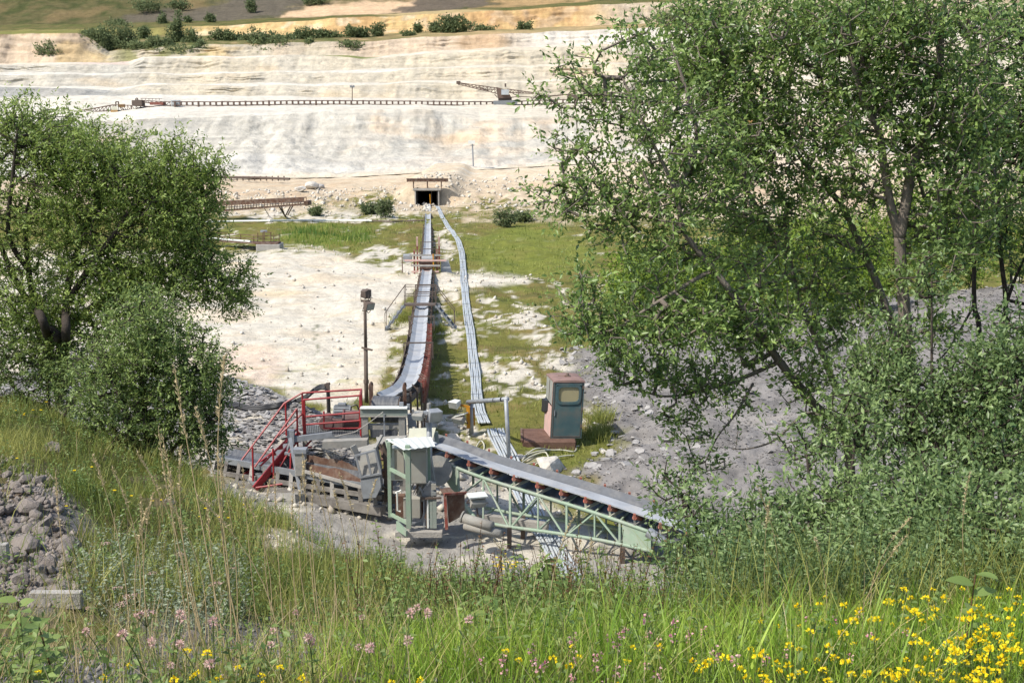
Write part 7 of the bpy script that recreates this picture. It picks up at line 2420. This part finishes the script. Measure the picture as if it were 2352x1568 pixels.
# (u tip, v tip, u foot, v foot, D)
STALKS = [(399, 843, 520, 1320, 4.6), (516, 816, 560, 1310, 5.0), (448, 938, 520, 1300, 4.8), (363, 984, 470, 1290, 5.2), (316, 1040, 420, 1300, 5.4), (372, 1000, 470, 1300, 5.0), (413, 1025, 480, 1330, 4.9), (215, 1046, 290, 1380, 5.2), (113, 1088, 190, 1420, 4.6),
          (270, 1079, 290, 1330, 5.6), (318, 1138, 330, 1340, 5.4), (330, 1136, 345, 1330, 5.5), (499, 1043, 530, 1320, 5.0), (509, 1040, 540, 1340, 5.1), (511, 1141, 640, 1430, 4.2), (694, 1043, 730, 1340, 5.6), (690, 1060, 720, 1330, 5.5), (721, 1076, 770, 1340, 5.4), (712, 1085, 740, 1350, 5.4), (800, 1094, 800, 1330, 5.8), (628, 1090, 650, 1330, 5.6), (606, 1105, 640, 1320, 5.7),
          (740, 1088, 760, 1320, 5.9), (665, 1110, 690, 1330, 5.6), (575, 1120, 600, 1340, 5.3), (556, 1075, 590, 1310, 5.6), (845, 1105, 850, 1330, 5.8), (780, 1130, 790, 1330, 5.7), (385, 1080, 440, 1310, 5.3), (420, 1150, 450, 1350, 5.0), (470, 1130, 500, 1350, 5.0), (290, 1180, 330, 1400, 4.4), (1395, 1270, 1240, 1460, 4.0), (1290, 1180, 1260, 1400, 4.6), (1240, 1290, 1200, 1440, 4.2), (2070, 1225, 1960, 1400, 4.6), (2030, 1200, 2010, 1380, 5.0), (1910, 1240, 1900, 1380, 4.9), (2210, 1090, 2250, 1340, 5.2), (1780, 1130, 1775, 1330, 5.6), (1760, 1150, 1770, 1330, 5.5)]
for k, (ut, vt, ub, vb, D) in enumerate(STALKS):
    tip = P(ut, vt, D)
    ft_ = P(ub, vb, D)
    ft_.z = min(ft_.z, hz(ft_.x, ft_.y) + 0.0)
    ft_.z = max(ft_.z, hz(ft_.x, ft_.y) - 0.03)
    dv_ = tip - ft_
    where = 'behind the left foreground weeds' if ut < 480 else ('in front of the red stairs' if ut < 700 else ('in front of the grey chute' if ut < 900 else ('in the middle of the meadow' if ut < 1500 else 'before the right hand scrub')))
    own = {0: 'tallest straw stalk leaning left across the dark front bush', 1: 'tall straw stalk standing against the white ground right of the dark bush', 2: 'leaning straw stalk just right of the tallest one before the dark bush', 3: 'straw stalk before the foot of the dark bush, left of the tallest one',
           7: 'straw stalk with a fluffy head over the grassy bank, left of the dark bush', 8: 'leftmost straw stalk, rising above the rock pile', 14: 'long pale straw stalk slanting from the bank down to the meadow', 32: 'pale straw stalk slanting right in the middle of the meadow', 35: 'drooping straw stalk before the right hand scrub, leaning right', 38: 'brown plume of grass before the scrub at the right edge'}
    t = thing('grass_stalk', own.get(k, 'tall dry straw coloured grass stalk with seed head ' + where), 'grass stalk', ft_, 'tall dry grass stalks ' + where)
    sm, hm = protos[k % 5]
    for nm, me in (('stem', sm), ('seed_head', hm)):
        o = bpy.data.objects.new(nm, me)
        COL.objects.link(o)
        o.parent = t
    bd = (0.05, 0.22, -0.12, 0.12, -0.28)[k % 5]
    t.rotation_mode = 'QUATERNION'
    t.rotation_quaternion = Vector((bd, 0, 1)).normalized().rotation_difference(dv_.normalized())
    s_ = dv_.length / math.hypot(1, bd)
    t.scale = (s_ if s_ > 1 else 1.0,) * 2 + (s_,)

# ---- flowers
def flower_proto(seed, kind):
    """list of (part name, verts, faces, tint, material); about real size, foot at the origin"""
    r = np.random.default_rng(seed)
    parts = []

    def stem(h, b, r0=0.0016):
        f = np.linspace(0, 1, 5)
        p = np.stack([b * h * f ** 2, 0 * f, h * f], 1)
        V, F = prisms(p[:-1], p[1:], np.full(4, r0), np.full(4, r0 * 0.8), 3)
        return V, np.concatenate([F[:, [0, 1, 2]], F[:, [0, 2, 3]]], 0), p[-1]
    h = r.uniform(0.14, 0.22)
    b = r.uniform(-0.3, 0.3)
    V, F, top = stem(h, b)
    parts.append(('stem', V, F, np.full(len(V), 0.4), M_STEM))
    n = {'trefoil': 13, 'vetch': 12, 'clover': 46, 'buttercup': 6, 'umbel': 60}[kind]
    if kind == 'trefoil':
        d = norm(r.normal(size=(n, 3)) * np.array([1, 1, .4]) + np.array([0, 0, .5]))
        p = top + d * 0.006
        V, F = leaf_arrays(p, d, rnd_unit(n), r.uniform(.008, .012, n), r.uniform(.007, .010, n))
        m = M_YFLOWER
    elif kind == 'vetch':
        z = r.uniform(0, .026, n)
        d = norm(r.normal(size=(n, 3)) * np.array([1, 1, .3]))
        p = top + np.stack([0 * z, 0 * z, z - .03], 1) + d * 0.004
        V, F = leaf_arrays(p, d, rnd_unit(n), r.uniform(.007, .011, n), r.uniform(.006, .009, n))
        m = M_PFLOWER
    elif kind == 'clover':
        d = norm(r.normal(size=(n, 3)) + np.array([0, 0, .35]))
        p = top + d * 0.004
        V, F = leaf_arrays(p, d, rnd_unit(n), r.uniform(.006, .010, n), r.uniform(.003, .005, n))
        m = M_CFLOWER
    elif kind == 'buttercup':
        a = np.arange(n) * 2 * math.pi / n
        d = np.stack([np.cos(a), np.sin(a), np.full(n, .35)], 1)
        V, F = leaf_arrays(np.repeat(top[None], n, 0), d, np.repeat(np.array([[0, 0, 1.0]]), n, 0), np.full(n, .015), np.full(n, .013))
        m = M_YFLOWER
    else:
        a = r.uniform(0, 2 * math.pi, n)
        rr_ = 0.03 * r.uniform(0, 1, n) ** .5
        p = top + np.stack([np.cos(a) * rr_, np.sin(a) * rr_, 0.012 - rr_ * .2], 1)
        d = norm(r.normal(size=(n, 3)) * .7 + np.array([0, 0, 1]))
        V, F = leaf_arrays(p, d, rnd_unit(n), r.uniform(.005, .009, n), r.uniform(.004, .006, n))
        k = 12
        a = np.arange(k) * 2 * math.pi / k
        q = top + np.stack([np.cos(a) * .026, np.sin(a) * .026, np.full(k, .008)], 1)
        V2, F2 = prisms(np.repeat((top - np.array([0, 0, .03]))[None], k, 0), q, np.full(k, .0008), np.full(k, .0006), 3)
        parts.append(('rays', V2, np.concatenate([F2[:, [0, 1, 2]], F2[:, [0, 2, 3]]], 0), np.full(len(V2), .6), M_STEM))
        m = M_CFLOWER
    parts.append(('flower_head', V, F, r.uniform(0, 1, len(V) // 4).repeat(4), m))
    nl = 7
    fz = r.uniform(.1, .8, nl)
    p = np.stack([b * h * fz ** 2, 0 * fz, h * fz], 1)
    V, F = leaf_arrays(p, norm(r.normal(size=(nl, 3)) * np.array([1, 1, .3]) + np.array([0, 0, .3])), norm(r.normal(size=(nl, 3)) * .4 + np.array([0, 0, 1])), r.uniform(.015, .03, nl), r.uniform(.006, .011, nl))
    parts.append(('leaves', V, F, r.uniform(.2, .8, nl).repeat(4), LM_WEED))
    out = []
    for nm, V, F, tn, m in parts:
        o = mesh_np(nm, V, F, m, None, tint=tn)
        out.append((nm, o.data))
        bpy.data.objects.remove(o)
    return out


FP = {k: [flower_proto(300 + 10 * i + j, k) for j in range(4)] for i, k in enumerate(('trefoil', 'vetch', 'clover', 'buttercup', 'umbel'))}
FL = {'trefoil': ('yellow_flower', 'flower'), 'vetch': ('pink_vetch', 'flower'), 'clover': ('clover_flower', 'flower'), 'buttercup': ('buttercup', 'flower'), 'umbel': ('umbel_flower', 'flower')}


def plant_flower(kind, x, y, sc, label, group):
    nm, cat = FL[kind]
    t = thing(nm, label, cat, (x, y, hz(x, y) - 0.01), group)
    t.rotation_euler = (RNG.uniform(-.12, .12), RNG.uniform(-.12, .12), RNG.uniform(0, 6.28))
    t.scale = (sc, sc, sc)
    for pn, me in FP[kind][int(RNG.integers(4))]:
        o = bpy.data.objects.new(pn, me)
        COL.objects.link(o)
        o.parent = t
    return t


def sow(kind, n, region, sc, label, group, D0=2.3, D1=6.0):
    """region: list of (u, v, ru, rv, weight) where the flower heads show"""
    k = 0
    tries = 0
    wts = np.array([r[4] for r in region], float)
    wts /= wts.sum()
    while k < n and tries < n * 30:
        tries += 1
        r = region[int(RNG.choice(len(region), p=wts))]
        u = r[0] + RNG.normal() * r[2] * .6
        v = r[1] + RNG.normal() * r[3] * .6
        dk = 3.6
        for _ in range(3):
            g = on_ground(u, v + 0.17 * FOC / dk, 2.0, 30.0)
            dk = g.y
        if not (D0 <= g.y <= D1):
            continue
        plant_flower(kind, g.x, g.y, sc * RNG.uniform(.75, 1.2), label, group)
        k += 1


sow('trefoil', 210, [(2230, 1505, 170, 60, 4), (2050, 1410, 290, 55, 3), (2180, 1380, 260, 35, 2.4), (1980, 1530, 200, 40, 1.5), (2300, 1440, 60, 60, 1)], 1.0, 'yellow pea like flower cluster in the dense right hand meadow', 'yellow flowers in the right hand meadow', 2.0, 7.0)
sow('trefoil', 56, [(520, 1520, 240, 40, 2), (800, 1540, 200, 30, 1), (1450, 1480, 300, 60, 3), (1750, 1520, 150, 50, 2)], 0.9, 'scattered yellow pea like flower among the lower left and middle weeds', 'scattered yellow flowers', 2.0, 6.0)
sow('vetch', 48, [(1330, 1470, 170, 60, 5), (1500, 1420, 150, 50, 2), (1750, 1480, 200, 70, 2), (2000, 1400, 150, 50, 1)], 1.0, 'pink vetch flower in the middle of the foreground meadow', 'pink vetch flowers', 2.0, 6.0)
sow('clover', 26, [(620, 1500, 260, 50, 3), (380, 1470, 120, 60, 1), (950, 1450, 200, 60, 1.5), (240, 1420, 120, 60, 1)], 1.2, 'faded pink clover head in the left foreground', 'faded clover heads', 2.0, 6.0)
sow('umbel', 12, [(350, 1290, 90, 60, 1), (300, 1390, 100, 60, 1), (560, 1330, 140, 60, .6), (530, 1190, 20, 14, .4)], 1.15, 'greenish white umbel flower in the left foreground weeds', 'umbel flowers', 2.6, 9.0)
sow('buttercup', 20, [(70, 960, 50, 20, 1), (330, 1150, 80, 40, 1), (150, 1100, 100, 60, 1), (480, 1180, 80, 30, 1)], 1.25, 'yellow flower on the grassy left bank', 'yellow flowers on the left bank', 6.0, 18.0)
sow('buttercup', 14, [(920, 1190, 60, 50, 1), (880, 1250, 60, 40, 1), (700, 1210, 100, 40, .6)], 1.4, 'orange yellow withered flower at the meadow edge in the middle', 'withered flowers at the meadow edge', 3.0, 7.0)

# large flower head of ragwort and the big leaved plant
g = on_ground(1185, 1400, 3.0)
rg = thing('ragwort', 'bright yellow ragwort flower head at the meadow edge in the middle', 'flower', g)
hp_ = P(1175, 1300, g.y)
V, F = prisms(np.array([g]), np.array([hp_]), [.004], [.003], 4)
mesh_np('stem', V, F, M_STEM, rg, tint=np.full(len(V), .5))
for k in range(34):
    c = np.array(P(1175 + RNG.normal() * 21, 1297 + RNG.normal() * 9, g.y + RNG.normal() * .03))
    a = np.arange(8) * 2 * math.pi / 8 + RNG.uniform(0, 1)
    d = np.stack([np.cos(a), np.sin(a), np.full(8, .3)], 1)
    V, F = leaf_arrays(np.repeat(c[None], 8, 0), d, np.repeat([[0, -.3, 1.0]], 8, 0), np.full(8, .013), np.full(8, .007))
    mesh_np('floret', V, F, M_YFLOWER, rg, tint=RNG.uniform(0, 1, 8).repeat(4))
g = on_ground(1265, 1420, 2.6)
bl_ = thing('leafy_plant', 'young plant with large pale green leaves beside the yellow ragwort', 'plant', g)
D = g.y
V, F = prisms(np.array([g, P(1255, 1360, D)]), np.array([P(1255, 1360, D), P(1245, 1290, D)]), [.005, .004], [.004, .003], 5)
mesh_np('stem', V, F, M_STEM, bl_, tint=np.full(len(V), .5))


def big_leaf(par, a, b, w, tint, nrm=(0, -.55, .8), lm=LM_WEED, name='leaf'):
    """broad leaf with a midrib fold and curved outline"""
    a, b = np.array(a), np.array(b)
    d = b - a
    L = np.linalg.norm(d)
    d = d / L
    s = norm(np.cross(d, np.array(nrm)))
    up = np.cross(s, d)
    K = 7
    rows = []
    for i in range(K + 1):
        f = i / K
        ww = w * (math.sin(math.pi * f ** 0.8) ** 0.8 if 0 < f < 1 else 0.0)
        c = a + d * L * f - up * L * .12 * f * f
        rows += [c - s * ww / 2 + up * ww * .16, c, c + s * ww / 2 + up * ww * .16]
    V = np.array(rows)
    F = []
    for i in range(K):
        q = i * 3
        F += [[q, q + 1, q + 4, q + 3], [q + 1, q + 2, q + 5, q + 4]]
    return mesh_np(name, V, np.array(F), lm, par, smooth=True, tint=np.full(len(V), tint))


for (u0, v0, u1, v1, w, tt) in ((1247, 1292, 1208, 1318, .045, .75), (1247, 1290, 1292, 1285, .04, .8), (1250, 1296, 1290, 1318, .045, .45), (1252, 1310, 1225, 1350, .05, .6), (1254, 1318, 1280, 1352, .05, .55), (1256, 1340, 1300, 1338, .035, .7), (1248, 1288, 1262, 1268, .035, .65),
                                (1258, 1360, 1210, 1375, .04, .5), (1258, 1365, 1305, 1385, .045, .5), (1250, 1300, 1262, 1340, .04, .35)):
    big_leaf(bl_, P(u0, v0, D), P(u1, v1, D - .06), w, tt)
for k, (u0, v0, lab, n_) in enumerate(((1100, 1430, 'small leafy sapling in the middle of the meadow with pale leaves', 8), (2210, 1480, 'broad leafed sapling with a red stem at the right edge of the meadow', 8), (60, 1480, 'bright green bramble shoot in the lower left corner', 12), (130, 1520, 'second bramble shoot beside the first in the lower left corner', 12), (880, 1250, 'upright leafy birch shoot in front of the control cabinet', 12))):
    g = on_ground(u0, v0 + 60, 2.4)
    D = g.y
    hh = (0.22, 0.32, 0.26, 0.2, 0.5)[k]
    pl_ = thing('leafy_shoot', lab, 'plant', g)
    top = g + Vector((0.05 - .03 * k, 0, hh))
    V, F = prisms(np.array([g]), np.array([top]), [.0035], [.002], 5)
    mesh_np('stem', V, F, LM_BROWN, pl_, tint=np.full(len(V), .5))
    for i in range(n_):
        f = .25 + .75 * i / (n_ - 1)
        a = g.lerp(top, f)
        an = i * 2.4 + k
        ll = (.07, .085, .075, .07, .06)[k] * RNG.uniform(.7, 1.15)
        b = a + Vector((math.cos(an) * ll, math.sin(an) * ll * .7 - .02, ll * .25))
        big_leaf(pl_, a, b, ll * .5, float(np.clip(RNG.normal(.6, .15), 0, 1)), (0.1, -.3, .9))

# ================================================================== STONES
# rock pile on the bank: every rock a thing
RM = [rock_mesh(500 + k, 1, (1.1 + .2 * (k % 3), 0.95, 0.75), 0.25) for k in range(12)]
M_ROCK = mat('brown grey rock', (0.215, 0.185, 0.165), 0.9, col2=(0.30, 0.265, 0.235), scale=3.0, bump=0.5, bscale=14, dust=(0.17, 0.15, 0.14))
for me in RM:
    me.materials.append(M_ROCK)
ROCK_POLY = [(-260, 1060), (20, 1075), (105, 1110), (150, 1175), (130, 1220), (175, 1265), (190, 1330), (150, 1372), (40, 1370), (-260, 1400)]
big = [(70, 1168, .30, 'large blocky rock near the top of the rock pile'), (150, 1252, .30, 'large rounded rock at the right edge of the rock pile with a dark right side'), (58, 1255, .34, 'broad flat topped rock in the middle of the rock pile'), (128, 1155, .20, 'flat pointed rock sticking out at the top right of the pile'),
       (165, 1322, .2, 'dark rounded rock at the right foot of the pile'), (145, 1352, .21, 'rounded rock just above the concrete edge board'), (110, 1300, .24, 'wide slabby rock low in the pile'), (40, 1210, .2, 'pale rounded rock left of the middle of the pile'), (100, 1205, .24, 'wide grey rock below the large blocky one'), (60, 1100, .2, 'topmost pale rock of the pile beside the grass')]
rows_ = []
for (u, v, s, lab) in big:
    rows_.append((u, v + 12, s * .66, lab, 'rocks of the pile on the left bank'))
tries = 0
while len(rows_) < 270 and tries < 4000:
    tries += 1
    u, v = RNG.uniform(-240, 195), RNG.uniform(1062, 1400)
    if not inpoly(np.array([u]), np.array([v]), ROCK_POLY)[0]:
        continue
    rows_.append((u, v, float(RNG.uniform(.05, .13)), 'brown grey rock of the loose rock pile on the left bank', 'loose rocks of the pile on the left bank'))
for k, (u, v, s, lab, gr) in enumerate(rows_):
    g = on_ground(u, v, 4)
    o = put_mesh(RM[k % 12], 'rock', M_ROCK, g + Vector((0, 0, -0.06 * s + (0.03 if k % 3 == 0 else 0))), s, (RNG.uniform(-.4, .4), RNG.uniform(-.4, .4), RNG.uniform(0, 6.28)))
    tag(o, lab, 'rock', gr)
for (u, v, s, lab) in ((388, 1158, .15, 'single grey stone in the grass of the bank'), (580, 1150, .18, 'stone half hidden in grass below the red stairs'), (120, 1040, .24, 'low pale rock ledge in the grass above the rock pile'), (440, 1480, .16, 'grey slate lump in the left foreground'), (500, 1165, .2, 'brown stone at the edge of the bank')):
    g = on_ground(u, v, 3)
    tag(put_mesh(RM[3], 'rock', M_ROCK, g - Vector((0, 0, .02)), s), lab, 'rock')
# concrete edge boards and a pale plank
def board(u0, v0, u1, v1, hgt, thick, lab, nm='concrete_board', m=M_CONC):
    a, b = on_ground(u0, v0, 3), on_ground(u1, v1, 3)
    yy = min(a.y, b.y)
    pa, pb_ = P(u0, v0, a.y), P(u1, v1, a.y)
    pa.z = pb_.z = max(pa.z, pb_.z) + hgt * 0.5
    return tag(MB().bar(pa, pb_, thick, hgt).build(nm, m, None, bevel=0.004), lab, 'board')


board(72, 1395, 190, 1395, 0.10, 0.05, 'pale grey concrete edge board standing below the rock pile')
board(-60, 1300, 22, 1300, 0.16, 0.05, 'pale concrete board end at the left edge beside the rocks')
a = on_ground(735, 1383, 3)
tag(MB().bar(P(732, 1384, a.y), P(866, 1380, a.y + .1), .035, .02).build('plank', M_CHALK), 'thin pale plank lying in the middle foreground weeds', 'plank')
wl = thing('concrete_ledge', 'long pale concrete ledge behind the scrub at the bottom right', 'ledge', on_ground(1700, 1296, 6))
a = wl.location
MB().bar(P(1560, 1296, a.y), P(1800, 1293, a.y), .5, .12).build('ledge_slab', M_CONC, wl)
MB().bar(P(1600, 1330, a.y), P(1720, 1330, a.y), .2, .3).build('ledge_wall', M_CONC, wl)

# slate pieces: the largest are parts of their heap, the rest one mass
SM = []
for k in range(8):
    r = random.Random(900 + k)
    n_ = r.choice((5, 6, 6, 7))
    ring = [(math.cos(2 * math.pi * i / n_ + r.uniform(-.25, .25)) * r.uniform(.38, .55), math.sin(2 * math.pi * i / n_ + r.uniform(-.25, .25)) * r.uniform(.28, .42)) for i in range(n_)]
    th = r.uniform(.07, .16)
    me = bpy.data.meshes.new('slate_piece')
    me.from_pydata([(a_, b_, 0) for a_, b_ in ring] + [(a_ * r.uniform(.85, 1), b_ * r.uniform(.85, 1), th) for a_, b_ in ring], [], [tuple(range(n_))[::-1], tuple(range(n_, 2 * n_))] + [(i, (i + 1) % n_, n_ + (i + 1) % n_, n_ + i) for i in range(n_)])
    me.materials.append(M_SLATE)
    SM.append(me)


def slates(tname, lab, poly, nparts, nmass, s_part, s_mass, ybox, xbox, prefer, mass_name, m2):
    cx = sum(p[0] for p in poly) / len(poly)
    cy = sum(p[1] for p in poly) / len(poly)
    t = thing(tname, lab, 'heap', (cx, cy, hz(cx, cy)))
    def pick(n, pref):
        xs, ys = [], []
        while sum(map(len, xs)) < n:
            x = RNG.uniform(*xbox, 4000)
            y = RNG.uniform(*ybox, 4000)
            k = (sdpoly(x, y, poly) > -.15) & (RNG.uniform(0, 1, 4000) < pref(x, y))
            xs.append(x[k])
            ys.append(y[k])
        return np.concatenate(xs)[:n], np.concatenate(ys)[:n]
    x, y = pick(nparts, prefer)
    z = height(x, y)
    loc0 = Vector(t.location)
    for i in range(nparts):
        o = bpy.data.objects.new('slate', SM[i % 8])
        COL.objects.link(o)
        o.parent = t
        o.location = Vector((x[i], y[i], z[i] + .01)) - loc0
        s = RNG.uniform(*s_part)
        o.scale = (s, s, s)
        o.rotation_euler = (RNG.normal() * .3, RNG.normal() * .3, RNG.uniform(0, 6.28))
    x, y = pick(nmass, lambda x, y: 0.5 + 0.5 * sstep(-.5, .5, fbm(x, y, 3, .8, 95)))
    z = height(x, y)
    n = nmass
    s = s_mass[0] + (s_mass[1] - s_mass[0]) * RNG.uniform(0, 1, n) ** 2.5
    k = 5
    a = np.arange(k)[None] * 2 * math.pi / k + RNG.uniform(-.3, .3, (n, k)) + RNG.uniform(0, 6.28, (n, 1))
    rr_ = RNG.uniform(.35, .55, (n, k)) * s[:, None]
    nx = RNG.normal(0, .22, (n, 1))
    ny = RNG.normal(0, .22, (n, 1))
    px, py = np.cos(a) * rr_, np.sin(a) * rr_ * RNG.uniform(.6, 1, (n, 1))
    pz = nx * px + ny * py
    th = (s * RNG.uniform(.06, .18, n))[:, None]
    base = np.stack([x[:, None] + px, y[:, None] + py, z[:, None] + pz + .02], 2)
    top = np.stack([x[:, None] + px * .9, y[:, None] + py * .9, z[:, None] + pz + th + .03 * s[:, None]], 2)
    V = np.concatenate([base, top], 1).reshape(-1, 3)
    b = np.arange(n)[:, None] * (2 * k)
    tri = [[k, k + 1, k + 2], [k, k + 2, k + 3], [k, k + 3, k + 4]]
    for i in range(k):
        j = (i + 1) % k
        tri += [[i, j, k + j], [i, k + j, k + i]]
    F = np.concatenate([b + np.array([q]) for q in tri], 0)
    tag(mesh_np(mass_name, V, F, m2, t, tint=np.repeat(RNG.uniform(0, 1, n), 2 * k)), kind='stuff')
    return t


M_CHIP = leafmat('slate chips', (0.15, 0.143, 0.136), (0.39, 0.375, 0.35), 0.0, 0.85, 0.2)
M_CHIP2 = leafmat('grey slate chips', (0.13, 0.123, 0.118), (0.31, 0.295, 0.28), 0.0, 0.85, 0.2)
slates('slate_heap', 'pale grey slate ground left of the red stairs and below the platform', SLATE_L, 300, 13000, (.20, .40), (.07, .26), (28.3, 43), (-17, -3), lambda x, y: np.where((y < 31.5) & (x > -7), 1.0, .35), 'slate_chips', M_CHIP)
slates('slate_heap', 'big grey slate heap behind the right hand willows', MOUND_F, 300, 26000, (.16, .38), (.03, .15), (22, 52), (0.8, 24), lambda x, y: np.where((x < 4.5) & (y > 28), 1.0, .12), 'slate_chips', M_CHIP2)
# loose stones on the pale ground
def loose(name, n, s0, s1, y0, y1, keep, a, b, m):
    x, y, u, v = cover_sample(n, s0, s1, y0, y1, keep)
    n = len(x)
    z = height(x, y)
    s = a + (b - a) * RNG.uniform(0, 1, n) ** 3
    d = rnd_unit(n * 6).reshape(n, 6, 3)
    oct_ = np.array([[1, 0, 0], [0, 1, 0], [-1, 0, 0], [0, -1, 0], [0, 0, 1], [0, 0, -1.]])[None] * RNG.uniform(.5, 1, (n, 6, 1)) * s[:, None, None] * .5 + d * .12 * s[:, None, None]
    V = (np.stack([x, y, z + s * .12], 1)[:, None] + oct_).reshape(-1, 3)
    k = np.arange(n)[:, None] * 6
    F = np.concatenate([k + np.array([q]) for q in ([0, 1, 4], [1, 2, 4], [2, 3, 4], [3, 0, 4], [1, 0, 5], [2, 1, 5], [3, 2, 5], [0, 3, 5])], 0)
    return tag(mesh_np(name, V, F, m, None, tint=np.repeat(RNG.uniform(0, 1, n), 6)), kind='stuff')


M_RUBBLE = leafmat('brown grey rubble', (0.15, 0.13, 0.115), (0.33, 0.29, 0.26), 0.0, 0.9, 0.1)
M_PALEST = leafmat('pale pebbles', (0.36, 0.32, 0.26), (0.66, 0.62, 0.54), 0.0, 0.9, 0.1)
loose('pale_stones', 9000, -0.24, 0.35, 27, 110, lambda u, v, x, y: np.clip(1 - floor_cover(x, y, height(x, y))[1], 0, 1) * np.where(inpoly(u, v, WHITE_POLY), .25, 1.0) * (sdpoly(x, y, MOUND_F) < -.2) * (sdpoly(x, y, SLATE_L) < -.2), .06, .34, M_PALEST)
loose('yard_stones', 3600, -0.25, 0.2, 22, 30, lambda u, v, x, y: .6 * (sdpoly(x, y, MOUND_F) < 0), .02, .10, M_CHIP)
loose('embankment_stones', 7000, -0.3, 0.42, 100, 140, lambda u, v, x, y: sstep(500, 470, v) * .8, .15, .7, M_PALEST)
loose('slaty_soil', 6000, -0.6, 0.1, 2.2, 7.0, lambda u, v, x, y: np.clip(ell(u, v, 560, 1480, 260, 70) + ell(u, v, 150, 1550, 240, 45) + .15, 0, 1), .008, .05, M_CHIP2)
loose('rock_rubble', 9000, -0.5, -0.3, 5.0, 13.0, lambda u, v, x, y: (sdpoly(u, v, ROCK_POLY) > -25) * 1.0, .02, .09, M_RUBBLE)
loose('pale_gravel', 2500, -0.4, 0.0, 8, 20, lambda u, v, x, y: ell(u, v, 690, 1240, 95, 26), .02, .10, M_PALEST)
